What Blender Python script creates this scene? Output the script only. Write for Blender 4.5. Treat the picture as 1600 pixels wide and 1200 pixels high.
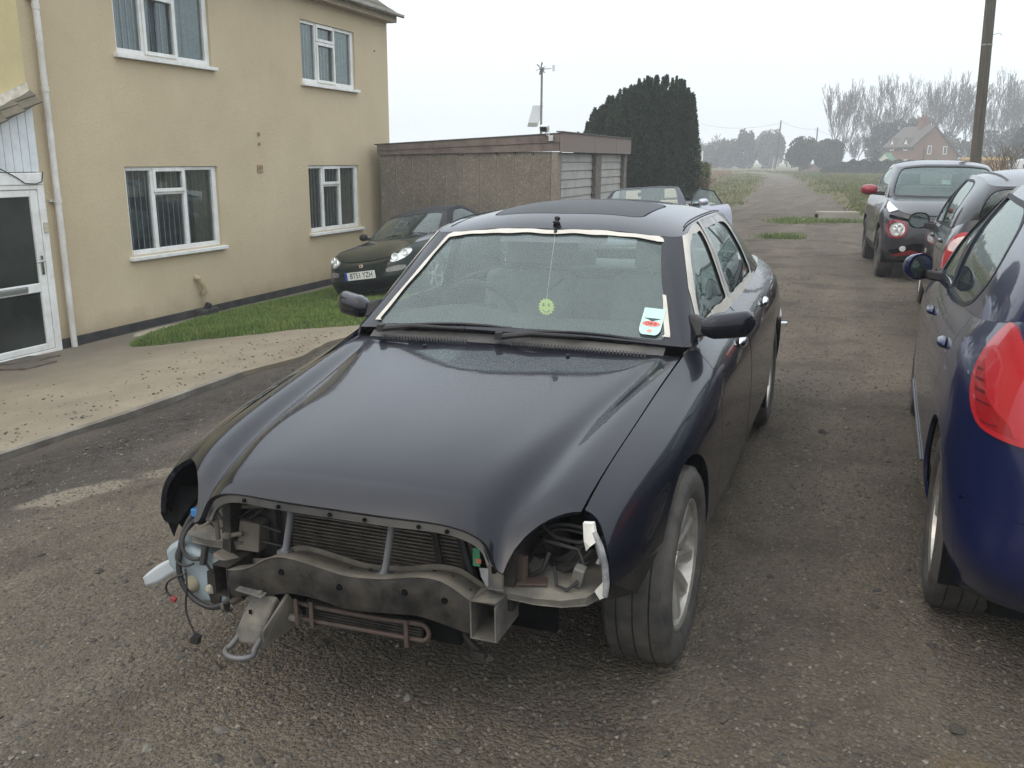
import bpy, math, random
import numpy as np
from mathutils import Vector, Matrix

random.seed(7)
rng = np.random.default_rng(7)
R = math.radians
SC = bpy.context.scene
COL = SC.collection
for _o in list(bpy.data.objects):
    bpy.data.objects.remove(_o)

# ------------------------------------------------------------------ camera
EYE = 1.55
cam = bpy.data.cameras.new('camera')
cam.sensor_width = 36.0
cam.lens = 1396.5 / 1600 * 36
cam.clip_start = 0.05
cam.clip_end = 4000
camo = bpy.data.objects.new('camera', cam)
COL.objects.link(camo)
SC.camera = camo
_y, _p, _r = R(20.03), R(14.15), R(0.427)
_f = Vector((-math.sin(_y) * math.cos(_p), math.cos(_y) * math.cos(_p), -math.sin(_p)))
_rt = Vector((math.cos(_y), math.sin(_y), 0))
_u = _rt.cross(_f)
_rt2 = _rt * math.cos(_r) + _u * math.sin(_r)
_u2 = -_rt * math.sin(_r) + _u * math.cos(_r)
_m = Matrix((_rt2, _u2, -_f)).transposed().to_4x4()
_m.translation = Vector((0, 0, EYE))
camo.matrix_world = _m

# ------------------------------------------------------------------ world: overcast sky
SUN_EL, SUN_AZ = R(52), R(215)
world = bpy.data.worlds.new('World')
SC.world = world
world.use_nodes = True
nt = world.node_tree
nt.nodes.clear()
out = nt.nodes.new('ShaderNodeOutputWorld')
sky = nt.nodes.new('ShaderNodeTexSky')
sky.sky_type = 'NISHITA'
sky.sun_disc = False
sky.sun_elevation = SUN_EL
sky.sun_rotation = SUN_AZ
sky.dust_density = 4.0
bg1 = nt.nodes.new('ShaderNodeBackground')
bg1.inputs['Strength'].default_value = 0.05
nt.links.new(sky.outputs[0], bg1.inputs['Color'])
tc = nt.nodes.new('ShaderNodeTexCoord')
sep = nt.nodes.new('ShaderNodeSeparateXYZ')
nt.links.new(tc.outputs['Generated'], sep.inputs[0])
mr = nt.nodes.new('ShaderNodeMapRange')
mr.inputs['From Min'].default_value = 0.0
mr.inputs['From Max'].default_value = 1.0
mr.inputs['To Min'].default_value = 0.475
mr.inputs['To Max'].default_value = 1.22
nt.links.new(sep.outputs['Z'], mr.inputs['Value'])
nz = nt.nodes.new('ShaderNodeTexNoise')
nz.inputs['Scale'].default_value = 2.2
nz.inputs['Detail'].default_value = 4.0
nt.links.new(tc.outputs['Generated'], nz.inputs['Vector'])
mr2 = nt.nodes.new('ShaderNodeMapRange')
mr2.inputs['From Min'].default_value = 0.3
mr2.inputs['From Max'].default_value = 0.7
mr2.inputs['To Min'].default_value = 0.96
mr2.inputs['To Max'].default_value = 1.04
nt.links.new(nz.outputs[0], mr2.inputs['Value'])
mul = nt.nodes.new('ShaderNodeMath')
mul.operation = 'MULTIPLY'
nt.links.new(mr.outputs[0], mul.inputs[0])
nt.links.new(mr2.outputs[0], mul.inputs[1])
bg2 = nt.nodes.new('ShaderNodeBackground')
bg2.inputs['Color'].default_value = (0.91, 0.965, 1.0, 1)
nt.links.new(mul.outputs[0], bg2.inputs['Strength'])
add = nt.nodes.new('ShaderNodeAddShader')
nt.links.new(bg1.outputs[0], add.inputs[0])
nt.links.new(bg2.outputs[0], add.inputs[1])
nt.links.new(add.outputs[0], out.inputs['Surface'])

sun = bpy.data.lights.new('sun', 'SUN')
sun.energy = 0.5
sun.angle = R(110)
sun.color = (1.0, 0.96, 0.9)
suno = bpy.data.objects.new('sun', sun)
COL.objects.link(suno)
_sd = Vector((math.sin(SUN_AZ) * math.cos(SUN_EL), math.cos(SUN_AZ) * math.cos(SUN_EL), math.sin(SUN_EL)))
suno.rotation_euler = _sd.to_track_quat('Z', 'Y').to_euler()

vs = SC.view_settings
vs.view_transform = 'Standard'
try:
    vs.look = 'None'
except Exception:
    pass
vs.exposure = 0.75
vs.gamma = 1.0
vs.use_curve_mapping = False
SC.render.film_transparent = False
cy = SC.cycles
cy.max_bounces = 10
cy.diffuse_bounces = 3
cy.glossy_bounces = 4
cy.transmission_bounces = 4
cy.transparent_max_bounces = 14
cy.volume_bounces = 1
cy.use_denoising = True
cy.denoiser = 'OPENIMAGEDENOISE'
cy.denoising_input_passes = 'RGB_ALBEDO_NORMAL'
cy.denoising_prefilter = 'NONE'
cy.use_adaptive_sampling = False
cy.caustics_reflective = False
cy.caustics_refractive = False

# ------------------------------------------------------------------ materials
def srgb(r, g, b):
    def c(x):
        x /= 255.0
        return x / 12.92 if x <= 0.04045 else ((x + 0.055) / 1.055) ** 2.4
    return (c(r), c(g), c(b))

class N:
    """small node-tree writer"""
    def __init__(s, name):
        s.m = bpy.data.materials.new(name)
        s.m.use_nodes = True
        s.t = s.m.node_tree
        s.t.nodes.clear()
        s.out = s.t.nodes.new('ShaderNodeOutputMaterial')
        s.co = None
    def n(s, typ, **kw):
        x = s.t.nodes.new('ShaderNode' + typ)
        for k, v in kw.items():
            if k in ('operation', 'blend_type', 'data_type', 'feature', 'distance', 'attribute_name', 'noise_dimensions', 'wave_type', 'bands_direction', 'interpolation_type', 'distribution'):
                setattr(x, k, v)
            else:
                x.inputs[k.replace('_', ' ')].default_value = v
        return x
    def l(s, a, b):
        s.t.links.new(a, b)
    def coord(s):
        if s.co is None:
            s.co = s.t.nodes.new('ShaderNodeNewGeometry').outputs['Position']
        return s.co
    def objco(s):
        return s.t.nodes.new('ShaderNodeTexCoord').outputs['Object']
    def noise(s, scale, detail=4, rough=0.55, co=None, sc3=None):
        x = s.n('TexNoise', Scale=scale, Detail=detail, Roughness=rough)
        c = co or s.coord()
        if sc3:
            mp = s.n('Mapping')
            mp.inputs['Scale'].default_value = sc3
            s.l(c, mp.inputs[0]); c = mp.outputs[0]
        s.l(c, x.inputs['Vector'])
        return x.outputs[0]
    def ramp(s, fac, *stops):
        x = s.t.nodes.new('ShaderNodeValToRGB')
        e = x.color_ramp.elements
        while len(e) < len(stops):
            e.new(0.5)
        for el, (p, c) in zip(e, stops):
            el.position = p
            el.color = (*c, 1) if not isinstance(c, (int, float)) else (c, c, c, 1)
        s.l(fac, x.inputs[0])
        return x.outputs[0]
    def mix(s, fac, a, b, mode='MIX'):
        x = s.t.nodes.new('ShaderNodeMix')
        x.data_type = 'RGBA'
        x.blend_type = mode
        for v, i in ((fac, 0), (a, 6), (b, 7)):
            if hasattr(v, 'is_linked'):
                s.l(v, x.inputs[i])
            elif isinstance(v, (int, float)):
                x.inputs[i].default_value = v if i == 0 else (v, v, v, 1)
            else:
                x.inputs[i].default_value = (*v, 1)
        return x.outputs[2]
    def math(s, op, a, b=0.0, clamp=False):
        x = s.t.nodes.new('ShaderNodeMath')
        x.operation = op
        x.use_clamp = clamp
        for v, i in ((a, 0), (b, 1)):
            if hasattr(v, 'is_linked'):
                s.l(v, x.inputs[i])
            else:
                x.inputs[i].default_value = v
        return x.outputs[0]
    def bump(s, h, strength=0.3, dist=0.01, normal=None):
        x = s.n('Bump', Strength=strength, Distance=dist)
        s.l(h, x.inputs['Height'])
        if normal:
            s.l(normal, x.inputs['Normal'])
        return x.outputs[0]
    def bsdf(s, base=None, rough=0.5, metal=0.0, spec=0.5, coat=0.0, coat_rough=0.03, normal=None, emit=None, trans=0.0):
        x = s.t.nodes.new('ShaderNodeBsdfPrincipled')
        for v, k in ((base, 'Base Color'), (rough, 'Roughness'), (metal, 'Metallic'), (spec, 'Specular IOR Level'), (coat, 'Coat Weight'), (coat_rough, 'Coat Roughness'), (trans, 'Transmission Weight')):
            if v is None:
                continue
            if hasattr(v, 'is_linked'):
                s.l(v, x.inputs[k])
            elif isinstance(v, (tuple, list)):
                x.inputs[k].default_value = (*v, 1)
            else:
                x.inputs[k].default_value = v
        if normal:
            s.l(normal, x.inputs['Normal'])
        s.l(x.outputs[0], s.out.inputs['Surface'])
        return x

def plain(name, base, rough=0.6, metal=0.0, spec=0.35, var=0.25, scale=14.0, bump=0.0, bscale=60.0, coat=0.0, dirt=None, dirt_amt=0.5, dirt_scale=3.0):
    """a surface colour with grain, optional dirt and relief"""
    m = N(name)
    co = m.objco()
    n1 = m.noise(scale, 5, 0.6, co)
    lo = tuple(c * (1 - var) for c in base)
    hi = tuple(min(1, c * (1 + var)) for c in base)
    col = m.ramp(n1, (0.3, lo), (0.7, hi))
    if dirt:
        n2 = m.noise(dirt_scale, 6, 0.65, co)
        f = m.ramp(n2, (0.5 - 0.3 * dirt_amt, 0.0), (0.8 - 0.2 * dirt_amt, 1.0))
        col = m.mix(m.math('MULTIPLY', f, min(1, dirt_amt + 0.3)), col, dirt)
    nrm = m.bump(m.noise(bscale, 4, 0.6, co), bump, 0.01) if bump else None
    m.bsdf(col, rough, metal, spec, coat, normal=nrm)
    return m.m

def paint(name, base, rough=0.3, coat=1.0, metal=0.0, dust=0.04, dust_col=(0.22, 0.2, 0.18), flake=0.0):
    m = N(name)
    co = m.objco()
    n1 = m.noise(2.2, 6, 0.65, co)
    n2 = m.noise(55, 3, 0.6, co)
    f = m.math('MULTIPLY', m.ramp(n1, (0.35, 0.25), (0.75, 1.0)), m.ramp(n2, (0.3, 0.5), (0.7, 1.0)))
    f = m.math('MULTIPLY', f, dust)
    col = m.mix(f, base, dust_col)
    crough = m.ramp(n1, (0.3, 0.02), (0.8, 0.07))
    wav = m.bump(m.noise(7.0, 2, 0.5, co), 0.02, 0.02)
    x = m.bsdf(col, rough, metal, 0.1, coat, crough, normal=wav)
    x.inputs['Coat IOR'].default_value = 1.38
    s = x.inputs['Coat Normal']
    m.l(wav, s)
    return m.m

def glass(name, tint=(0.62, 0.72, 0.68), dust=0.10, refl=1.0, dust_col=(0.42, 0.5, 0.47)):
    m = N(name)
    co = m.objco()
    tr = m.n('BsdfTransparent'); tr.inputs[0].default_value = (*tint, 1)
    gl = m.n('BsdfGlossy', Roughness=0.01)
    gl.inputs[0].default_value = (refl * 0.92, refl, refl * 0.97, 1)
    fr = m.n('Fresnel', IOR=1.62)
    # same reflectance from both sides of a thin pane
    ge = m.t.nodes.new('ShaderNodeNewGeometry')
    m.l(m.math('SUBTRACT', 1.62, m.math('MULTIPLY', ge.outputs['Backfacing'], 1.62 - 1 / 1.62)), fr.inputs['IOR'])
    mx = m.n('MixShader')
    m.l(fr.outputs[0], mx.inputs[0]); m.l(tr.outputs[0], mx.inputs[1]); m.l(gl.outputs[0], mx.inputs[2])
    df = m.n('BsdfDiffuse'); df.inputs[0].default_value = (*dust_col, 1)
    n1 = m.noise(3.0, 6, 0.7, co)
    f = m.math('MULTIPLY', m.ramp(n1, (0.3, 0.4), (0.75, 1.0)), dust)
    mx2 = m.n('MixShader')
    m.l(f, mx2.inputs[0]); m.l(mx.outputs[0], mx2.inputs[1]); m.l(df.outputs[0], mx2.inputs[2])
    m.l(mx2.outputs[0], m.out.inputs['Surface'])
    return m.m

# ------------------------------------------------------------------ mesh helpers
def tag(o, label=None, cat=None, group=None, kind=None):
    if label: o['label'] = label
    if cat: o['category'] = cat
    if group: o['group'] = group
    if kind: o['kind'] = kind
    return o

def empty(name, loc=(0, 0, 0), rot=(0, 0, 0), parent=None):
    o = bpy.data.objects.new(name, None)
    o.empty_display_size = 0.2
    COL.objects.link(o)
    o.location = loc
    o.rotation_euler = rot
    if parent: o.parent = parent
    return o

def mesh_obj(name, V, F, mat, parent=None, smooth=True, angle=38, bevel=0.0, loc=None, rot=None, mats=None, fmat=None):
    me = bpy.data.meshes.new(name)
    me.from_pydata([tuple(map(float, v[:3])) for v in V], [], [tuple(int(i) for i in f) for f in F])
    for m_ in (mats or [mat]):
        me.materials.append(m_)
    if fmat is not None:
        me.polygons.foreach_set('material_index', np.asarray(fmat, dtype=np.int32))
    if smooth:
        me.polygons.foreach_set('use_smooth', np.ones(len(me.polygons), dtype=bool))
        if angle:
            me.set_sharp_from_angle(angle=R(angle))
    me.update()
    o = bpy.data.objects.new(name, me)
    COL.objects.link(o)
    if parent: o.parent = parent
    if loc is not None: o.location = loc
    if rot is not None: o.rotation_euler = rot
    if bevel:
        b = o.modifiers.new('bevel', 'BEVEL')
        b.width = bevel; b.segments = 2; b.limit_method = 'ANGLE'; b.angle_limit = R(40)
    return o

def big_mesh(name, V, F, mat, parent=None, smooth=False, attr=None):
    """fast path: V (n,3), F (m,k) same-size faces; attr = dict name -> (n,4) point colours"""
    V = np.asarray(V, dtype=np.float32); F = np.asarray(F, dtype=np.int32)
    me = bpy.data.meshes.new(name)
    k = F.shape[1]
    me.vertices.add(len(V)); me.vertices.foreach_set('co', V.ravel())
    me.loops.add(F.size); me.loops.foreach_set('vertex_index', F.ravel())
    me.polygons.add(len(F))
    me.polygons.foreach_set('loop_start', np.arange(0, F.size, k, dtype=np.int32))
    try:
        me.polygons.foreach_set('loop_total', np.full(len(F), k, dtype=np.int32))
    except Exception:
        pass
    me.polygons.foreach_set('use_smooth', np.full(len(F), smooth, dtype=bool))
    for nme, a in (attr or {}).items():
        at = me.attributes.new(nme, 'FLOAT_COLOR', 'POINT')
        at.data.foreach_set('color', np.asarray(a, dtype=np.float32).ravel())
    me.materials.append(mat)
    me.update(calc_edges=True)
    me.validate()
    o = bpy.data.objects.new(name, me)
    COL.objects.link(o)
    if parent: o.parent = parent
    return o

def rotm(rx=0, ry=0, rz=0):
    return np.array(Matrix.Rotation(rz, 3, 'Z') @ Matrix.Rotation(ry, 3, 'Y') @ Matrix.Rotation(rx, 3, 'X'))

class MB:
    def __init__(s):
        s.V = []; s.F = []
    def add(s, V, F):
        b = len(s.V)
        s.V += [tuple(v[:3]) for v in V]
        s.F += [tuple(i + b for i in f) for f in F]
        return s
    def box(s, c, size, rot=None):
        x, y, z = (d / 2 for d in size)
        P = np.array([(-x, -y, -z), (x, -y, -z), (x, y, -z), (-x, y, -z), (-x, -y, z), (x, -y, z), (x, y, z), (-x, y, z)])
        if rot is not None: P = P @ rot.T
        P = P + np.array(c)
        return s.add(P, [(0, 3, 2, 1), (4, 5, 6, 7), (0, 1, 5, 4), (1, 2, 6, 5), (2, 3, 7, 6), (3, 0, 4, 7)])
    def span(s, a, b):
        a = np.array(a, float); b = np.array(b, float)
        return s.box((a + b) / 2, np.abs(b - a))
    def hexa(s, P):
        return s.add(P, [(0, 3, 2, 1), (4, 5, 6, 7), (0, 1, 5, 4), (1, 2, 6, 5), (2, 3, 7, 6), (3, 0, 4, 7)])
    def tube(s, pts, r, n=8, cap=True, close=False):
        P = np.array(pts, float)
        m = len(P)
        rr = np.full(m, r) if np.isscalar(r) else np.array(r, float)
        T = np.gradient(P, axis=0) if not close else np.roll(P, -1, 0) - np.roll(P, 1, 0)
        T /= np.linalg.norm(T, axis=1)[:, None] + 1e-12
        ref = np.array([0, 0, 1.0]) if abs(T[0][2]) < 0.9 else np.array([1.0, 0, 0])
        nrm = np.cross(T[0], ref); nrm /= np.linalg.norm(nrm)
        rings = []
        for i in range(m):
            nrm = nrm - T[i] * (nrm @ T[i]); nrm /= np.linalg.norm(nrm) + 1e-12
            b = np.cross(T[i], nrm)
            a = np.arange(n) * 2 * math.pi / n
            rings.append(P[i] + rr[i] * (np.cos(a)[:, None] * nrm + np.sin(a)[:, None] * b))
        V = np.concatenate(rings)
        F = []
        for i in range(m if close else m - 1):
            j = (i + 1) % m
            for k in range(n):
                F.append((i * n + k, i * n + (k + 1) % n, j * n + (k + 1) % n, j * n + k))
        if cap and not close:
            F.append(tuple(range(n))[::-1]); F.append(tuple((m - 1) * n + k for k in range(n)))
        return s.add(V, F)
    def lathe(s, prof, n=48, axis='x', c=(0, 0, 0), closed=False):
        """prof = [(radius, offset along axis)]"""
        V = []; F = []
        m = len(prof)
        for (r, h) in prof:
            for k in range(n):
                a = 2 * math.pi * k / n
                p = (h, r * math.cos(a), r * math.sin(a))
                if axis == 'z': p = (p[1], p[2], p[0])
                if axis == 'y': p = (p[2], p[0], p[1])
                V.append((p[0] + c[0], p[1] + c[1], p[2] + c[2]))
        for i in range(m if closed else m - 1):
            j = (i + 1) % m
            for k in range(n):
                F.append((i * n + k, j * n + k, j * n + (k + 1) % n, i * n + (k + 1) % n))
        return s.add(V, F)
    def prism(s, poly, a, b, axis='x'):
        """poly in the two other axes, extruded from a to b"""
        n = len(poly)
        def mk(p, t):
            return {'x': (t, p[0], p[1]), 'y': (p[0], t, p[1]), 'z': (p[0], p[1], t)}[axis]
        V = [mk(p, a) for p in poly] + [mk(p, b) for p in poly]
        F = [tuple(range(n))[::-1], tuple(range(n, 2 * n))] + [(i, (i + 1) % n, n + (i + 1) % n, n + i) for i in range(n)]
        return s.add(V, F)
    def sheet(s, G):
        G = np.asarray(G); nu, nv = G.shape[:2]
        return s.add(G.reshape(-1, 3), [(i * nv + j, (i + 1) * nv + j, (i + 1) * nv + j + 1, i * nv + j + 1) for i in range(nu - 1) for j in range(nv - 1)])
    def blob(s, c, size, seed=0, n=10, jag=0.25):
        r_ = np.random.default_rng(seed)
        V = []; F = []
        m = n // 2 + 1
        for i in range(m):
            th = math.pi * i / (m - 1)
            for k in range(n):
                a = 2 * math.pi * k / n
                q = 1 + jag * (r_.random() - 0.5) * (1 if 0 < i < m - 1 else 0)
                V.append((c[0] + size[0] * q * math.sin(th) * math.cos(a), c[1] + size[1] * q * math.sin(th) * math.sin(a), c[2] + size[2] * q * math.cos(th)))
        for i in range(m - 1):
            for k in range(n):
                F.append((i * n + k, (i + 1) * n + k, (i + 1) * n + (k + 1) % n, i * n + (k + 1) % n))
        return s.add(V, F)
    def obj(s, name, mat, parent=None, **kw):
        return mesh_obj(name, s.V, s.F, mat, parent, **kw)

# ------------------------------------------------------------------ spline nets and clipped panels
def nat_matrix(t, te):
    """rows: evaluation at te of the natural cubic through values at knots t"""
    n = len(t); h = np.diff(t)
    A = np.zeros((n, n)); B = np.zeros((n, n))
    A[0, 0] = A[-1, -1] = 1
    for i in range(1, n - 1):
        A[i, i - 1] = h[i - 1]; A[i, i] = 2 * (h[i - 1] + h[i]); A[i, i + 1] = h[i]
        B[i, i - 1] = 6 / h[i - 1]; B[i, i] = -6 / h[i - 1] - 6 / h[i]; B[i, i + 1] = 6 / h[i]
    M2 = np.linalg.solve(A, B)
    out = np.zeros((len(te), n))
    for r_, x in enumerate(te):
        i = min(max(np.searchsorted(t, x, side='right') - 1, 0), n - 2)
        a = (t[i + 1] - x) / h[i]; b = (x - t[i]) / h[i]
        out[r_, i] += a; out[r_, i + 1] += b
        out[r_] += ((a ** 3 - a) * M2[i] + (b ** 3 - b) * M2[i + 1]) * h[i] ** 2 / 6
    return out

def knots(P, axis):
    d = np.linalg.norm(np.diff(P, axis=axis), axis=2).mean(axis=1 - axis)
    d = np.sqrt(np.maximum(d, 1e-4))
    return np.concatenate([[0], np.cumsum(d)])

def dense(t, step_n):
    """evaluation parameters: proportional to squared knot spans (= chord lengths)"""
    L = np.diff(t) ** 2
    n = np.maximum(1, np.round(step_n * L / L.sum()).astype(int))
    o = [np.linspace(t[i], t[i + 1], n[i] + 1)[:-1] for i in range(len(n))]
    return np.concatenate(o + [[t[-1]]])

def net(P, nu, nv):
    P = np.asarray(P, float)
    tu, tv = knots(P, 0), knots(P, 1)
    U = nat_matrix(tu, dense(tu, nu)); W = nat_matrix(tv, dense(tv, nv))
    return np.einsum('ai,ijk,bj->abk', U, P, W)

def curve(P, n):
    P = np.asarray(P, float)
    d = np.sqrt(np.maximum(np.linalg.norm(np.diff(P, axis=0), axis=1), 1e-5))
    t = np.concatenate([[0], np.cumsum(d)])
    return nat_matrix(t, dense(t, n)) @ P

def resample(P, n):
    P = np.asarray(P, float)
    d = np.concatenate([[0], np.cumsum(np.linalg.norm(np.diff(P, axis=0), axis=1))])
    s = np.linspace(0, d[-1], n)
    return np.stack([np.interp(s, d, P[:, k]) for k in range(P.shape[1])], 1)

def coons(front, rear, left, right, crown=None):
    """front/rear run left to right (n pts); left/right run front to rear (m pts)"""
    n, m = len(front), len(left)
    t = np.linspace(0, 1, n)[None, :, None]; s = np.linspace(0, 1, m)[:, None, None]
    G = (1 - s) * front[None] + s * rear[None] + (1 - t) * left[:, None] + t * right[:, None]
    G = G - ((1 - s) * (1 - t) * front[0] + (1 - s) * t * front[-1] + s * (1 - t) * rear[0] + s * t * rear[-1])
    if crown is not None:
        tt = np.linspace(-1, 1, n)
        G[:, :, 2] += np.asarray(crown(np.linspace(0, 1, m)))[:, None] * (1 - np.abs(tt) ** 2.4)[None]
    return G

def attrs(G, ref=(0, 1.5, 0.3), z_u=None):
    """(nu,nv,3) -> (nu,nv,8): position, outward normal, arc length along u, along v"""
    G = np.asarray(G, float)
    du = np.gradient(G, axis=0); dv = np.gradient(G, axis=1)
    nn = np.cross(du, dv); nn /= np.linalg.norm(nn, axis=2)[:, :, None] + 1e-12
    c = G - np.array(ref)
    if (nn * c).sum() < 0: nn = -nn
    mid = G[:, G.shape[1] // 2 if z_u is None else z_u]
    u = np.concatenate([[0], np.cumsum(np.linalg.norm(np.diff(mid, axis=0), axis=1))])
    mv = G[G.shape[0] // 2]
    v = np.concatenate([[0], np.cumsum(np.linalg.norm(np.diff(mv, axis=0), axis=1))])
    A = np.concatenate([G, nn, np.broadcast_to(u[:, None, None], G.shape[:2] + (1,)), np.broadcast_to(v[None, :, None], G.shape[:2] + (1,))], axis=2)
    return A

def clip(A, F, f):
    """keep the part of the faces where f > 0"""
    f = np.where(np.abs(f) < 1e-6, 1e-6, f)
    pos = f > 0
    newA = []; base = len(A); cache = {}; out = []
    for face in F:
        s_ = [pos[i] for i in face]
        if all(s_):
            out.append(face); continue
        if not any(s_): continue
        poly = []
        k = len(face)
        for q in range(k):
            a, b = face[q], face[(q + 1) % k]
            if pos[a]: poly.append(a)
            if pos[a] != pos[b]:
                key = (a, b) if a < b else (b, a)
                if key not in cache:
                    t = f[key[0]] / (f[key[0]] - f[key[1]])
                    cache[key] = base + len(newA)
                    newA.append(A[key[0]] * (1 - t) + A[key[1]] * t)
                poly.append(cache[key])
        if len(poly) >= 3: out.append(tuple(poly))
    if newA: A = np.concatenate([A, np.array(newA)])
    return A, out

def compact(A, F):
    used = sorted({i for f in F for i in f})
    mp = {o: k for k, o in enumerate(used)}
    return A[used], [tuple(mp[i] for i in f) for f in F]

def panel(name, A, mat, parent=None, clips=(), rim=0.012, off=0.0, mirror=False, smooth=True, angle=40, warp=None):
    """clips: functions of the (n,8) attribute rows, positive inside"""
    nu, nv = A.shape[:2]
    a = A.reshape(-1, 8).copy()
    F = [(i * nv + j, (i + 1) * nv + j, (i + 1) * nv + j + 1, i * nv + j + 1) for i in range(nu - 1) for j in range(nv - 1)]
    for c in clips:
        a, F = clip(a, F, c(a))
        if not F: break
        a, F = compact(a, F)
    if not F:
        print('EMPTY PANEL', name); return None
    nn = a[:, 3:6] / (np.linalg.norm(a[:, 3:6], axis=1)[:, None] + 1e-12)
    V = a[:, :3] + nn * off
    if warp is not None: V = warp(V)
    # face orientation agrees with the outward normals
    sgn = 0.0
    for f in F[:: max(1, len(F) // 60)]:
        p = V[list(f)]
        sgn += np.cross(p[1] - p[0], p[2] - p[0]) @ nn[f[0]] * 1e6
    if sgn < 0: F = [f[::-1] for f in F]
    if rim:
        cnt = {}
        for f in F:
            for q in range(len(f)):
                e = (f[q], f[(q + 1) % len(f)])
                cnt[e] = 1
        bd = [e for e in cnt if (e[1], e[0]) not in cnt]
        bv = sorted({i for e in bd for i in e})
        m0 = {i: len(V) + k for k, i in enumerate(bv)}
        m1 = {i: len(V) + len(bv) + k for k, i in enumerate(bv)}
        V = np.concatenate([V, V[bv], V[bv] - nn[bv] * rim])
        F = F + [(m0[b_], m0[a_], m1[a_], m1[b_]) for a_, b_ in bd]
    if mirror:
        V = V * np.array([-1, 1, 1]); F = [f[::-1] for f in F]
    return mesh_obj(name, V, F, mat, parent, smooth=smooth, angle=angle)

def seg_sdf(P, poly):
    """signed distance of points P (n,2) to a closed polygon, positive inside"""
    poly = np.asarray(poly, float)
    a = poly; b = np.roll(poly, -1, 0)
    d = np.full(len(P), 1e9); ins = np.zeros(len(P), bool)
    for p, q in zip(a, b):
        e = q - p; w = P - p
        t = np.clip((w @ e) / (e @ e + 1e-15), 0, 1)
        d = np.minimum(d, np.linalg.norm(w - t[:, None] * e, axis=1))
        c = (p[1] > P[:, 1]) != (q[1] > P[:, 1])
        with np.errstate(divide='ignore', invalid='ignore'):
            ins ^= c & (P[:, 0] < (q[0] - p[0]) * (P[:, 1] - p[1]) / (q[1] - p[1] + 1e-15) + p[0])
    return np.where(ins, d, -d)

def rounded(poly, n=5, r=0.04):
    """polygon with its corners rounded (r: one radius, or one per corner)"""
    poly = np.asarray(poly, float); o = []
    rs = [r] * len(poly) if np.isscalar(r) else r
    for i in range(len(poly)):
        p, a, b = poly[i], poly[i - 1], poly[(i + 1) % len(poly)]
        da = (a - p); db = (b - p); la, lb = np.linalg.norm(da), np.linalg.norm(db)
        k = min(rs[i], la * 0.48, lb * 0.48)
        p0 = p + da / la * k; p1 = p + db / lb * k
        for t in np.linspace(0, 1, n):
            o.append((1 - t) ** 2 * p0 + 2 * t * (1 - t) * p + t * t * p1)
    return np.array(o)

class Sdf:
    """region in two attribute columns; call gives the signed distance, positive inside"""
    def __init__(s, poly, cols=(6, 2), grow=0.0):
        s.poly = np.asarray(poly, float); s.cols = cols; s.grow = grow
    def __call__(s, a):
        return seg_sdf(a[:, list(s.cols)], s.poly) + s.grow
    def g(s, d):
        return Sdf(s.poly, s.cols, s.grow + d)
    def out(s, d=0.0):
        return lambda a: -(s(a) + d)

def circ(c, r, cols=(6, 2), n=40):
    a = np.arange(n) * 2 * math.pi / n
    return Sdf(np.stack([c[0] + r * np.cos(a), c[1] + r * np.sin(a)], 1), cols)

def copy_tree(o, parent=None):
    c = o.copy(); COL.objects.link(c); c.parent = parent
    for ch in list(o.children): copy_tree(ch, c)
    return c

# height of the ground: level under the cars, falling away towards the house
def zg(X, Y=0.0):
    X = np.asarray(X, float)
    a = -X - 1.95
    s = 0.4 * np.log1p(np.exp(np.clip(a / 0.4, -30, 30)))
    s = np.minimum(s, 7.05)
    k = np.clip((np.asarray(Y, float) - 26) / 24, 0, 1)
    k = 1 - k * k * (3 - 2 * k) * 0.75
    return -0.118 * s * k
# ================================================================== SETTING
def axis_pts(lo, hi, fine_lo, fine_hi, step, growth=1.28):
    a = list(np.arange(fine_lo, fine_hi + 1e-6, step))
    d = step; x = a[-1]
    while x < hi:
        d *= growth; x += min(d, 40); a.append(min(x, hi))
    d = step; x = a[0]; b = []
    while x > lo:
        d *= growth; x -= min(d, 40); b.append(max(x, lo))
    return np.array(b[::-1] + a)

def vnoise(x, y, s, seed=0):
    """cheap smooth value noise"""
    x = np.asarray(x) * s; y = np.asarray(y) * s
    xi = np.floor(x).astype(np.int64); yi = np.floor(y).astype(np.int64)
    fx = x - xi; fy = y - yi
    fx = fx * fx * (3 - 2 * fx); fy = fy * fy * (3 - 2 * fy)
    def h(i, j):
        n = (i * 374761393 + j * 668265263 + seed * 974634777) & 0x7fffffff
        n = ((n ^ (n >> 13)) * 1274126177) & 0x7fffffff
        return ((n ^ (n >> 16)) & 0xffff) / 65535.0
    return (h(xi, yi) * (1 - fx) + h(xi + 1, yi) * fx) * (1 - fy) + (h(xi, yi + 1) * (1 - fx) + h(xi + 1, yi + 1) * fx) * fy

def fbm(x, y, s, o=4, seed=0):
    t = 0; a = 0.5
    for k in range(o):
        t = t + a * vnoise(x, y, s * 2 ** k, seed + k); a *= 0.5
    return t / (1 - 0.5 ** o)

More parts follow.
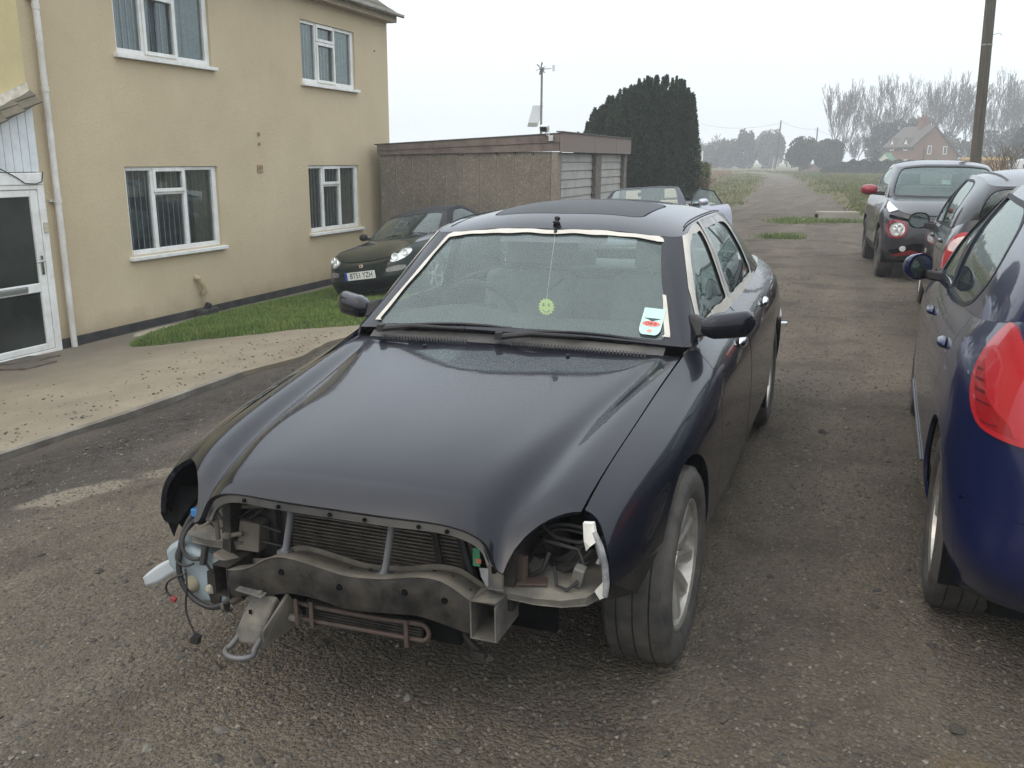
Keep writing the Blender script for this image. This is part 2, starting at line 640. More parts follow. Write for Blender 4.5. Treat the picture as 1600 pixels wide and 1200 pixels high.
TL = np.array([(27, -3.6), (31, -3.75), (40, -4.05), (75, -6.3), (112, -9.3), (135, -15), (170, -34), (600, -400)])
TR = np.array([(26, 9.0), (26.5, 0.4), (34.6, -0.1), (50, -1.5), (75, -3.5), (112, -6.8), (135, -11), (170, -29), (600, -390)])
def smooth01(x, a, b):
    t = np.clip((x - a) / (b - a), 0, 1)
    return t * t * (3 - 2 * t)
def track_w(X, Y):
    l = np.interp(Y, TL[:, 0], TL[:, 1]); r = np.interp(Y, TR[:, 0], TR[:, 1])
    w = 0.5 + 0.05 * np.abs(Y)
    w = np.clip(0.25 + 0.012 * Y, 0.3, 1.4)
    n = (fbm(X, Y, 0.8, 3, 5) - 0.5) * 1.6
    near = smooth01(27.5 + n - Y, -0.8, 0.8)
    far = smooth01(X - l + n * w, -w, w) * smooth01(r - X + n * w, -w, w)
    return np.clip(np.maximum(near, far), 0, 1)

def ground_h(X, Y):
    X = np.asarray(X, float); Y = np.asarray(Y, float)
    h = zg(X, Y)
    near = np.clip(1.4 - Y / 30, 0.25, 1)
    h = h + (fbm(X, Y, 0.55, 3, 1) - 0.5) * 0.035 * near
    h = h + (fbm(X, Y, 4.5, 3, 2) - 0.5) * 0.014
    # muddy rut beside the kerb
    rut = np.exp(-((X + 4.35) / 0.30) ** 2) * smooth01(Y, 1, 2.5) * (1 - smooth01(Y, 8, 10))
    h = h - rut * 0.035 + rut * (fbm(X, Y, 8, 4, 3) - 0.5) * 0.13
    g = 1 - track_w(X, Y)
    h = h + g * (fbm(X, Y, 0.5, 3, 9) - 0.35) * 0.22 * smooth01(Y, 24, 40)
    h = h + g * 0.10 * smooth01(Y, 24, 30)
    return h

gx = axis_pts(-1000, 1000, -5.4, 2.4, 0.03)
gy = axis_pts(-120, 1000, 0.9, 9.0, 0.03)
GX, GY = np.meshgrid(gx, gy, indexing='ij')
GZ = ground_h(GX, GY)
nx, ny = GX.shape
idx = np.arange(nx * ny).reshape(nx, ny)
GF = np.stack([idx[:-1, :-1], idx[1:, :-1], idx[1:, 1:], idx[:-1, 1:]], -1).reshape(-1, 4)
w_track = track_w(GX, GY)
w_mud = np.exp(-((GX + 4.35 + (fbm(GX, GY, 1.1, 3, 21) - 0.5) * 0.5) / 0.62) ** 4) * smooth01(GY, -2, 1) * (1 - smooth01(GY, 9, 12))
def patch(cx, cy, ax, ay, rot, seed):
    c, s = math.cos(rot), math.sin(rot)
    u = ((GX - cx) * c + (GY - cy) * s) / ax; v = (-(GX - cx) * s + (GY - cy) * c) / ay
    d = np.sqrt(u * u + v * v) + (fbm(GX, GY, 5, 3, seed) - 0.5) * 0.9
    return 1 - smooth01(d, 0.75, 1.05)
w_sand = np.maximum.reduce([patch(-3.70, 3.42, 0.30, 0.16, 0.75, 31), 0.8 * patch(-3.45, 3.80, 0.17, 0.09, 1.1, 32),
                            0.25 * patch(-1.45, 1.62, 0.16, 0.10, 0.4, 33), 0.25 * patch(-0.85, 1.75, 0.2, 0.12, 0.2, 34),
                            0.25 * patch(-1.0, 1.95, 0.18, 0.10, 0.9, 37),
                            0.5 * patch(0.42, 2.05, 0.3, 0.16, 0.3, 35), 0.5 * patch(0.1, 1.6, 0.3, 0.2, 0.1, 36)])
w_warm = np.clip(0.6 * patch(0.45, 2.28, 0.12, 0.10, 0.6, 41) + 0.3 * patch(0.52, 2.0, 0.25, 0.2, 0.2, 42), 0, 1)
zone = np.stack([w_track, w_mud, w_sand, w_warm], -1).reshape(-1, 4)

m = N('gravel_track')
at = m.n('Attribute', attribute_name='zone')
sp = m.t.nodes.new('ShaderNodeSeparateColor'); m.l(at.outputs['Color'], sp.inputs[0])
fine = m.noise(75, 6, 0.75)
mid = m.noise(9, 5, 0.65)
big = m.noise(0.55, 4, 0.6)
vor = m.n('TexVoronoi', Scale=62.0, Randomness=1.0); m.l(m.coord(), vor.inputs['Vector'])
vor2 = m.n('TexVoronoi', Scale=130.0, Randomness=1.0); m.l(m.coord(), vor2.inputs['Vector'])
stone = m.ramp(vor.outputs['Color'], (0.2, (0.05, 0.04, 0.029)), (0.55, (0.132, 0.109, 0.081)), (0.85, (0.23, 0.194, 0.147)))
stone2 = m.ramp(vor2.outputs['Color'], (0.15, (0.045, 0.036, 0.027)), (0.6, (0.15, 0.125, 0.093)), (0.95, (0.30, 0.254, 0.195)))
g = m.mix(0.5, stone, stone2)
soil = m.ramp(fine, (0.3, (0.05, 0.039, 0.027)), (0.7, (0.195, 0.158, 0.114)))
g = m.mix(m.ramp(mid, (0.38, 0.15), (0.62, 0.75)), g, soil)
g = m.mix(m.ramp(big, (0.35, 0.0), (0.7, 0.55)), g, (0.17, 0.142, 0.104))
g = m.mix(m.math('MULTIPLY', m.ramp(m.noise(1.3, 5, 0.7), (0.48, 0.0), (0.66, 0.85)), 0.8), g, (0.042, 0.032, 0.024))
rut = m.noise(1.0, 4, 0.6, None, (1.5, 0.16, 1))
g = m.mix(m.ramp(rut, (0.42, 0.35), (0.6, 0.0)), g, (0.055, 0.045, 0.034))
g = m.mix(m.ramp(m.noise(1.0, 4, 0.6, None, (1.1, 0.1, 1)), (0.55, 0.0), (0.7, 0.35)), g, (0.19, 0.163, 0.125))
mudc = m.ramp(m.noise(14, 6, 0.7), (0.3, (0.024, 0.019, 0.016)), (0.7, (0.062, 0.05, 0.041)))
g = m.mix(m.math('MULTIPLY', sp.outputs[1], 0.92), g, mudc)
g = m.mix(m.math('MULTIPLY', sp.outputs[2], 0.8), g, m.ramp(fine, (0.3, (0.17, 0.14, 0.10)), (0.75, (0.33, 0.285, 0.215))))
g = m.mix(m.math('MULTIPLY', at.outputs['Alpha'], 0.45), g, (0.17, 0.115, 0.045))
gr = m.ramp(m.noise(0.5, 6, 0.7), (0.32, (0.055, 0.07, 0.018)), (0.5, (0.10, 0.10, 0.032)), (0.7, (0.15, 0.115, 0.055)))
gr = m.mix(m.ramp(m.noise(0.09, 4, 0.6), (0.42, 0.0), (0.6, 0.7)), gr, (0.17, 0.125, 0.07))
gr = m.mix(m.ramp(m.noise(6, 5, 0.7), (0.3, 0.4), (0.7, 0.0)), gr, (0.05, 0.05, 0.02))
tw = m.ramp(m.math('ADD', sp.outputs[0], m.math('MULTIPLY', m.math('SUBTRACT', m.noise(5, 5, 0.7), 0.5), 0.5)), (0.38, 0.0), (0.62, 1.0))
col = m.mix(tw, gr, g)
hgt = m.math('ADD', m.math('MULTIPLY', vor.outputs['Distance'], -1.2), m.math('ADD', m.math('MULTIPLY', vor2.outputs['Distance'], -0.6), m.math('MULTIPLY', fine, 0.9)))
wet = m.math('MULTIPLY', sp.outputs[1], -0.4)
rg = m.math('ADD', 0.93, wet)
m.bsdf(col, rg, 0, 0.25, normal=m.bump(hgt, 0.9, 0.016))
gm = m.m
ground = big_mesh('ground', np.stack([GX, GY, GZ], -1).reshape(-1, 3), GF, gm, smooth=True, attr={'zone': zone})
tag(ground, 'gravel track and rough grass running away from the camera', kind='structure')

# ---- loose stones pressed in the gravel (one uncountable mass)
def rock_mesh(P, S, seed, flat=0.6):
    r_ = np.random.default_rng(seed)
    base = np.array([(0, 0, 1), (0.9, 0, 0.25), (0.28, 0.86, 0.25), (-0.73, 0.53, 0.25), (-0.73, -0.53, 0.25), (0.28, -0.86, 0.25),
                     (0.73, 0.53, -0.4), (-0.28, 0.86, -0.4), (-0.9, 0, -0.4), (-0.28, -0.86, -0.4), (0.73, -0.53, -0.4)])
    F = [(0, 1, 2), (0, 2, 3), (0, 3, 4), (0, 4, 5), (0, 5, 1), (1, 6, 2), (2, 6, 7), (2, 7, 3), (3, 7, 8), (3, 8, 4), (4, 8, 9), (4, 9, 5), (5, 9, 10), (5, 10, 1), (1, 10, 6)]
    n = len(P); k = len(base)
    V = base[None] * (0.7 + 0.6 * r_.random((n, k, 1)))
    V = V * np.stack([0.7 + 0.6 * r_.random(n), 0.7 + 0.6 * r_.random(n), flat * (0.6 + 0.7 * r_.random(n))], 1)[:, None]
    a = r_.random(n) * 2 * math.pi; c, s = np.cos(a)[:, None], np.sin(a)[:, None]
    x = V[:, :, 0] * c - V[:, :, 1] * s; y = V[:, :, 0] * s + V[:, :, 1] * c
    tl = (r_.random((n, 1)) - 0.5) * 0.7
    z = V[:, :, 2] + x * tl
    V = np.stack([x, y, z], -1) * S[:, None, None] + P[:, None]
    FF = (np.array(F)[None] + (np.arange(n) * k)[:, None, None]).reshape(-1, 3)
    return V.reshape(-1, 3), FF, k

m = N('stone')
at = m.n('Attribute', attribute_name='tint')
c = m.mix(m.noise(60, 4, 0.7), at.outputs['Color'], (0.05, 0.045, 0.038))
m.bsdf(c, 0.85, 0, 0.3)
stone_mat = m.m

def scatter_stones(n, xr, yr, smin, smax, seed, power=2.2):
    r_ = np.random.default_rng(seed)
    X = r_.uniform(*xr, n)
    Y = yr[0] * (yr[1] / yr[0]) ** r_.random(n)
    keep = r_.random(n) < np.clip(0.25 + 1.3 * fbm(X, Y, 1.7, 3, 77), 0, 1)
    keep &= ~((X < -4.7) & (Y > 0))
    mud = np.abs(X + 4.35) < 0.6
    keep &= ~(mud & (r_.random(n) < 0.5))
    X, Y = X[keep], Y[keep]
    S = smin + (smax - smin) * r_.random(len(X)) ** power
    Z = ground_h(X, Y) + S * 0.12
    return np.stack([X, Y, Z], 1), S

PS = []; SS = []
for args in ((85000, (-4.8, 2.2), (1.15, 6.5), 0.0028, 0.0085, 1), (22000, (-4.8, 2.0), (4.0, 14.0), 0.005, 0.013, 2), (2200, (-4.8, 2.2), (1.15, 9.0), 0.008, 0.018, 3, 2.8), (70, (-4.6, 2.2), (1.2, 9.0), 0.016, 0.028, 4, 2.5)):
    p_, s_ = scatter_stones(*args); PS.append(p_); SS.append(s_)
PS = np.concatenate(PS); SS = np.concatenate(SS)
V, F, k = rock_mesh(PS, SS, 5)
tint = np.random.default_rng(9)
t_ = tint.random(len(PS))[:, None]
c_ = np.where(t_ < 0.55, np.array([[0.125, 0.105, 0.08]]), np.where(t_ < 0.8, np.array([[0.066, 0.062, 0.056]]), np.where(t_ < 0.95, np.array([[0.13, 0.112, 0.085]]), np.array([[0.2, 0.18, 0.145]]))))
c_ = c_ * (0.5 + 1.25 * tint.random((len(PS), 1)))
c_[SS > .013] *= 0.62
rare = tint.random(len(PS)) < 0.0005
c_[rare] = np.array([0.55, 0.52, 0.45])
tt_ = np.repeat(np.concatenate([c_, np.ones((len(c_), 1))], 1), k, axis=0)
o = big_mesh('gravel', V, F, stone_mat, attr={'tint': tt_})
tag(o, 'loose grey and brown stones strewn over the track', kind='stuff')

# ---- concrete forecourt in front of the house, its edging and manhole covers
HX = -8.97            # plane of the house wall
def kerb_x(Y):
    return np.interp(Y, [0.5, 4.0, 5.0, 6.4, 7.1, 7.9, 9.0, 12.0, 14.5], [-5.0, -4.97, -4.9, -4.93, -4.72, -4.9, -4.6, -4.5, -4.5])
yy = np.concatenate([np.arange(-3, 9, 0.06), np.arange(9, 14.6, 0.15)])
tt = np.linspace(0, 1, 60)
KX = kerb_x(yy)[:, None]
PX = (HX - 0.02) + (KX - HX + 0.02) * tt[None]
PY = np.repeat(yy[:, None], len(tt), 1)
jag = (fbm(PX, PY, 3, 3, 61) - 0.5) * 0.10 * (tt[None] > 0.995)
PX = PX + jag
PZ = zg(PX, PY) + 0.05 + (fbm(PX, PY, 0.7, 3, 62) - 0.5) * 0.03 - 0.01 * tt[None] ** 6
nyy, ntt = PX.shape
V = np.stack([PX, PY, PZ], -1).reshape(-1, 3)
F = [(i * ntt + j, i * ntt + j + 1, (i + 1) * ntt + j + 1, (i + 1) * ntt + j) for i in range(nyy - 1) for j in range(ntt - 1)]
b = len(V)
V = np.concatenate([V, np.stack([PX[:, -1], PY[:, -1], PZ[:, -1] - 0.2], -1)])
F += [(i * ntt + ntt - 1, b + i, b + i + 1, (i + 1) * ntt + ntt - 1) for i in range(nyy - 1)]
m = N('old_concrete')
n1 = m.noise(1.1, 6, 0.65); n2 = m.noise(35, 5, 0.7); n3 = m.noise(4.0, 5, 0.7)
c = m.ramp(n1, (0.3, (0.15, 0.125, 0.088)), (0.55, (0.21, 0.177, 0.125)), (0.75, (0.26, 0.22, 0.16)))
c = m.mix(m.ramp(n2, (0.3, 0.5), (0.6, 0.0)), c, (0.15, 0.125, 0.09))
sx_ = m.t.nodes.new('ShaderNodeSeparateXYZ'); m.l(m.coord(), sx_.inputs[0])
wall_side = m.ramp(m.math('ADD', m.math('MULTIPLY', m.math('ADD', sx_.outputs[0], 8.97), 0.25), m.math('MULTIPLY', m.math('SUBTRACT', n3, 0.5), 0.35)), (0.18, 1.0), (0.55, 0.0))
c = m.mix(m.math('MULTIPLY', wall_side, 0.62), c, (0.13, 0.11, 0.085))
spots = m.n('TexVoronoi', Scale=11.0, Randomness=1.0); m.l(m.coord(), spots.inputs['Vector'])
c = m.mix(m.ramp(m.math('ADD', spots.outputs['Distance'], m.math('MULTIPLY', n3, 0.35)), (0.10, 0.6), (0.14, 0.0)), c, (0.07, 0.055, 0.04))
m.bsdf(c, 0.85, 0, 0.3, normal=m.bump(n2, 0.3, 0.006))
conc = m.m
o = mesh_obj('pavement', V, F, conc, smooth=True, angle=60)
tag(o, 'stained buff concrete forecourt sloping down to the house wall', kind='structure')
# scattered dirt on the concrete near its edge
r_ = np.random.default_rng(12); n = 900
Y = r_.uniform(2.5, 8.5, n); X = kerb_x(Y) - 0.05 - np.abs(r_.normal(0, 0.75, n)) * (0.5 + fbm(Y, Y * 0 + 3, 0.9, 3, 70))
S = 0.003 + 0.012 * r_.random(n) ** 3
P = np.stack([X, Y, zg(X, Y) + 0.05 + (fbm(X, Y, 0.7, 3, 62) - 0.5) * 0.03 + S * 0.1], 1)
V, F, k = rock_mesh(P, S, 15, 0.4)
c_ = np.repeat(np.concatenate([np.array([[0.06, 0.047, 0.035]]) * (0.6 + 1.2 * r_.random((n, 1))), np.ones((n, 1))], 1), k, axis=0)
o = big_mesh('dirt', V, F, stone_mat, attr={'tint': c_})
tag(o, 'crumbs of mud scattered over the concrete forecourt', kind='stuff')

edge_mat = plain('edging', (0.17, 0.155, 0.13), 0.85, var=0.3, scale=8, bump=0.3, dirt=(0.07, 0.06, 0.045))
mb = MB()
ky = np.arange(0.0, 6.45, 0.2)
pts = [(kerb_x(y) + 0.035, y) for y in ky]
for (x0, y0), (x1, y1) in zip(pts[:-1], pts[1:]):
    z0 = float(zg(x0, y0)) + 0.052; z1 = float(zg(x1, y1)) + 0.052
    w = 0.028
    mb.hexa([(x0 - w, y0, z0 - 0.2), (x0 + w, y0, z0 - 0.2), (x1 + w, y1, z1 - 0.2), (x1 - w, y1, z1 - 0.2), (x0 - w, y0, z0), (x0 + w, y0, z0), (x1 + w, y1, z1), (x1 - w, y1, z1)])
o = mb.obj('kerb', edge_mat, smooth=False)
tag(o, 'thin weathered edging strip along the concrete forecourt', kind='structure')

iron = plain('cast_iron', (0.09, 0.07, 0.055), 0.7, 0.3, bump=0.4, bscale=120)
for (x, y, r1, lab) in ((-8.45, 10.45, 0.21, 'small rusty drain cover set in the concrete beside the lawn'),):
    mb = MB(); z = float(zg(x, y)) + 0.062
    mb.lathe([(0.001, z + 0.008), (r1 * 0.82, z + 0.008), (r1 * 0.84, z + 0.002), (r1 * 0.9, z + 0.002), (r1 * 0.92, z + 0.010), (r1, z + 0.010), (r1 * 1.02, z - 0.03)], 28, 'z', (x, y, 0))
    for a in range(-2, 3):
        mb.box((x + a * 0.055, y, z + 0.012), (0.018, 0.26 - abs(a) * 0.03, 0.008))
    o = mb.obj('drain_cover', iron); tag(o, lab, 'drain cover')
slab_m = plain('door_slab', (0.11, 0.092, 0.07), 0.85, var=0.3, scale=9, bump=0.3)
for (x, y, sx1, sy1, lab) in ((-8.25, 7.10, 0.5, 0.42, 'dark damp paving slab by the front door, the one nearer the kerb'), (-8.62, 7.45, 0.5, 0.5, 'dark damp paving slab tucked against the front door step')):
    mb = MB(); z = float(zg(x, y)) + 0.058
    t = 0.118
    mb.hexa([(x - sx1 / 2, y - sy1 / 2, z - .08 - t * sx1 / 2), (x + sx1 / 2, y - sy1 / 2, z - .08 + t * sx1 / 2), (x + sx1 / 2, y + sy1 / 2, z - .08 + t * sx1 / 2), (x - sx1 / 2, y + sy1 / 2, z - .08 - t * sx1 / 2),
             (x - sx1 / 2, y - sy1 / 2, z + .018 - t * sx1 / 2), (x + sx1 / 2, y - sy1 / 2, z + .018 + t * sx1 / 2), (x + sx1 / 2, y + sy1 / 2, z + .018 + t * sx1 / 2), (x - sx1 / 2, y + sy1 / 2, z + .018 - t * sx1 / 2)])
    o = mb.obj('paving_slab', slab_m, smooth=False, bevel=0.006); tag(o, lab, 'paving slab')
lx, ly = -8.55, 9.6
mb = MB(); z = float(zg(lx, ly)) + 0.058
mb.lathe([(0.001, z + 0.008), (0.30, z + 0.006), (0.33, z - 0.03)], 26, 'z', (lx, ly, 0))
V = [(lx + (v[0] - lx) * 0.6, v[1] + (v[1] - ly) * 0.7, v[2] + (v[0] - lx) * 0.6 * 0.118) for v in mb.V]
o = mesh_obj('concrete_patch', V, mb.F, plain('pale_mortar', (0.34, 0.3, 0.23), 0.85, bump=0.2))
tag(o, 'pale oval mortar patch in the path beside the black plinth', 'concrete patch')

# ---- lawn strip
LAWN = rounded([(-7.82, 8.05), (-6.7, 8.58), (-5.75, 8.88), (-5.2, 8.95), (-4.75, 9.5), (-4.6, 13.8), (-8.2, 14.2), (-8.3, 12.6), (-8.42, 11.3), (-8.5, 10.2), (-8.2, 9.0)], 4, 0.35)
def inside(P, poly):
    return seg_sdf(P, poly)
lx_ = np.arange(-8.7, -4.4, 0.08); ly_ = np.arange(7.9, 14.4, 0.08)
LX, LY = np.meshgrid(lx_, ly_, indexing='ij')
d = inside(np.stack([LX.ravel(), LY.ravel()], 1), LAWN).reshape(LX.shape)
d = d + (fbm(LX, LY, 4, 3, 91) - 0.5) * 0.12
LZ = zg(LX, LY) + 0.05 + np.clip(d, -0.2, 0.25) * 0.22
i = np.arange(LX.size).reshape(LX.shape)
q = np.stack([i[:-1, :-1], i[1:, :-1], i[1:, 1:], i[:-1, 1:]], -1).reshape(-1, 4)
keep = d.ravel()[q].max(1) > 0
turf = plain('turf', (0.045, 0.062, 0.018), 0.9, var=0.4, scale=20, bump=0.5, bscale=90)
o = big_mesh('lawn', np.stack([LX, LY, LZ], -1).reshape(-1, 3), q[keep], turf, smooth=True)
tag(o, 'narrow mown lawn strip between path and forecourt', kind='structure')

def blades(P, H, Wd, seed, lean=0.5):
    """one bent blade (two quads as triangles) per point"""
    r_ = np.random.default_rng(seed); n = len(P)
    a = r_.random(n) * 2 * math.pi; b = r_.random(n) * 2 * math.pi
    sx_, sy_ = np.cos(a), np.sin(a); l = lean * r_.random(n) * H
    dx, dy = np.cos(b) * l, np.sin(b) * l
    W = Wd[:, None]
    s = np.stack([sx_, sy_, 0 * sx_], 1) * W
    up1 = np.stack([dx * 0.3, dy * 0.3, H * 0.55], 1); up2 = np.stack([dx, dy, H * (1 - 0.25 * (l / (H + 1e-6)))], 1)
    V = np.stack([P - s, P + s, P + up1 + s * 0.75, P + up1 - s * 0.75, P + up2], 1)
    F = np.array([(0, 1, 2), (0, 2, 3), (3, 2, 4)])
    F = (F[None] + (np.arange(n) * 5)[:, None, None]).reshape(-1, 3)
    return V.reshape(-1, 3), F

def grass_mat(name, a, b, c, scale=2.0):
    m = N(name)
    at = m.n('Attribute', attribute_name='tint')
    col = m.ramp(m.noise(scale, 5, 0.65), (0.3, a), (0.52, b), (0.72, c))
    col = m.mix(1.0, col, at.outputs['Color'], 'MULTIPLY')
    x = m.bsdf(col, 0.6, 0, 0.25)
    return m.m
def grass(name, P, H, Wd, mat, seed, label, lean=0.6):
    V, F = blades(P, H, Wd, seed, lean)
    r_ = np.random.default_rng(seed + 1)
    t = 0.6 + 0.8 * r_.random((len(P), 1))
    tint = np.repeat(np.concatenate([t, t, t * (0.8 + 0.4 * r_.random((len(P), 1))), np.ones_like(t)], 1), 5, axis=0)
    o = big_mesh(name, V, F, mat, attr={'tint': tint})
    return tag(o, label, kind='stuff')

lawn_m = grass_mat('lawn_grass', (0.08, 0.13, 0.025), (0.125, 0.185, 0.04), (0.18, 0.21, 0.06))
r_ = np.random.default_rng(20)
Q = np.stack([r_.uniform(-8.7, -4.5, 120000), r_.uniform(7.9, 13.6, 120000)], 1)
dd = inside(Q, LAWN) + (fbm(Q[:, 0], Q[:, 1], 4, 3, 91) - 0.5) * 0.12
k_ = dd > -0.01
Q = Q[k_]; dd = dd[k_]
P = np.stack([Q[:, 0], Q[:, 1], zg(Q[:, 0], Q[:, 1]) + 0.05 + np.clip(dd, 0, 0.25) * 0.22 - 0.005], 1)
Hh = (0.02 + 0.055 * r_.random(len(P)) ** 1.5) * (0.5 + 1.0 * fbm(Q[:, 0], Q[:, 1], 1.5, 3, 95))
grass('grass', P, Hh, np.full(len(P), 0.0045), lawn_m, 22, 'short green blades of the lawn strip by the house')

# ---- verge and field grass
verge_m = grass_mat('verge_grass', (0.05, 0.075, 0.016), (0.095, 0.105, 0.03), (0.15, 0.115, 0.05), 0.4)
r_ = np.random.default_rng(24)
n = 90000
Y = 25 * (150 / 25) ** r_.random(n)
ctr = np.interp(Y, TL[:, 0], TL[:, 1])
X = np.where(r_.random(n) < 0.5, ctr - 3.5 + r_.normal(0, 1, n) * (3 + 0.1 * Y), ctr + 4 + np.abs(r_.normal(0, 1, n)) * (3 + 0.1 * Y))
tw_ = track_w(X, Y)
k_ = (tw_ < 0.45) & (X > -60) & (X < 40)
X, Y = X[k_], Y[k_]
P = np.stack([X, Y, ground_h(X, Y) - 0.01], 1)
Hh = (0.05 + 0.16 * r_.random(len(X)) ** 2) * (0.5 + 0.9 * fbm(X, Y, 0.5, 3, 99))
grass('verge_grass', P, Hh, 0.006 + 0.00035 * Y, verge_m, 26, 'rough green and straw coloured grass on the verges of the track')
dead_m = grass_mat('dead_grass', (0.16, 0.115, 0.06), (0.22, 0.16, 0.09), (0.27, 0.2, 0.12), 0.6)
n = 30000
X = r_.uniform(-22, -5.5, n); Y = r_.uniform(42, 110, n)
k_ = (X < np.interp(Y, TL[:, 0], TL[:, 1]) - 1.5 - 0.02 * Y) & (fbm(X, Y, 0.12, 3, 44) > 0.4)
X, Y = X[k_], Y[k_]
P = np.stack([X, Y, ground_h(X, Y) - 0.02], 1)
grass('dead_grass', P, 0.25 + 0.5 * r_.random(len(X)), np.full(len(X), 0.03), dead_m, 28, 'patch of dead brown stalks left of the track')
# tufts growing through the gravel
tuft_m = grass_mat('tuft_grass', (0.07, 0.11, 0.025), (0.11, 0.15, 0.04), (0.15, 0.16, 0.06), 2.0)
TP = []
for (cx, cy, sx1, sy1, n) in ((-1.17, 19.5, 0.22, 0.16, 500), (-1.25, 24.9, 0.30, 0.4, 1300), (-0.6, 25.1, 0.3, 0.2, 500), (0.0, 25.2, 0.5, 0.12, 500)):
    TP.append(np.stack([cx + r_.normal(0, 1, n) * sx1, cy + r_.normal(0, 1, n) * sy1], 1))
TP = np.concatenate(TP)
P = np.stack([TP[:, 0], TP[:, 1], ground_h(TP[:, 0], TP[:, 1]) - 0.005], 1)
grass('tuft_grass', P, 0.05 + 0.11 * r_.random(len(P)), np.full(len(P), 0.009), tuft_m, 30, 'small weedy tufts sprouting through the gravel')

# ================================================================== HOUSE
house = empty('house', (HX, 12.6, -0.83))
tag(house, 'two storey beige rendered house with white windows and black plinth', 'house')
def hp(name, mb, mat, parent=house, **kw):
    """world-space mesh parented to an Empty (or to a part)"""
    o = mb.obj(name, mat, None, **kw)
    par = parent
    o.parent = par
    o.matrix_parent_inverse = Matrix.Translation(-Vector(house.location)) if par is house else Matrix.Identity(4)
    return o
def under(o, parent, root_loc=(0, 0, 0)):
    o.parent = parent
    o.matrix_parent_inverse = Matrix.Translation(-Vector(root_loc))
    return o

m = N('render_wall')
n1 = m.noise(0.8, 6, 0.6); n2 = m.noise(55, 6, 0.7); n3 = m.noise(3.2, 5, 0.65)
c = m.ramp(n1, (0.3, (0.50, 0.41, 0.265)), (0.55, (0.55, 0.455, 0.298)), (0.75, (0.585, 0.49, 0.325)))
c = m.mix(m.ramp(n2, (0.3, 0.35), (0.6, 0.0)), c, (0.40, 0.31, 0.19))
stre = m.noise(2.0, 5, 0.65, None, (1, 2.5, 0.25))
c = m.mix(m.ramp(stre, (0.52, 0.0), (0.75, 0.10)), c, (0.36, 0.275, 0.16))
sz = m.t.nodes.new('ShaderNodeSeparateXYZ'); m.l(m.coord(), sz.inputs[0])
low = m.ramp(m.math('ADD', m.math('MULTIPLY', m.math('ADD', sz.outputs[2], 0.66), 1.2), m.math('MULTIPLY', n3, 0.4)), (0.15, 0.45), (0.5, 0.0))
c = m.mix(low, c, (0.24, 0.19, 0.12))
lump = m.math('ADD', m.math('MULTIPLY', m.noise(26, 5, 0.6), 1.0), m.math('MULTIPLY', n2, 0.5))
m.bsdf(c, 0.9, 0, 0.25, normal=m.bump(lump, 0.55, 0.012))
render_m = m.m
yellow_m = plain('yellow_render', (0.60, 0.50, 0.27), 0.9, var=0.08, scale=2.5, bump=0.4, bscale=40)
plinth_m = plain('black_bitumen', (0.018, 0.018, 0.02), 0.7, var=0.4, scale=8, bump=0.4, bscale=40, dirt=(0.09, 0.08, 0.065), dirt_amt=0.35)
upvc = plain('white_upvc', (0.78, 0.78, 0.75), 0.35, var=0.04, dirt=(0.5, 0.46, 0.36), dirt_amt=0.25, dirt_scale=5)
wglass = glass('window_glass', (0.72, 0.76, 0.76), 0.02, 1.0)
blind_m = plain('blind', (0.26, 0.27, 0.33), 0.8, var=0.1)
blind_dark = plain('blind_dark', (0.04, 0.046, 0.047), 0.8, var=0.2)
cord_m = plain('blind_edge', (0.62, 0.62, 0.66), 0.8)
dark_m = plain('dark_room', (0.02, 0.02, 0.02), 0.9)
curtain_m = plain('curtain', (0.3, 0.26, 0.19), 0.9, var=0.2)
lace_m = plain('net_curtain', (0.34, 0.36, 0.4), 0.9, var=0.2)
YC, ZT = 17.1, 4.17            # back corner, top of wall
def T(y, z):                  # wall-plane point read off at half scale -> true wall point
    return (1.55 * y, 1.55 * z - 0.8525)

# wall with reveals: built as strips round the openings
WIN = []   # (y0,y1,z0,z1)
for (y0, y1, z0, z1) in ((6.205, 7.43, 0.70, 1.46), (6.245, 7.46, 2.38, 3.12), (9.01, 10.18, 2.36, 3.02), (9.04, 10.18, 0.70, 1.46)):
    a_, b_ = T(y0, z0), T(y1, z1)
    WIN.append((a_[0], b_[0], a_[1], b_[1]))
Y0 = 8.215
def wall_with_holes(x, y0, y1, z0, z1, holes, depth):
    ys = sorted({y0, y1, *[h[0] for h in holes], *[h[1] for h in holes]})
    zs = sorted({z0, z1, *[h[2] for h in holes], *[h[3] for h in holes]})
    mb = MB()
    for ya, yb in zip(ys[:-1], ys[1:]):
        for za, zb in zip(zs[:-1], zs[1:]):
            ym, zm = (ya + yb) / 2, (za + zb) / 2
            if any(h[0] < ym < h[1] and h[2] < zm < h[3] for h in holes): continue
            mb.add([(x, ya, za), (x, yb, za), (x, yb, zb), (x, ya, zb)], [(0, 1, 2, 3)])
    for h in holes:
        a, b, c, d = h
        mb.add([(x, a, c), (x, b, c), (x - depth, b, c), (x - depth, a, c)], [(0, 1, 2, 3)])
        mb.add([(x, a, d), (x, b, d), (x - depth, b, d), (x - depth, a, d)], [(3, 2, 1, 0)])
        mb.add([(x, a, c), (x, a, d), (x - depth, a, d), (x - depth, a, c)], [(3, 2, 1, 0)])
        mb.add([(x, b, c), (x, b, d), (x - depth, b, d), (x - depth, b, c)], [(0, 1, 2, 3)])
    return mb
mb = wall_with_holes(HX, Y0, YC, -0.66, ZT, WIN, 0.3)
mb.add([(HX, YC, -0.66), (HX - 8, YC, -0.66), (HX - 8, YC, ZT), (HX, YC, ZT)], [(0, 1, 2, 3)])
mb.add([(HX, YC, ZT), (HX - 8, YC, ZT), (HX - 4, YC, ZT + 2.4)], [(0, 1, 2)])
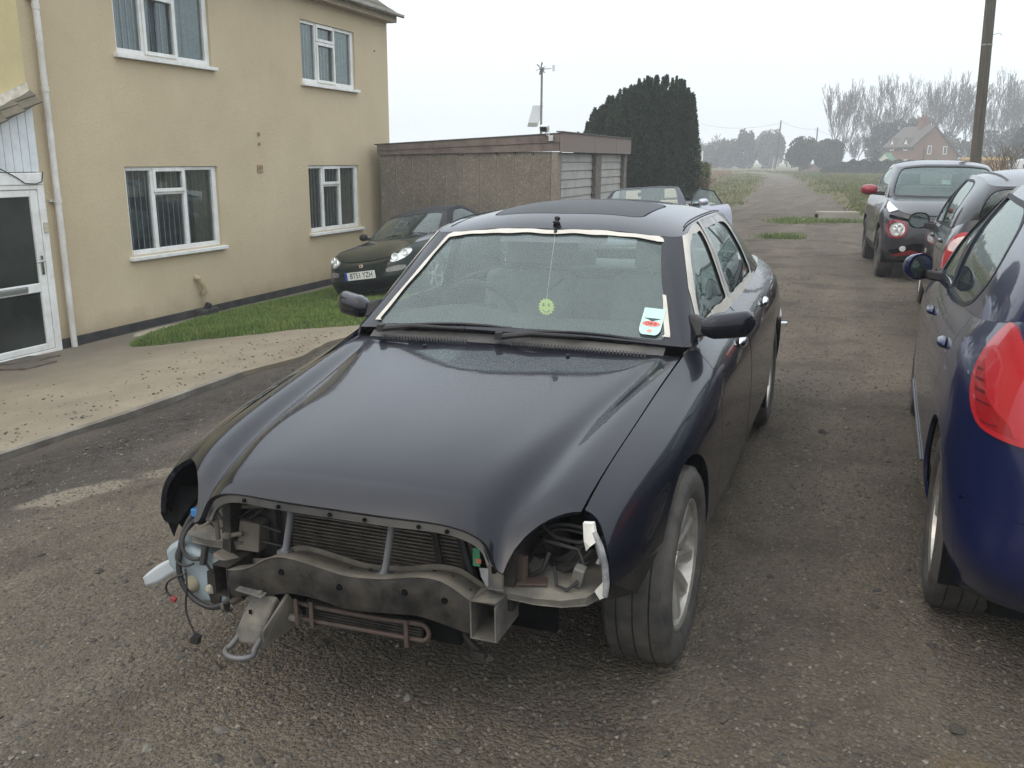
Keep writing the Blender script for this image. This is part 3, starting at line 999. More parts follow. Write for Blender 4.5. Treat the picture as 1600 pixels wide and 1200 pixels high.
mb.add([(HX - 8, YC, -0.66), (HX - 8, Y0, -0.66), (HX - 8, Y0, ZT), (HX - 8, YC, ZT)], [(0, 1, 2, 3)])
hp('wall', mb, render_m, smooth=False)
mb = MB()
mb.add([(HX + 0.004, 3.0, 1.35), (HX + 0.004, Y0, 1.35), (HX + 0.004, Y0, ZT), (HX + 0.004, 3.0, ZT)], [(0, 1, 2, 3)])
mb.add([(HX + 0.004, 3.0, -0.9), (HX + 0.004, 6.0, -0.9), (HX + 0.004, 6.0, 1.35), (HX + 0.004, 3.0, 1.35)], [(0, 1, 2, 3)])
mb.add([(HX + 0.004, 3.0, -0.9), (HX + 0.004, 3.0, ZT), (HX - 8, 3.0, ZT), (HX - 8, 3.0, -0.9)], [(0, 1, 2, 3)])
mb.add([(HX, Y0 - 0.001, 1.35), (HX + 0.004, Y0 - 0.001, 1.35), (HX + 0.004, Y0 - 0.001, ZT), (HX, Y0 - 0.001, ZT)], [(0, 1, 2, 3)])
o = hp('painted_wall', mb, yellow_m, smooth=False); o['label'] = 'yellow painted part of the wall above the porch'
mb = MB(); mb.span((HX - 0.05, 8.235, -1.1), (HX + 0.022, YC + 0.02, -0.66)); mb.span((HX - 8.02, YC - 0.03, -1.1), (HX - 0.05, YC + 0.02, -0.66))
hp('plinth', mb, plinth_m, smooth=False, bevel=0.008)
# dark rooms behind the windows
mb = MB()
for (a, b, c, d) in WIN:
    mb.span((HX - 1.4, a - 0.2, c - 0.2), (HX - 1.38, b + 0.2, d + 0.2))
    mb.span((HX - 1.4, a - 0.2, c - 0.3), (HX - 0.31, b + 0.2, c - 0.28))
    mb.span((HX - 1.4, a - 0.2, d + 0.25), (HX - 0.31, b + 0.2, d + 0.27))
hp('room', mb, dark_m, smooth=False)

def window(a, b, c, d, upper, curtains):
    w = b - a; x1 = HX - 0.035; x0 = HX - 0.10
    f = MB(); t = 0.055
    v1 = a + w * 0.285; v2 = a + w * 0.625
    for (p, q) in (((a, c), (a + t, d)), ((b - t * 1.7, c), (b, d))):
        f.span((x0, p[0], p[1]), (x1, q[0], q[1]))
    f.span((x0, a + t, d - t), (x1, b - t * 1.7, d)); f.span((x0, a + t, c), (x1, b - t * 1.7, c + t * 1.25))
    f.span((x0, v1 - 0.035, c + t * 1.25), (x1 - 0.002, v1 + 0.035, d - t)); f.span((x0, v2 - 0.035, c + t * 1.25), (x1 - 0.002, v2 + 0.035, d - t))
    tz = d - (d - c) * 0.30
    f.span((x0, v1 + 0.035, tz - 0.03), (x1 - 0.004, v2 - 0.035, tz + 0.03))
    win = hp('window', f, upvc, smooth=False, bevel=0.006)
    # opening sashes stand proud
    for (za, zb) in ((tz + 0.005, d - 0.02), (c + 0.03, tz - 0.005)) if upper else ((tz + 0.005, d - 0.02),):
        s = MB(); k = 0.05; ya, yb = v1 + 0.004, v2 - 0.004
        s.span((x1 - 0.01, ya, za), (x1 + 0.02, ya + k, zb)); s.span((x1 - 0.01, yb - k, za), (x1 + 0.02, yb, zb))
        s.span((x1 - 0.01, ya + k, zb - k), (x1 + 0.02, yb - k, zb)); s.span((x1 - 0.01, ya + k, za), (x1 + 0.02, yb - k, za + k))
        so = s.obj('sash', upvc, None, smooth=False, bevel=0.006); under(so, win, )
    for (ya, yb, za, zb) in ((a + t, v1 - 0.035, c + t, d - t), (v2 + 0.035, b - t * 1.7, c + t, d - t), (v1 + 0.035, v2 - 0.035, c + t, tz - 0.03), (v1 + 0.035, v2 - 0.035, tz + 0.03, d - t)):
        g_ = MB(); g_.span((x0 + 0.02, ya, za), (x0 + 0.028, yb, zb)); under(g_.obj('pane', wglass, None, smooth=False), win)
    s = MB(); s.span((HX - 0.09, a - 0.055, c - 0.06), (HX + 0.075, b + 0.055, c - 0.012)); s.span((HX - 0.09, a - 0.0, c - 0.012), (HX - 0.0, b, c - 0.001))
    under(s.obj('sill', upvc, None, smooth=False, bevel=0.01), win)
    # vertical blind slats and curtains
    slats = int(w / 0.115)
    for i in range(slats):
        y = a + 0.07 + (i + 0.5) * (w - 0.2) / slats
        if curtains and (y > b - 0.42): continue
        s = MB(); an = R(8 + 6 * math.sin(i * 1.7))
        s.box((HX - 0.15, y, (c + d) / 2), (0.002, (w - 0.2) / slats * 0.93, d - c - 0.06), rotm(rz=an))
        under(s.obj('blind_slat', blind_m if upper else blind_dark, None, smooth=False), win)
        s = MB(); s.box((HX - 0.132, y - (w - 0.2) / slats * 0.5, (c + d) / 2), (0.006, 0.013, d - c - 0.06))
        under(s.obj('blind_cord', cord_m, None, smooth=False), win)
    if curtains:
        n = 40; ys = np.linspace(b - 0.42, b - 0.06, n)
        G = np.zeros((n, 2, 3)); G[:, :, 1] = ys[:, None]; G[:, 0, 2] = c; G[:, 1, 2] = d
        G[:, :, 0] = HX - 0.15 + 0.025 * np.sin(ys * 62)[:, None]
        s = MB().sheet(G); under(s.obj('curtain', curtain_m if not upper else lace_m, None), win)
    return win
window(*WIN[0], False, True)
window(*WIN[1], True, True)
window(*WIN[2], True, True)
window(*WIN[3], False, True)

# roof, fascia, gutter
tile_m = plain('roof_tile', (0.085, 0.075, 0.06), 0.9, var=0.4, scale=6, bump=0.5, dirt=(0.13, 0.13, 0.08), dirt_amt=0.5)
fascia_m = plain('fascia', (0.34, 0.28, 0.19), 0.8, var=0.15)
gut_m = plain('gutter_plastic', (0.62, 0.6, 0.56), 0.5, var=0.08, dirt=(0.3, 0.27, 0.22), dirt_amt=0.5)
mb = MB(); mb.span((HX - 0.05, 3.0, ZT - 0.002), (HX + 0.2, YC + 0.06, ZT + 0.018)); mb.span((HX + 0.18, 3.0, ZT + 0.018), (HX + 0.2, YC + 0.06, ZT + 0.15))
hp('fascia', mb, fascia_m, smooth=False)
mb = MB()
arc = [(0.055 * math.cos(t), 0.055 * math.sin(t)) for t in np.linspace(math.pi, 2 * math.pi, 9)]
arc2 = [(0.048 * math.cos(t), 0.048 * math.sin(t)) for t in np.linspace(2 * math.pi, math.pi, 9)]
poly = [(HX + 0.27 + p[0], ZT + 0.155 + p[1]) for p in arc + arc2]
mb.prism(poly, 3.0, YC + 0.16, 'y'); 
mb.prism([(HX + 0.27 + p[0] * 1.02, ZT + 0.155 + p[1] * 1.02) for p in arc], YC + 0.155, YC + 0.17, 'y')
for y in np.arange(8.9, 17.0, 1.35): 
    mb.prism([(HX + 0.27 + p[0] * 1.22, ZT + 0.155 + p[1] * 1.22) for p in arc], y, y + 0.07, 'y')
hp('gutter', mb, gut_m)
roof_mb = MB(); sl = math.tan(R(33))
roof_mb.hexa([(HX + 0.24, 3.0, ZT + 0.13), (HX + 0.24, YC + 0.1, ZT + 0.13), (HX - 4, YC + 0.1, ZT + 0.13 + 4.24 * sl), (HX - 4, 3.0, ZT + 0.13 + 4.24 * sl),
              (HX + 0.24, 3.0, ZT + 0.15), (HX + 0.24, YC + 0.1, ZT + 0.15), (HX - 4, YC + 0.1, ZT + 0.15 + 4.24 * sl), (HX - 4, 3.0, ZT + 0.15 + 4.24 * sl)])
roof_mb.hexa([(HX - 4, 3.0, ZT + 0.13 + 4.24 * sl), (HX - 4, YC + 0.1, ZT + 0.13 + 4.24 * sl), (HX - 8.2, YC + 0.1, ZT + 0.1), (HX - 8.2, 3.0, ZT + 0.1),
              (HX - 4, 3.0, ZT + 0.15 + 4.24 * sl), (HX - 4, YC + 0.1, ZT + 0.15 + 4.24 * sl), (HX - 8.2, YC + 0.1, ZT + 0.12), (HX - 8.2, 3.0, ZT + 0.12)])
roof = hp('roof', roof_mb, tile_m, smooth=False)
tile = MB(); tile.box((0, 0, 0), (0.40, 0.296, 0.022)); tile_me = tile.obj('tile', tile_m, None, smooth=False, bevel=0.004)
first = True
for row in range(4):
    for i in range(26):
        y = YC + 0.02 - i * 0.3 - (0.15 if row % 2 else 0)
        if first: t_ = tile_me; first = False
        else: t_ = tile_me.copy(); COL.objects.link(t_)
        dx = 0.18 - row * 0.30
        t_.location = (HX + dx - 0.03, y, ZT + 0.185 + (0.24 - dx) * sl - 0.02 + random.uniform(-.004, .004))
        t_.rotation_euler = (random.uniform(-.01, .01), R(33) - 0.03, random.uniform(-.01, .01))
        under(t_, roof)
        t_.matrix_parent_inverse = Matrix.Identity(4)
# downpipe
mb = MB()
px = HX + 0.07
mb.tube([(px, 8.415, 3.6), (px, 8.415, -0.72), (px + 0.005, 8.415, -0.80)], 0.038, 14)
for z in (3.2, 1.02, 2.3): mb.lathe([(0.038, z - 0.03), (0.045, z - 0.03), (0.045, z + 0.03), (0.038, z + 0.03)], 14, 'z', (px, 8.415, 0))
for z in (1.02, 3.28): mb.span((HX, 8.33, z - 0.012), (px - 0.03, 8.50, z + 0.012))
hp('downpipe', mb, plain('white_pipe', (0.68, 0.66, 0.62), 0.45, var=0.06, dirt=(0.42, 0.38, 0.3), dirt_amt=0.4))
mb = MB(); mb.span((HX + 0.02, 8.36, -0.86), (HX + 0.15, 8.50, -0.775)); hp('drain_gully', mb, plinth_m, smooth=False, bevel=0.01)
# waste pipe through the wall
mb = MB()
py_, pz_ = 10.83, -0.23
mb.tube([(HX, py_, pz_ + 0.04), (HX + 0.06, py_ + 0.01, pz_ + 0.02), (HX + 0.08, py_ + 0.07, pz_ - 0.08), (HX + 0.07, py_ + 0.10, pz_ - 0.16)], 0.04, 10)
mb.tube([(HX + 0.06, py_ + 0.10, pz_ - 0.15), (HX + 0.06, py_ + 0.10, -0.66)], 0.014, 8)
mb.lathe([(0.03, pz_ - 0.23), (0.045, pz_ - 0.2), (0.045, pz_ - 0.17), (0.03, pz_ - 0.16)], 10, 'z', (HX + 0.065, py_ + 0.1, 0))
hp('waste_pipe', mb, plain('painted_pipe', (0.42, 0.33, 0.2), 0.7, var=0.2))
mb = MB(); mb.span((HX + 0.02, 10.72, -0.84), (HX + 0.2, 11.08, -0.66)); mb.tube([(HX + 0.1, 10.9, -0.7), (HX + 0.14, 10.93, -0.58)], 0.05, 10)
hp('drain_hopper', mb, plinth_m, bevel=0.02)
# small scars and fittings on the render
mb = MB()
for (y, z, s) in ((T(8.13, 1.93)[0], T(0, 1.78)[1], 0.05), (T(8.13, 0)[0], T(0, 1.68)[1], 0.04), (T(9.9, 0)[0] + 1.2, T(0, 2.86)[1], 0.03)):
    mb.box((HX + 0.012, y, z), (0.03, s, s))
hp('wall_fitting', mb, plain('mortar', (0.30, 0.2, 0.12), 0.9, var=0.3), smooth=False, bevel=0.008)
mb = MB(); yv, zv = T(8.12, 0)[0], T(0, 1.43)[1]; mb.span((HX + 0.001, yv - 0.07, zv - 0.06), (HX + 0.02, yv + 0.07, zv + 0.06)); mb.span((HX + 0.02, yv - 0.05, zv + 0.01), (HX + 0.03, yv + 0.05, zv + 0.04))
hp('air_brick', mb, plain('vent', (0.33, 0.235, 0.13), 0.9, var=0.3), smooth=False, bevel=0.004)

# ------------------------------------------------------------------ porch with glazed door
porch = empty('porch', (HX + 0.1, 7.4, -0.83))
tag(porch, 'white clad porch with glazed front door and tiled lean-to roof', 'porch')
PXF = HX + 0.07
clad = plain('white_cladding', (0.66, 0.69, 0.70), 0.4, var=0.05, dirt=(0.45, 0.44, 0.4), dirt_amt=0.3)
def pp(name, mb, mat, parent=porch, **kw):
    o = mb.obj(name, mat, None, **kw); o.parent = parent
    if parent is porch: o.matrix_parent_inverse = Matrix.Translation(-Vector(porch.location))
    return o
def vz(y): return 2.08 + (y - 8.18) * 0.45
for i in range(15):
    y1 = 8.20 - i * 0.113; y0 = y1 - 0.107
    b_ = MB()
    b_.hexa([(PXF - 0.05, y0, 1.36), (PXF, y0, 1.36), (PXF, y1, 1.36), (PXF - 0.05, y1, 1.36), (PXF - 0.05, y0, vz(y0)), (PXF, y0, vz(y0)), (PXF, y1, vz(y1)), (PXF - 0.05, y1, vz(y1))])
    pp('cladding_board', b_, clad, smooth=False, bevel=0.006)
b_ = MB(); b_.span((HX + 0.005, 6.2, -0.85), (PXF - 0.055, 8.2, 1.36)); b_.hexa([(HX + .005, 6.2, 1.36), (PXF - .055, 6.2, 1.36), (PXF - .055, 8.2, 1.36), (HX + .005, 8.2, 1.36), (HX + .005, 6.2, vz(6.2)), (PXF - .055, 6.2, vz(6.2)), (PXF - .055, 8.2, vz(8.2)), (HX + .005, 8.2, vz(8.2))])
pp('carcass', b_, dark_m, smooth=False)
# verge: barge board, tiles
b_ = MB(); b_.hexa([(PXF - .02, 6.2, vz(6.2)), (PXF + .02, 6.2, vz(6.2)), (PXF + .02, 8.23, vz(8.23)), (PXF - .02, 8.23, vz(8.23)), (PXF - .02, 6.2, vz(6.2) + .08), (PXF + .02, 6.2, vz(6.2) + .08), (PXF + .02, 8.23, vz(8.23) + .08), (PXF - .02, 8.23, vz(8.23) + .08)])
pp('barge_board', b_, plain('grey_verge', (0.3, 0.28, 0.24), 0.8, var=0.2), smooth=False)
pt = plain('porch_tile', (0.2, 0.165, 0.125), 0.9, var=0.35, scale=7, bump=0.5, dirt=(0.12, 0.12, 0.08))
for i in range(8):
    for j in range(2):
        y = 8.10 - i * 0.25
        b_ = MB(); b_.box((HX + 0.03 + j * 0.09, y, vz(y) + 0.10 + (1 - j) * 0.075), (0.18, 0.255, 0.022), rotm(rx=0.42, ry=0.55))
        pp('roof_tile', b_, pt, smooth=False, bevel=0.004)
b_ = MB(); b_.hexa([(HX + .006, 6.2, vz(6.2) + .2), (HX + .06, 6.2, vz(6.2) + .17), (HX + .06, 8.2, vz(8.2) + .17), (HX + .006, 8.2, vz(8.2) + .2), (HX + .006, 6.2, vz(6.2) + .3), (HX + .03, 6.2, vz(6.2) + .3), (HX + .03, 8.2, vz(8.2) + .27), (HX + .006, 8.2, vz(8.2) + .27)])
pp('flashing', b_, plain('mortar_flashing', (0.55, 0.5, 0.4), 0.9, var=0.25, bump=0.5), smooth=False)
b_ = MB(); b_.span((PXF - 0.05, 6.9, 1.215), (PXF + 0.02, 8.22, 1.352))
pp('door_head', b_, upvc, smooth=False, bevel=0.008)
# the door frame and leaf
fr = MB()
fr.span((PXF - 0.055, 8.13, -0.80), (PXF + 0.012, 8.225, 1.212)); fr.span((PXF - 0.055, 7.0, -0.80), (PXF + 0.012, 7.07, 1.212)); fr.span((PXF - 0.055, 7.07, -0.80), (PXF + 0.012, 8.13, -0.735))
fr.span((PXF - 0.055, 7.07, 1.16), (PXF + 0.012, 8.13, 1.212))
pp('door_frame', fr, upvc, smooth=False, bevel=0.008)
dl = MB(); xa, xb = PXF - 0.05, PXF + 0.004
dl.span((xa, 8.02, -0.73), (xb, 8.125, 1.155)); dl.span((xa, 7.075, -0.73), (xb, 7.18, 1.155)); dl.span((xa, 7.18, -0.73), (xb, 8.02, -0.655)); dl.span((xa, 7.18, 1.08), (xb, 8.02, 1.155)); dl.span((xa, 7.18, -0.03), (xb, 8.02, 0.075))
door = pp('door', dl, upvc, smooth=False, bevel=0.008)
m = N('door_glass'); n1 = m.noise(1.6, 3, 0.5)
m.bsdf(m.ramp(n1, (0.35, (0.012, 0.014, 0.013)), (0.7, (0.04, 0.046, 0.04))), 0.16, 0, 0.5, normal=m.bump(m.noise(160, 2, 0.5), 0.05, 0.003))
dglass = m.m
for (za, zb) in ((-0.655, -0.03), (0.075, 1.08)):
    g_ = MB(); g_.span((xa + 0.02, 7.18, za), (xa + 0.028, 8.02, zb)); pp('pane', g_, dglass, door, smooth=False)
chrome = plain('chrome', (0.55, 0.55, 0.54), 0.18, 1.0, var=0.05)
lb = MB(); lb.span((xb, 7.42, -0.012), (xb + 0.012, 7.83, 0.058)); lb.span((xb + 0.012, 7.45, -0.0), (xb + 0.018, 7.80, 0.046)); pp('letter_box', lb, plain('satin_metal', (0.42, 0.42, 0.41), 0.3, 0.8, var=0.05), door, smooth=False, bevel=0.004)
h_ = MB(); h_.span((xb, 8.055, 0.17), (xb + 0.01, 8.095, 0.40)); h_.tube([(xb + 0.01, 8.075, 0.34), (xb + 0.05, 8.075, 0.34), (xb + 0.055, 8.04, 0.335), (xb + 0.05, 7.95, 0.325)], 0.010, 8); pp('handle', h_, chrome, door, bevel=0.003)
b_ = MB(); b_.span((PXF + 0.012, 8.15, 0.66), (PXF + 0.03, 8.205, 0.78)); b_.lathe([(0.012, PXF + 0.03), (0.010, PXF + 0.036), (0.001, PXF + 0.037)], 10, 'x', (0, 8.178, 0.72)); pp('door_bell', b_, plain('cream_plastic', (0.5, 0.45, 0.34), 0.5), smooth=False, bevel=0.004)
c_ = MB(); c_.tube([(PXF + 0.025, 7.2, 1.55), (PXF + 0.03, 7.6, 1.42), (PXF + 0.03, 7.85, 1.30), (PXF + 0.03, 7.95, 1.235), (PXF + 0.03, 8.1, 1.225), (PXF + 0.03, 8.19, 1.25), (PXF + 0.03, 8.215, 1.36)], 0.006, 6); pp('cable', c_, plain('black_cable', (0.02, 0.02, 0.02), 0.6))
b_ = MB(); b_.span((HX + 0.03, 6.9, -0.95), (PXF + 0.16, 8.24, -0.802)); pp('door_step', b_, slab_m, smooth=False, bevel=0.01)
# ================================================================== CAR TOOLKIT
class Ring:
    """surface through lines[line][station] = (w, y, z); stations run front to rear"""
    def __init__(s, lines, nu, nv, ref=(0, 1.3, 0.3)):
        P = np.asarray(lines, float).transpose(1, 0, 2)
        tu, tv = knots(P, 0), knots(P, 1)
        eu, ev = dense(tu, nu), dense(tv, nv)
        s.G = np.einsum('ai,ijk,bj->abk', nat_matrix(tu, eu), P, nat_matrix(tv, ev))
        s.G[:, :, 0] = np.maximum(s.G[:, :, 0], 0) if s.G[:, :, 0].min() > -0.02 else s.G[:, :, 0]
        s.iu = [int(np.argmin(np.abs(eu - t))) for t in tu]
        s.iv = [int(np.argmin(np.abs(ev - t))) for t in tv]
        s.A = attrs(s.G, ref)
        s.us = s.A[s.iu, 0, 6]
    def cut(s, a=0, b=-1):
        i0 = s.iu[a]; i1 = s.iu[b]
        return s.A[i0:i1 + 1]
    def u_at(s, y, line=None, lo=0, hi=-1):
        """arc length where the mid line passes y"""
        i0, i1 = s.iu[lo], s.iu[hi]
        mid = s.A[i0:i1 + 1, s.A.shape[1] // 2]
        return float(np.interp(y, mid[:, 1], mid[:, 6]))
    def top(s, a=0, b=-1):
        return s.G[s.iu[a]:s.iu[b] + 1, -1]
    def row(s, j):
        return s.G[:, j]

def both(fn):
    return [fn(False), fn(True)]

def tread_tyre(Rr, wd, rim, mat, name='tyre', parent=None, n=120, worn=0.006):
    h = wd / 2; s = Rr - rim
    prof = [(rim + 0.004, -h * 0.86), (rim + s * 0.22, -h * 0.98), (rim + s * 0.55, -h * 1.0), (rim + s * 0.8, -h * 0.93), (Rr - 0.012, -h * 0.84)]
    ribs = [(-0.80, -0.50), (-0.44, -0.03), (0.03, 0.44), (0.50, 0.80)]
    for i, (a, b) in enumerate(ribs):
        cr = 0.004
        for t in (a, (a + b) / 2, b):
            prof.append((Rr - cr * (t * t) * 1.4, h * t))
        if i < 3:
            prof += [(Rr - 0.009, h * b + 0.002), (Rr - 0.009, h * ribs[i + 1][0] - 0.002)]
    prof += [(Rr - 0.012, h * 0.84), (rim + s * 0.8, h * 0.93), (rim + s * 0.72, h * 0.975), (rim + s * 0.55, h * 1.0), (rim + s * 0.3, h * 0.985), (rim + s * 0.22, h * 0.97), (rim + 0.010, h * 0.88), (rim - 0.002, h * 0.82)]
    mb = MB(); mb.lathe(prof, n, 'x')
    V = np.array(mb.V)
    for i, (r, x) in enumerate(prof):
        if r > Rr - 0.008 and abs(x) > h * 0.5 or (r > Rr - 0.008 and abs(x) < h * 0.44):
            for k in range(n):
                kk = (k + (2 if abs(x) < h * 0.44 else 0) + (i % 3)) % 5
                if kk == 0:
                    v = V[i * n + k]; q = math.hypot(v[1], v[2]); f = (q - worn) / q
                    V[i * n + k, 1] *= f; V[i * n + k, 2] *= f
    return mesh_obj(name, V, mb.F, mat, parent, angle=32)

def make_wheel(Rr, wd, rim, spokes, tyre_m, rim_m, dark, name='wheel', twist=0.0, sw=0.035, dish=0.02, cap_m=None, five=False, hub_m=None):
    """axis x, outer face towards +x, centred on the origin"""
    h = wd / 2
    mb = MB()
    fx = h * 0.80                     # face plane
    mb.lathe([(rim + 0.002, h * 0.86), (rim - 0.006, h * 0.87), (rim - 0.016, h * 0.80), (rim - 0.02, h * 0.5), (rim - 0.03, -h * 0.2), (rim - 0.03, -h * 0.8), (rim + 0.002, -h * 0.86)], 72, 'x')
    mb.lathe([(0.0005, fx - dish + 0.004), (0.052, fx - dish + 0.002), (0.062, fx - dish - 0.008), (0.065, fx - dish - 0.05), (0.001, fx - dish - 0.05)], 30, 'x')
    for k in range(spokes):
        for d in ((-1, 1) if five else (0,)):
            a0 = 2 * math.pi * k / spokes + d * 0.12; a1 = 2 * math.pi * k / spokes + twist + d * 0.10
            def P(r, a, off, x): return (x, r * math.cos(a) - off * math.sin(a), r * math.sin(a) + off * math.cos(a))
            w0, w1 = sw * 0.75, sw
            r0, r1 = 0.045, rim - 0.012
            xa, xb = fx - dish - 0.002, fx - 0.004
            rm_ = (r0 + r1) / 2; am = (a0 + a1) / 2; xm = (xa + xb) / 2 + 0.004; wm = sw * 0.9
            V = []
            for (r, a, w, x) in ((r0, a0, w0, xa), (rm_, am, wm, xm), (r1, a1, w1, xb)):
                V += [P(r, a, -w / 2, x - 0.008), P(r, a, -w * 0.28, x), P(r, a, w * 0.28, x), P(r, a, w / 2, x - 0.008), P(r, a, w / 2, x - 0.03), P(r, a, -w / 2, x - 0.03)]
            F = []
            for q in range(2):
                for e in range(6):
                    F.append((q * 6 + e, q * 6 + (e + 1) % 6, (q + 1) * 6 + (e + 1) % 6, (q + 1) * 6 + e))
            F += [tuple(range(6))[::-1], tuple(range(12, 18))]
            mb.add(V, F)
    for k in range(5):
        a = 2 * math.pi * (k + 0.5) / 5
        mb.lathe([(0.0005, fx - dish + 0.006), (0.007, fx - dish + 0.006), (0.009, fx - dish - 0.01)], 8, 'x', (0, 0.042 * math.cos(a), 0.042 * math.sin(a)))
    root = empty(name)
    mb.obj('rim', rim_m, root, angle=30)
    tread_tyre(Rr, wd, rim, tyre_m, parent=root)
    c = MB(); c.lathe([(0.0005, fx - dish + 0.014), (0.024, fx - dish + 0.012), (0.029, fx - dish + 0.004), (0.03, fx - dish - 0.004)], 24, 'x')
    c.obj('hub_cap', hub_m or rim_m, root)
    d = MB(); d.lathe([(0.001, -h * 0.1), (rim * 0.72, -h * 0.1), (rim * 0.72, -h * 0.28), (0.001, -h * 0.28)], 40, 'x')
    d.obj('brake_disc', dark, root)
    return root

def put_wheels(car, proto, spots):
    """spots: (w, y, z, steer)"""
    for i, (w, y, z, st) in enumerate(spots):
        o = proto if i == 0 else copy_tree(proto, car)
        o.parent = car
        o.location = (w, y, z)
        o.rotation_euler = (random.uniform(0, 6.28), 0, st if w > 0 else math.pi + st)
        o.rotation_mode = 'XYZ'

def seat(parent, c, mat, lean=0.3, head=True, wd=0.48, z0=0.28):
    mb = MB(); x, y, z = c
    mb.box((x, y - 0.22, z0 + 0.1), (wd, 0.52, 0.16), rotm(rx=0.12))
    r_ = rotm(rx=-lean)
    mb.box((x, y + 0.13, z0 + 0.42), (wd, 0.14, 0.62), r_)
    o = mb.obj('seat', mat, parent, bevel=0.045, angle=60)
    if head:
        h = MB(); h.box((x, y + 0.25, z0 + 0.83), (0.27, 0.10, 0.17), r_)
        h.tube([(x - 0.06, y + 0.21, z0 + 0.70), (x - 0.06, y + 0.24, z0 + 0.8)], 0.008, 6); h.tube([(x + 0.06, y + 0.21, z0 + 0.70), (x + 0.06, y + 0.24, z0 + 0.8)], 0.008, 6)
        h.obj('headrest', mat, o, bevel=0.03, angle=60)
    return o

def steering(parent, c, mat, tilt=0.42, r=0.185):
    mb = MB()
    a = np.linspace(0, 2 * math.pi, 33)[:-1]
    q = rotm(rx=R(90) - tilt)
    q = rotm(rx=tilt)
    pts = [tuple(q @ np.array([r * math.cos(t), 0, r * math.sin(t)]) + np.array(c)) for t in a]
    mb.tube(pts, 0.014, 8, close=True)
    mb.box(c, (0.16, 0.05, 0.11), q)
    for t in (0.15, math.pi - 0.15, -math.pi / 2):
        p = q @ np.array([r * math.cos(t), 0, r * math.sin(t)]) + np.array(c)
        mb.tube([tuple(c), tuple(p)], 0.014, 6)
    return mb.obj('steering_wheel', mat, parent)

tyre_mat = plain('tyre_rubber', (0.028, 0.027, 0.026), 0.75, var=0.3, scale=20, bump=0.25, bscale=150, dirt=(0.10, 0.09, 0.075), dirt_amt=0.55, dirt_scale=9)
alloy = plain('alloy', (0.52, 0.50, 0.46), 0.38, 0.75, var=0.08, dirt=(0.22, 0.19, 0.15), dirt_amt=0.45, dirt_scale=12)
disc_m = plain('brake_metal', (0.06, 0.05, 0.045), 0.6, 0.4)
blk = plain('black_plastic', (0.012, 0.012, 0.0125), 0.5, spec=0.25, var=0.2, dirt=(0.06, 0.055, 0.05), dirt_amt=0.25)
void_m = plain('inner_black', (0.006, 0.006, 0.006), 0.95, spec=0.02)
carglass = glass('car_glass', (0.50, 0.58, 0.55), 0.07, 1.0)
screen_glass = glass('windscreen_glass', (0.80, 0.90, 0.86), 0.085, 1.0, (0.42, 0.54, 0.50))
chrome_m = plain('bright_chrome', (0.7, 0.7, 0.7), 0.12, 1.0, var=0.03)

def text_mesh(name, s, size, mat, parent, loc, rot, extrude=0.0008, font_scale=(1, 1, 1), align='CENTER'):
    cu = bpy.data.curves.new(name, 'FONT')
    cu.body = s; cu.size = size; cu.extrude = extrude; cu.align_x = align; cu.align_y = 'CENTER'
    cu.offset = size * 0.012
    t_ = bpy.data.objects.new(name, cu); COL.objects.link(t_)
    bpy.context.view_layer.update()
    me = bpy.data.meshes.new_from_object(t_)
    bpy.data.objects.remove(t_)
    me.materials.clear(); me.materials.append(mat)
    o = bpy.data.objects.new(name, me); COL.objects.link(o)
    o.parent = parent; o.location = loc; o.rotation_euler = rot; o.scale = font_scale
    return o

# ================================================================== MAIN CAR: stripped black saloon
car = empty('saloon_car', (-1.159, 2.63, 0.0), (0, -0.01648, -0.0167))
tag(car, 'black saloon with its front bumper, grille and headlamps removed and windows taped', 'car')
navy = paint('black_paint', (0.0055, 0.006, 0.0095), 0.25, 0.72, dust=0.02, dust_col=(0.10, 0.10, 0.105))

# ---- bonnet
LA = [(0, -.765, .672), (0, -.70, .716), (0, -.5, .766), (0, -.15, .806), (0, .2, .838), (0, .49, .866)]
LB = [(.20, -.758, .670), (.20, -.695, .714), (.20, -.495, .764), (.21, -.145, .804), (.22, .205, .836), (.23, .495, .865)]
LB2 = [(.345, -.738, .658), (.345, -.682, .702), (.35, -.482, .755), (.37, -.132, .796), (.40, .212, .830), (.43, .502, .862)]
LC = [(.428, -.722, .612), (.412, -.670, .667), (.428, -.470, .737), (.465, -.12, .783), (.515, .222, .822), (.565, .51, .859)]
LD = [(.452, -.728, .563), (.448, -.655, .632), (.472, -.458, .704), (.512, -.11, .768), (.558, .230, .814), (.600, .517, .859)]
LE = [(.490, -.728, .556), (.505, -.640, .645), (.535, -.445, .722), (.568, -.10, .785), (.605, .236, .826), (.635, .523, .857)]
LF = [(.600, -.660, .60), (.612, -.590, .648), (.627, -.430, .710), (.643, -.09, .774), (.652, .24, .822), (.660, .53, .857)]
half = [LF, LE, LD, LC, LB2, LB, LA]
neg = [[(-w, y, z) for (w, y, z) in l] for l in half[:-1]]
hood_lines = neg + half[::-1]
hood_r = Ring(hood_lines, 60, 110, (0, 0, 0))
LAMP = rounded([(.470, .555), (.485, .605), (.525, .648), (.575, .668), (.625, .668), (.668, .648), (.697, .600), (.712, .53), (.715, .42), (.47, .42)], 6, .035)
lampcut = lambda a: np.where(a[:, 1] < -.38, -seg_sdf(np.stack([np.abs(a[:, 0]), a[:, 2]], 1), LAMP), 0.3)
seamcut = lambda a: 0.004 + 0 * a[:, 0]
HA = hood_r.A
hood = panel('bonnet', HA, navy, car, [lampcut], rim=0.014)
under_ = panel('bonnet_lining', HA, void_m, car, [lambda a: -seg_sdf(np.stack([np.abs(a[:, 0]), a[:, 2]], 1), LAMP) - 0.002], rim=0, off=-0.02)

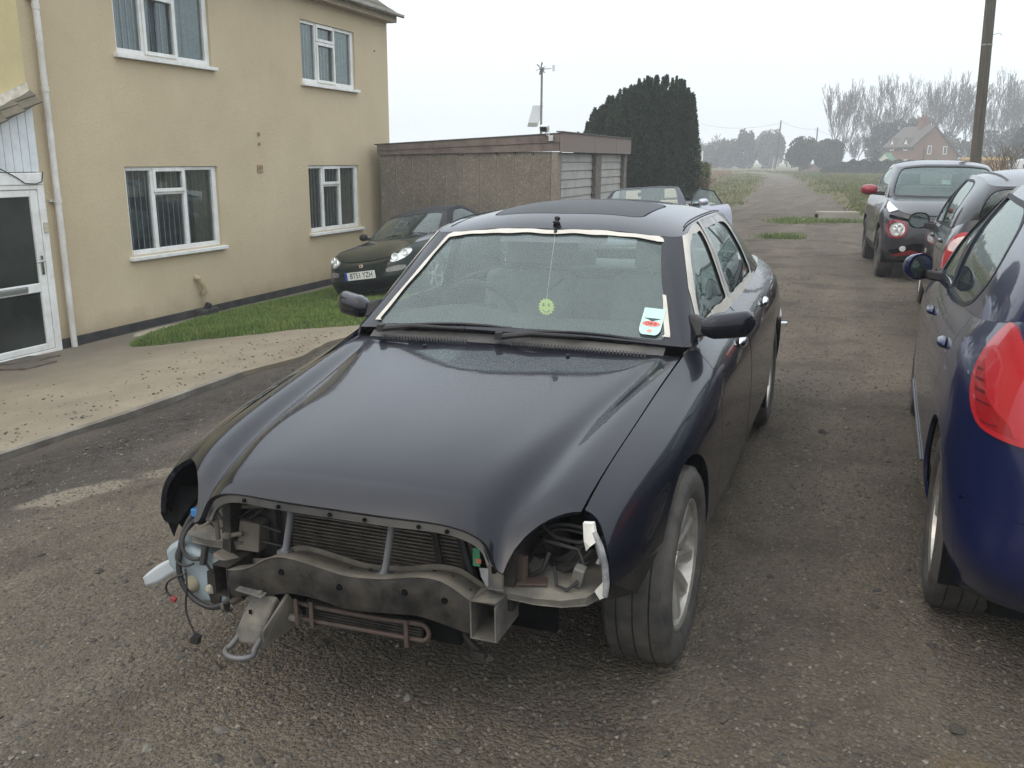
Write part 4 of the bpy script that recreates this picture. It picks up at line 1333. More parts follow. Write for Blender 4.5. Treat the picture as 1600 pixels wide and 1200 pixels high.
# ---- body side (fender, doors, quarter)
ys = [-.66, -.56, -.40, -.09, .24, .60, .95, 1.4, 2.0, 2.45, 2.8, 3.2, 3.5, 3.70, 3.80, 3.83]
F_ = [(.606, -.66, .60), (.618, -.575, .648), (.631, -.42, .709), (.648, -.09, .775), (.658, .24, .822), (.684, .60, .880), (.698, .95, .893), (.706, 1.4, .905), (.704, 2.0, .918), (.690, 2.45, .925), (.672, 2.8, .930), (.635, 3.2, .935), (.60, 3.5, .93), (.55, 3.70, .915), (.36, 3.80, .91), (0, 3.83, .91)]
G_ = [(.668, -.65, .575), (.685, -.575, .622), (.705, -.42, .675), (.727, -.09, .738), (.742, .24, .780), (.758, .60, .815), (.766, .95, .825), (.770, 1.4, .832), (.770, 2.0, .84), (.765, 2.45, .85), (.755, 2.8, .855), (.735, 3.2, .855), (.70, 3.5, .85), (.63, 3.72, .84), (.40, 3.85, .835), (0, 3.88, .835)]
G2 = [(.694, -.645, .53), (.712, -.575, .565), (.742, -.42, .61), (.775, -.09, .672), (.788, .24, .705), (.798, .60, .732), (.802, .95, .740), (.804, 1.4, .746), (.804, 2.0, .752), (.800, 2.45, .76), (.792, 2.8, .765), (.772, 3.2, .765), (.735, 3.5, .76), (.66, 3.74, .755), (.42, 3.88, .75), (0, 3.91, .75)]
H_ = [(.700, -.64, .48), (.722, -.57, .50), (.757, -.42, .535), (.795, -.09, .575), (.808, .24, .595), (.814, .60, .61), (.816, .95, .615), (.817, 1.4, .62), (.817, 2.0, .625), (.815, 2.45, .63), (.808, 2.8, .635), (.79, 3.2, .635), (.755, 3.5, .635), (.68, 3.76, .63), (.44, 3.91, .625), (0, 3.94, .625)]
I_ = [(.702, -.63, .40), (.722, -.565, .40), (.757, -.42, .41), (.797, -.09, .42), (.808, .24, .42), (.812, .60, .42), (.814, .95, .42), (.815, 1.4, .42), (.815, 2.0, .42), (.815, 2.45, .42), (.808, 2.8, .43), (.79, 3.2, .43), (.755, 3.5, .43), (.68, 3.77, .43), (.44, 3.92, .43), (0, 3.95, .43)]
J_ = [(.695, -.62, .30), (.712, -.56, .29), (.742, -.42, .28), (.782, -.09, .27), (.792, .24, .26), (.796, .60, .26), (.798, .95, .26), (.799, 1.4, .26), (.799, 2.0, .26), (.799, 2.45, .27), (.79, 2.8, .29), (.77, 3.2, .30), (.735, 3.5, .31), (.66, 3.75, .31), (.42, 3.89, .31), (0, 3.92, .31)]
K_ = [(.67, -.61, .24), (.69, -.55, .22), (.715, -.42, .20), (.752, -.09, .19), (.762, .24, .18), (.766, .60, .18), (.768, .95, .18), (.769, 1.4, .18), (.769, 2.0, .18), (.769, 2.45, .19), (.76, 2.8, .21), (.74, 3.2, .23), (.705, 3.5, .25), (.63, 3.7, .26), (.40, 3.83, .26), (0, 3.86, .26)]
side = Ring([K_, J_, I_, H_, G2, G_, F_], 200, 46)
SA = side.A
WR = 0.312
yz = (1, 2)
archF = circ((0.0, 0.302), 0.352, yz, 56)
archR = circ((2.775, 0.302), 0.345, yz, 56)
DOOR1 = Sdf(rounded([(.615, .16), (.575, .30), (.56, .55), (.575, .74), (.60, .84), (.66, 1.2), (1.44, 1.2), (1.42, .90), (1.43, .16)], 5, .03), yz)
DOOR2 = Sdf(rounded([(1.443, .16), (1.432, .90), (1.44, 1.2), (2.56, 1.2), (2.545, .93), (2.53, .80), (2.44, .60), (2.36, .42), (2.30, .16)], 5, .05), yz)
ucut = lambda y, sgn: (lambda a: sgn * (a[:, 1] - y))
SILL = lambda a: a[:, 2] - 0.245
sillx = lambda a: 0.245 - 0.004 - a[:, 2]
fbot = lambda a: np.where(a[:, 1] < -.1, a[:, 2] - (.500 + .0 * a[:, 1]), 1.0)
BUMP = lambda y, z: None
for mir in (False, True):
    panel('front_wing', SA, navy, car, [lampcut, archF.out(), fbot, DOOR1.out(0.002), ucut(0.70, -1), SILL], rim=0.016, mirror=mir)
    d1 = panel('front_door', SA, navy, car, [DOOR1.g(-0.0025), SILL], rim=0.014, mirror=mir)
    d2 = panel('rear_door', SA, navy, car, [DOOR2.g(-0.0025), archR.out(0.004), SILL], rim=0.014, mirror=mir)
    panel('rear_wing', SA, navy, car, [DOOR2.out(0.002), archR.out(), ucut(2.0, 1), SILL, lambda a: np.where(a[:, 1] > 3.12, np.maximum(a[:, 2] - 0.60, 3.32 - a[:, 1]), 1.0), lambda a: 3.60 - a[:, 1]], rim=0.016, mirror=mir)
    panel('sill', SA, navy, car, [sillx, lambda a: a[:, 1] - 0.36, lambda a: 2.44 - a[:, 1]], rim=0.012, mirror=mir)
    panel('rear_bumper', SA, navy, car, [lambda a: np.minimum(0.596 - a[:, 2], a[:, 1] - 3.125), ], rim=0.012, off=0.008, mirror=mir)
    panel('tail_panel', SA, navy, car, [lambda a: np.minimum(a[:, 2] - 0.60, a[:, 1] - 3.603)], rim=0.012, mirror=mir)
    panel('body_lining', SA, void_m, car, [archF.out(0.01), archR.out(0.01), lampcut, fbot], rim=0, off=-0.026, mirror=mir)
    # handles, repeater, wheel arch liners
    s = -1 if mir else 1
    for (y0, z0) in ((1.215, .792), (2.19, .82)):
        hx = float(np.interp(y0, SA[:, 0, 1], SA[:, 0, 0]))
        wv = SA[np.argmin(np.abs(SA[:, 20, 1] - y0))]; hx = float(np.interp(z0, wv[:, 2], wv[:, 0]))
        mb = MB(); n = 22
        for q in range(1):
            V = []; 
            for i in range(9):
                th = math.pi * i / 8
                for k in range(14):
                    p = 2 * math.pi * k / 14
                    V.append((s * (hx + 0.004 + 0.024 * math.sin(th) * max(-0.3, math.cos(p))), y0 - 0.085 * math.cos(th), z0 + 0.030 * math.sin(th) * math.sin(p) + 0.004 * math.cos(th)))
            F = [(i * 14 + k, (i + 1) * 14 + k, (i + 1) * 14 + (k + 1) % 14, i * 14 + (k + 1) % 14) for i in range(8) for k in range(14)]
            mb.add(V, F)
        mb.obj('handle', chrome_m, (d1 if y0 < 1.5 else d2))
    for yc, ra in ((0.0, .352), (2.775, .345)):
        mb = MB(); n = 24
        G = np.zeros((n, 2, 3))
        for i, t in enumerate(np.linspace(-0.35, math.pi + (0.35 if yc > 1 else -0.62), n)):
            G[i, 0] = (s * 0.80, yc + (ra + .004) * math.cos(t), .302 + (ra + .004) * math.sin(t)); G[i, 1] = (s * 0.50, yc + (ra + .004) * math.cos(t), .302 + (ra + .004) * math.sin(t))
        G[:, 0, 0] = s * np.interp(G[:, 0, 1], [-.6, -.3, 0, .3, 2.4, 2.8, 3.2], [.70, .765, .785, .79, .80, .795, .775])
        mb.sheet(G); mb.obj('arch_liner', void_m, car)
    # dark rubber strip on the bottom edge and mudflap-like splash guard behind the front wheel
    mb = MB(); mb.hexa([(s * .79, .33, .16), (s * .62, .33, .16), (s * .62, .35, .16), (s * .79, .35, .16), (s * .80, .345, .47), (s * .62, .345, .47), (s * .62, .365, .47), (s * .80, .365, .47)])
    mb.obj('splash_guard', blk, car, smooth=False, bevel=0.008)
floor_ = MB(); floor_.span((-.74, .40, .17), (.74, 2.45, .21)); floor_.span((-.45, -.40, .22), (.45, .40, .25)); floor_.span((-.60, 2.45, .24), (.60, 3.75, .30))
floor_.span((-.66, .40, .21), (.66, .44, .84)); floor_.span((-.66, 2.42, .24), (.66, 2.46, .90))
floor_.obj('floor_pan', void_m, car, smooth=False)

# ---- greenhouse
b0 = [(0, .535, .905), (.32, .535, .905), (.632, .548, .888), (.696, .60, .884), (.700, .95, .897), (.708, 1.4, .909), (.706, 2.0, .922), (.692, 2.45, .929), (.674, 2.8, .934), (.62, 3.08, .945), (.48, 3.20, .955), (.25, 3.25, .96), (0, 3.27, .962)]
b1 = [(0, .715, 1.03), (.30, .712, 1.028), (.580, .713, 1.010), (.646, .76, 1.003), (.660, 1.02, 1.01), (.668, 1.42, 1.025), (.666, 1.98, 1.035), (.654, 2.36, 1.04), (.634, 2.64, 1.045), (.585, 2.86, 1.05), (.45, 2.96, 1.06), (.24, 3.0, 1.065), (0, 3.015, 1.068)]
b2 = [(0, .895, 1.155), (.28, .89, 1.152), (.525, .88, 1.132), (.596, .92, 1.128), (.612, 1.10, 1.145), (.618, 1.43, 1.165), (.615, 1.95, 1.172), (.603, 2.25, 1.17), (.585, 2.46, 1.165), (.545, 2.62, 1.16), (.42, 2.70, 1.165), (.22, 2.73, 1.17), (0, 2.74, 1.172)]
b3 = [(0, 1.045, 1.258), (.26, 1.045, 1.256), (.488, 1.05, 1.238), (.548, 1.075, 1.240), (.556, 1.19, 1.262), (.556, 1.43, 1.282), (.552, 1.92, 1.286), (.545, 2.14, 1.278), (.535, 2.28, 1.268), (.50, 2.38, 1.262), (.39, 2.44, 1.268), (.21, 2.46, 1.274), (0, 2.465, 1.276)]
gh = Ring([b0, b1, b2, b3], 150, 26, (0, 1.6, 0.6))
GA = gh.A
uW = float(gh.us[2])
vmax = GA[:, :, 7].max()
SCR = Sdf(rounded([(-1, .012), (uW - .022, .012), (uW - .018, vmax - .012), (-1, vmax - .012)], 5, .022), (6, 7))
uB = float(gh.us[9])
BACK = Sdf(rounded([(uB + .05, .03), (uB + 2, .03), (uB + 2, vmax - .03), (uB + .05, vmax - .03)], 5, .06), (6, 7))
GL1 = Sdf(rounded([(.735, .925), (1.405, .940), (1.355, 1.258), (1.15, 1.246), (1.05, 1.215), (.92, 1.120)], 6, [.02, .02, .03, .04, .06, .06]), yz)
GL2 = Sdf(rounded([(1.475, .942), (2.335, .952), (2.36, .985), (2.24, 1.12), (2.09, 1.235), (1.98, 1.258), (1.425, 1.260)], 6, [.02, .03, .04, .1, .06, .05, .03]), yz)
front = gh.cut(0, 3); sides = gh.cut(2, 9); back = gh.cut(8, -1)
tape_m = plain('masking_tape', (0.50, 0.475, 0.42), 0.7, var=0.12, scale=9, bump=0.15, dirt=(0.4, 0.36, 0.3), dirt_amt=0.4, dirt_scale=6)
grey_tape = plain('worn_tape', (0.40, 0.39, 0.37), 0.7, var=0.25, scale=12, bump=0.15)
def rag(a, s=16.0, amp=0.0028):
    return (np.sin(a[:, 6] * s + 3 * np.sin(a[:, 7] * 9)) + np.sin(a[:, 7] * s * 1.7 + 1.3) + 0.8 * np.sin((a[:, 6] + a[:, 7]) * 41)) * amp / 2
for mir in (False, True):
    panel('windscreen_surround', front, navy, car, [SCR.out(0.0)], rim=0.012, mirror=mir)
    panel('window_frame', gh.cut(3, 9), navy, car, [GL1.out(0), GL2.out(0)], rim=0.012, mirror=mir)
    panel('rear_surround', gh.cut(9, -1), navy, car, [BACK.out(0)], rim=0.012, mirror=mir)
    panel('side_window', gh.cut(3, 9), carglass, car, [GL1.g(0.004)], rim=0, off=-0.006, mirror=mir)
    panel('side_window', gh.cut(3, 9), carglass, car, [GL2.g(0.004)], rim=0, off=-0.006, mirror=mir)
    panel('headlining', gh.cut(3, 9), void_m, car, [GL1.out(0.015), GL2.out(0.015)], rim=0, off=-0.022, mirror=mir)
    panel('pillar_lining', front, void_m, car, [SCR.out(0.004)], rim=0, off=-0.02, mirror=mir)
    # masking tape: round the screen and the side windows
    s_ = -1 if mir else 1
    def tp(reg, win, grow, mat, off, extra=(), inn=0.012):
        t_ = panel('masking_tape', reg, mat, car, [lambda a: win(a) + grow + rag(a), lambda a: -(win(a) - inn + rag(a, 23, 0.004))] + list(extra), rim=0.0015, off=off, mirror=mir)
        return t_
    tp(front, SCR, 0.011, tape_m, 0.003, inn=0.008, extra=[lambda a: a[:, 7] - 0.022] + ([] if mir else [lambda a: a[:, 7] - (vmax - .026)]))
    if not mir: tp(front, SCR, 0.011, tape_m, 0.003, inn=0.008, extra=[lambda a: a[:, 7] - 0.022, lambda a: .16 - a[:, 7] + rag(a) * 2])
    tp(gh.cut(3, 9), GL1, 0.020, tape_m, 0.003)
    tp(gh.cut(3, 9), GL2, 0.020, tape_m if mir else grey_tape, 0.0036)
    panel('masking_tape', gh.cut(3, 9), tape_m, car, [lambda a: a[:, 1] - 1.02 + rag(a), lambda a: 2.48 - a[:, 1], lambda a: .946 + rag(a) * .7 - a[:, 2]], rim=0.0015, off=0.005, mirror=mir)
    panel('masking_tape', gh.cut(3, 9), grey_tape, car, [lambda a: a[:, 1] - (1.425 - (a[:, 2] - .94) * .14) + rag(a) * .6 - .0, lambda a: (1.465 - (a[:, 2] - .94) * .15) - a[:, 1] + rag(a, 20) * .6, lambda a: a[:, 2] - .94], rim=0.0015, off=0.0055, mirror=mir)
fullF = np.concatenate([front[::-1] * np.array([-1, 1, 1, -1, 1, 1, -1, 1]), front[1:]])
wind = panel('windscreen', fullF, screen_glass, car, [lambda a: SCR(np.concatenate([a[:, :6], np.abs(a[:, 6:7]), a[:, 7:]], 1)) + 0.006], rim=0, off=-0.006)
fullB = np.concatenate([gh.cut(9, -1), (gh.cut(9, -1)[::-1] * np.array([-1, 1, 1, -1, 1, 1, 1, 1]))[1:]])
panel('rear_window', fullB, carglass, car, [BACK.g(0.006)], rim=0, off=-0.006)
# sun strip at the top of the screen
panel('sun_strip', fullF, plain('sun_strip', (0.045, 0.04, 0.05), 0.5), car, [lambda a: .235 - np.abs(a[:, 0] - .015), lambda a: vmax - .016 - a[:, 7], lambda a: a[:, 7] - (vmax - .055)], rim=0, off=-0.009)

# ---- roof
tl = gh.top(3, 9)
fr_ = gh.top(0, 3); rr_ = gh.top(9, -1)
nside = 40
L_ = resample(tl, nside); 
frontc = np.concatenate([(fr_[::-1] * [-1, 1, 1]), fr_[1:]]); rearc = np.concatenate([(rr_ * [-1, 1, 1]), rr_[::-1][1:]])
frontc = resample(frontc, 61); rearc = resample(rearc, 61)
RG = coons(frontc, rearc, L_ * [-1, 1, 1], L_, lambda s: 0.052 * np.sin(np.pi * np.clip(s * 1.02 + 0.0, 0, 1)) ** 0.75 + 0.004)
RA = attrs(RG, (0, 1.6, 0.5))
SUNR = Sdf(rounded([(-.345, 1.225), (.345, 1.225), (.365, 1.62), (.345, 1.70), (-.345, 1.70), (-.365, 1.62)], 6, .05), (0, 1))
panel('roof', RA, navy, car, [SUNR.out(0.004)], rim=0.012)
panel('sunroof', RA, plain('sunroof_glass', (0.02, 0.021, 0.022), 0.45, spec=0.22, var=.1), car, [SUNR.g(-0.004)], rim=0.01)
panel('roof_lining', RA, void_m, car, [], rim=0, off=-0.02)
# ditch lines along the roof sides
for s in (1, -1):
    mb = MB(); p = L_[3:-4] * [s, 1, 1] + np.array([s * -0.022, 0, 0.0115]); mb.tube(p, 0.0035, 6); mb.obj('roof_strip', blk, car)
# boot lid
bl = side.top(9, 13)
bl = resample(bl[bl[:, 1] > 2.9], 24)
bfr = np.array([[w, 3.0 + 0.24 * (1 - (w / .66) ** 4), .958 - 0.02 * (w / .66) ** 2] for w in np.linspace(-bl[0, 0], bl[0, 0], 41)])
bfr[0] = bl[0] * [-1, 1, 1]; bfr[-1] = bl[0]
bre = np.array([[w, 3.80 - 0.10 * (w / bl[-1, 0]) ** 4, bl[-1, 2] + 0.012 * (1 - (w / bl[-1, 0]) ** 2)] for w in np.linspace(-bl[-1, 0], bl[-1, 0], 41)]); bre[0] = bl[-1] * [-1, 1, 1]; bre[-1] = bl[-1]
panel('boot_lid', attrs(coons(bfr, bre, bl * [-1, 1, 1], bl, lambda s: 0.02 * np.sin(np.pi * s)), (0, 3.2, 0)), navy, car, rim=0.012)
# tail lamps, half hidden behind the quarter
red_lamp = plain('red_lens', (0.30, 0.012, 0.015), 0.12, var=0.2, coat=1.0)
for mir in (False, True):
    panel('tail_light', SA, red_lamp, car, [lambda a: np.minimum(np.minimum(a[:, 1] - 3.62, a[:, 2] - .66), .80 - a[:, 2]), lambda a: a[:, 0] - 0.3], rim=0.01, off=0.006, mirror=mir)

# aerial stub
mb = MB(); mb.lathe([(0.001, .0), (.017, .0), (.016, .006), (.010, .010), (.009, .014), (.013, .019), (.012, .026), (.005, .030), (.001, .031)], 14, 'z')
mb.obj('aerial_base', blk, car, loc=(0.005, 1.085, 1.283), rot=(-0.3, 0.1, 0))

# ---- scuttle, vents, wipers
G = np.zeros((41, 5, 3))
for i, w in enumerate(np.linspace(-.60, .60, 41)):
    for j, t in enumerate(np.linspace(0, 1, 5)):
        G[i, j] = (w, .470 + .085 * t - .0 * w * w, .846 + .046 * t - .010 * (w / .6) ** 2)
scm = plain('scuttle_plastic', (0.035, 0.034, 0.034), 0.6, var=0.25, dirt=(0.14, 0.13, 0.11), dirt_amt=0.5, dirt_scale=5)
mb = MB(); mb.sheet(G); scut = mb.obj('scuttle', scm, car)
for (w0, w1) in ((-.53, -.16), (.02, .545)):
    mb = MB(); n = int((w1 - w0) / 0.013)
    for i in range(n):
        w = w0 + (i + .5) * (w1 - w0) / n
        mb.box((w, .488, .8635 - .010 * (w / .6) ** 2), (.006, .034, .008), rotm(rx=0.5, rz=0.25))
    o = mb.obj('vent_grille', blk, scut, smooth=False); o['kind'] = 'stuff'
def wiper(pivot, mid, ends, lift):
    a = MB()
    a.lathe([(0.001, .02), (.016, .018), (.018, -.01)], 12, 'z', pivot)
    a.tube([pivot, tuple(np.array(pivot) * .6 + np.array(mid) * .4 + [0, -.004, .012]), mid], [.013, .009, .006], 8)
    arm = a.obj('wiper', blk, car)
    b = MB(); e0, e1 = np.array(ends[0]), np.array(ends[1])
    P = [e0 + (e1 - e0) * t + np.array([0, .0, lift * math.sin(math.pi * t)]) for t in np.linspace(0, 1, 12)]
    b.tube(P, [.003] + [.005] * 10 + [.003], 6)
    P2 = [p + np.array([0, .006, -.012]) for p in P]
    for i in range(11):
        q = [P2[i] + [0, -.003, -.005], P2[i] + [0, .003, -.005], P2[i + 1] + [0, .003, -.005], P2[i + 1] + [0, -.003, -.005], P2[i] + [0, -.003, .008], P2[i] + [0, .003, .008], P2[i + 1] + [0, .003, .008], P2[i + 1] + [0, -.003, .008]]
        b.hexa(q)
    for i in (2, 4, 7, 9):
        b.box(P[i] + np.array([0, .002, -.005]), (.03, .008, .01))
    b.obj('blade', blk, arm)
wiper((-.545, .508, .892), (-.19, .535, .907), ((-.45, .545, .908), (.10, .56, .907)), .016)
wiper((-.03, .498, .892), (.30, .530, .905), ((.06, .545, .909), (.585, .55, .892)), .016)
# washer jets on the bonnet
for w in (-.30, .275):
    mb = MB(); mb.box((w, .405, .862 if abs(w) < .1 else .8585), (.014, .02, .008), rotm(rz=0.4)); mb.obj('washer_jet', blk, car, bevel=0.002)

# ---- door mirrors
for s in (1, -1):
    prof = []
    V = []; n, mseg = 18, 13
    for i in range(mseg):
        t = i / (mseg - 1)
        w = .705 + .185 * t
        hh = (.046 + .006 * t) * (1 - max(0, (t - .78) / .22) ** 2.5 * .78) * (0.62 + 0.38 * min(1, t / .22))
        dd = (.062 - .008 * t) * (1 - max(0, (t - .8) / .2) ** 2.5 * .75) * (0.55 + 0.45 * min(1, t / .25))
        yc = .70 + .075 * t ** 1.3; zc = .938 + .014 * t
        for k in range(n):
            a = 2 * math.pi * k / n
            ca, sa = math.cos(a), math.sin(a)
            x_ = np.sign(ca) * abs(ca) ** .75; y_ = np.sign(sa) * abs(sa) ** .75
            dy = dd * x_ * (1.0 if x_ < 0 else .55)
            V.append((s * w, yc + dy, zc + hh * y_))
    F = [(i * n + k, i * n + (k + 1) % n, (i + 1) * n + (k + 1) % n, (i + 1) * n + k) for i in range(mseg - 1) for k in range(n)] + [tuple((mseg - 1) * n + k for k in range(n)), tuple(range(n))[::-1]]
    mir_ = mesh_obj('door_mirror', V, F, navy, car, angle=50)
    mb = MB(); mb.hexa([(s * .655, .66, .895), (s * .72, .665, .905), (s * .72, .74, .905), (s * .66, .80, .905), (s * .648, .71, .985), (s * .715, .675, .965), (s * .72, .735, .965), (s * .655, .79, .975)])
    mb.obj('mirror_foot', blk, mir_, bevel=0.012, angle=50)
    mb = MB(); q = [(s * (.73 + .14 * t), .733 + .073 * t ** 1.3, .94 + .012 * t) for t in (0, 1)]
    mb.hexa([(s * .735, .739, .905), (s * .875, .805, .915), (s * .875, .812, .915), (s * .735, .746, .905), (s * .735, .739, .972), (s * .875, .805, .985), (s * .875, .812, .985), (s * .735, .746, .972)])
    mb.obj('mirror_glass', chrome_m, mir_, smooth=False)
    # plastic corner piece at the foot of the pillar
    mb = MB(); mb.hexa([(s * .672, .515, .800), (s * .705, .53, .795), (s * .712, .60, .815), (s * .69, .60, .82), (s * .662, .54, .868), (s * .686, .55, .866), (s * .700, .62, .892), (s * .688, .62, .894)])
    mb.obj('pillar_trim', blk, car, bevel=0.006, angle=50)

# ---- wheels
wh = make_wheel(WR, .205, .206, 10, tyre_mat, alloy, disc_m, twist=0.0, sw=.056, dish=.030)
put_wheels(car, wh, [(.705, 0, WR - .006, -0.02), (-.705, 0, WR - .006, -0.02), (.695, 2.775, WR - .006, 0), (-.695, 2.775, WR - .006, 0)])

# ---- exposed front end
steel = plain('dusty_steel', (0.065, 0.058, 0.047), 0.8, 0.1, var=0.35, scale=10, bump=0.25, bscale=80, dirt=(0.17, 0.15, 0.118), dirt_amt=0.5, dirt_scale=7)
steel_dk = plain('dark_steel', (0.011, 0.0105, 0.010), 0.6, 0.0, spec=0.2, var=0.35, scale=14, bump=0.2, dirt=(0.055, 0.048, 0.038), dirt_amt=0.5, dirt_scale=16)
rusty = plain('rusty_pipe', (0.055, 0.045, 0.039), 0.8, 0.15, var=0.35, scale=30, bump=0.3, dirt=(0.075, 0.045, 0.034), dirt_amt=0.55, dirt_scale=14)
primer = plain('pale_primer', (0.17, 0.152, 0.117), 0.75, var=0.25, scale=14, bump=0.2, dirt=(0.055, 0.052, 0.052), dirt_amt=0.75, dirt_scale=11)
edgeP = curve(LA[:1] + LB[:1] + LB2[:1] + LC[:1] + LD[:1], 50)
edge = np.concatenate([edgeP[::-1] * [-1, 1, 1], edgeP[1:]])
# grille surround strip under the bonnet lip
G = np.zeros((len(edge), 4, 3))
tan = np.gradient(edge, axis=0); tan /= np.linalg.norm(tan, axis=1)[:, None]
inw = np.stack([-tan[:, 2], 0 * tan[:, 0], tan[:, 0]], 1) * -1
for j, (d, dy) in enumerate(((.010, .016), (.011, .010), (.029, .012), (.031, .022))):
    G[:, j] = edge + inw * d + np.array([0, dy, 0])
mb = MB(); mb.sheet(G)
gs = mb.obj('grille_surround', plain('surround_paint', (0.05, 0.05, 0.053), 0.45, 0.0, var=0.3, coat=0.3, dirt=(0.16, 0.15, 0.13), dirt_amt=0.45), car)
gsm = gs.modifiers.new('thick', 'SOLIDIFY'); gsm.thickness = 0.003
mb = MB()
for w in (-.28, -.165, .0, .10, .25, .33):
    i = int(np.argmin(np.abs(edge[:, 0] - w))); p = edge[i] + inw[i] * .020
    mb.lathe([(.0005, 0), (.0055, .0), (.0058, .004)], 12, 'y', (p[0], p[1] + .0025, p[2]))
o = mb.obj('bolt_hole', void_m, gs); o['kind'] = 'stuff'
# radiator with its fins
mb = MB(); mb.span((-.40, -.47, .27), (.34, -.42, .60)); rad = mb.obj('radiator', void_m, car, smooth=False)
mb = MB()
for i in range(24):
    z = .335 + i * .0112
    mb.span((-.325, -.482, z), (.250, -.471, z + .0042))
o = mb.obj('fin', plain('radiator_fin', (0.115, 0.10, 0.082), 0.7, 0.2, var=0.4, scale=25), rad, smooth=False); o['kind'] = 'stuff'
for w in (-.345, .265):
    mb = MB(); mb.span((w - .018, -.492, .29), (w + .018, -.45, .60)); mb.obj('end_tank', plain('tank', (0.055, 0.047, 0.04), 0.7, var=0.3), rad, smooth=False, bevel=0.006)
mb = MB(); mb.hexa([(.145, -.50, .60), (.165, -.50, .60), (.165, -.494, .60), (.145, -.494, .60), (.185, -.50, .36), (.205, -.50, .36), (.205, -.494, .36), (.185, -.494, .36)]); mb.obj('hose_shadow_strip', steel_dk, rad, smooth=False)  # dark solid strip standing in for a hose's shadow across the fins
# engine bay walls, so nothing shows through
mb = MB(); mb.span((-.50, -.40, .22), (.50, -.37, .655)); mb.obj('bulkhead', void_m, car, smooth=False)
for s in (1, -1):
    mb = MB(); mb.hexa([(s * .43, -.64, .40), (s * .46, -.64, .40), (s * .46, -.38, .40), (s * .43, -.38, .40), (s * .43, -.62, .58), (s * .46, -.62, .56), (s * .46, -.38, .60), (s * .43, -.38, .60)])
    mb.obj('inner_panel', steel_dk, car, smooth=False)
# crossmember: curved top plate and front face, open box at its end
bw = np.array([-.385, -.33, -.245, -.197, -.114, .006, .123, .219, .292, .34, .374])
bt = np.array([.412, .418, .472, .485, .475, .457, .468, .493, .496, .470, .450])
bb = np.array([.326, .336, .352, .372, .372, .354, .366, .378, .366, .356, .352])
ww = np.linspace(-.385, .374, 60)
tt1 = np.interp(ww, bw, bt); bb1 = np.interp(ww, bw, bb)
def smooth1(a, k=3):
    for _ in range(k): a = np.concatenate([[a[0]], (a[:-2] + 2 * a[1:-1] + a[2:]) / 4, [a[-1]]])
    return a
tt1, bb1 = smooth1(tt1, 6), smooth1(bb1, 6)
tz = tt1
rear_dz = -.030
mb = MB()
G = np.stack([np.stack([ww, np.full(60, -.705), bb1 - .0], 1), np.stack([ww, np.full(60, -.712), (bb1 + tz) / 2], 1), np.stack([ww, np.full(60, -.71), tz - .006], 1), np.stack([ww, np.full(60, -.706), tz], 1)], 1)
mb.sheet(G); 
xm = mb.obj('crossmember', steel_dk, car, angle=60)
mb = MB(); G = np.stack([np.stack([ww, np.full(60, -.711), tz + .001], 1), np.stack([ww, np.full(60, -.66), tz - .008], 1), np.stack([ww, np.full(60, -.60), tz + rear_dz], 1), np.stack([ww, np.full(60, -.598), tz + rear_dz + .016], 1)], 1)
mb.sheet(G); tp_ = mb.obj('top_plate', steel, xm, angle=60); sm_ = tp_.modifiers.new('thick', 'SOLIDIFY'); sm_.thickness = .003
mb = MB()
for w in (-.20, -.015, .185, .30):
    zc = float(np.interp(w, ww, (bb1 + tz) / 2)) + .012
    mb.lathe([(.0005, 0), (.0085, 0), (.0095, .006)], 14, 'y', (w, -.7155, zc))
o = mb.obj('bolt_hole', void_m, xm); o['kind'] = 'stuff'
# open box end on the right of the picture
bx = MB(); w0, w1, z0, z1 = .372, .446, .347, .452; t = .004; y0, y1 = -.715, -.56
bx.span((w0, y0, z0), (w1, y1, z0 + t)); bx.span((w0, y0 + .006, z1 - t), (w1, y1, z1)); bx.span((w0, y0, z0 + t), (w0 + t, y1, z1 - t)); bx.span((w1 - t, y0 - .006, z0 + t), (w1, y1, z1 - t))
bx.obj('box_end', primer, xm, smooth=False)
bx = MB(); bx.span((w0 + t, -.60, z0 + t), (w1 - t, -.59, z1 - t)); bx.obj('box_back', steel_dk, xm, smooth=False)
bx = MB(); G = np.array([[(.37, -.712, .452), (.37, -.60, .410)], [(.40, -.716, .456), (.40, -.60, .452)], [(.446, -.722, .462), (.446, -.60, .440)]]); bx.sheet(G); o = bx.obj('end_flange', steel, xm); o.modifiers.new('thick', 'SOLIDIFY').thickness = .003
# dark box end on the left of the picture
bx = MB(); w0, w1, z0, z1 = -.447, -.386, .318, .415
bx.span((w0, -.70, z0), (w0 + t, -.56, z1)); bx.span((w0, -.70, z1 - t), (w1, -.56, z1)); bx.span((w0, -.70, z0), (w1, -.56, z0 + t)); bx.span((w1 - t, -.712, z0), (w1, -.56, z1)); bx.span((w0 + t, -.60, z0 + t), (w1 - t, -.59, z1 - t))
bx.obj('box_end', steel_dk, xm, smooth=False)
# two slim struts
for (a, b) in (((-.181, -.672, .605), (-.220, -.660, .470)), ((.134, -.672, .612), (.096, -.660, .452))):
    mb = MB(); mb.tube([a, tuple(np.array(a) * .12 + np.array(b) * .88), b], [.0105, .010, .017], 8); mb.box(np.array(b) + [0, 0, -.012], (.036, .03, .04)); mb.obj('strut', plain('strut_metal', (0.17, 0.18, 0.2), 0.5, 0.5, var=0.2, dirt=(0.2, 0.18, 0.15), dirt_amt=0.3), car, angle=50)
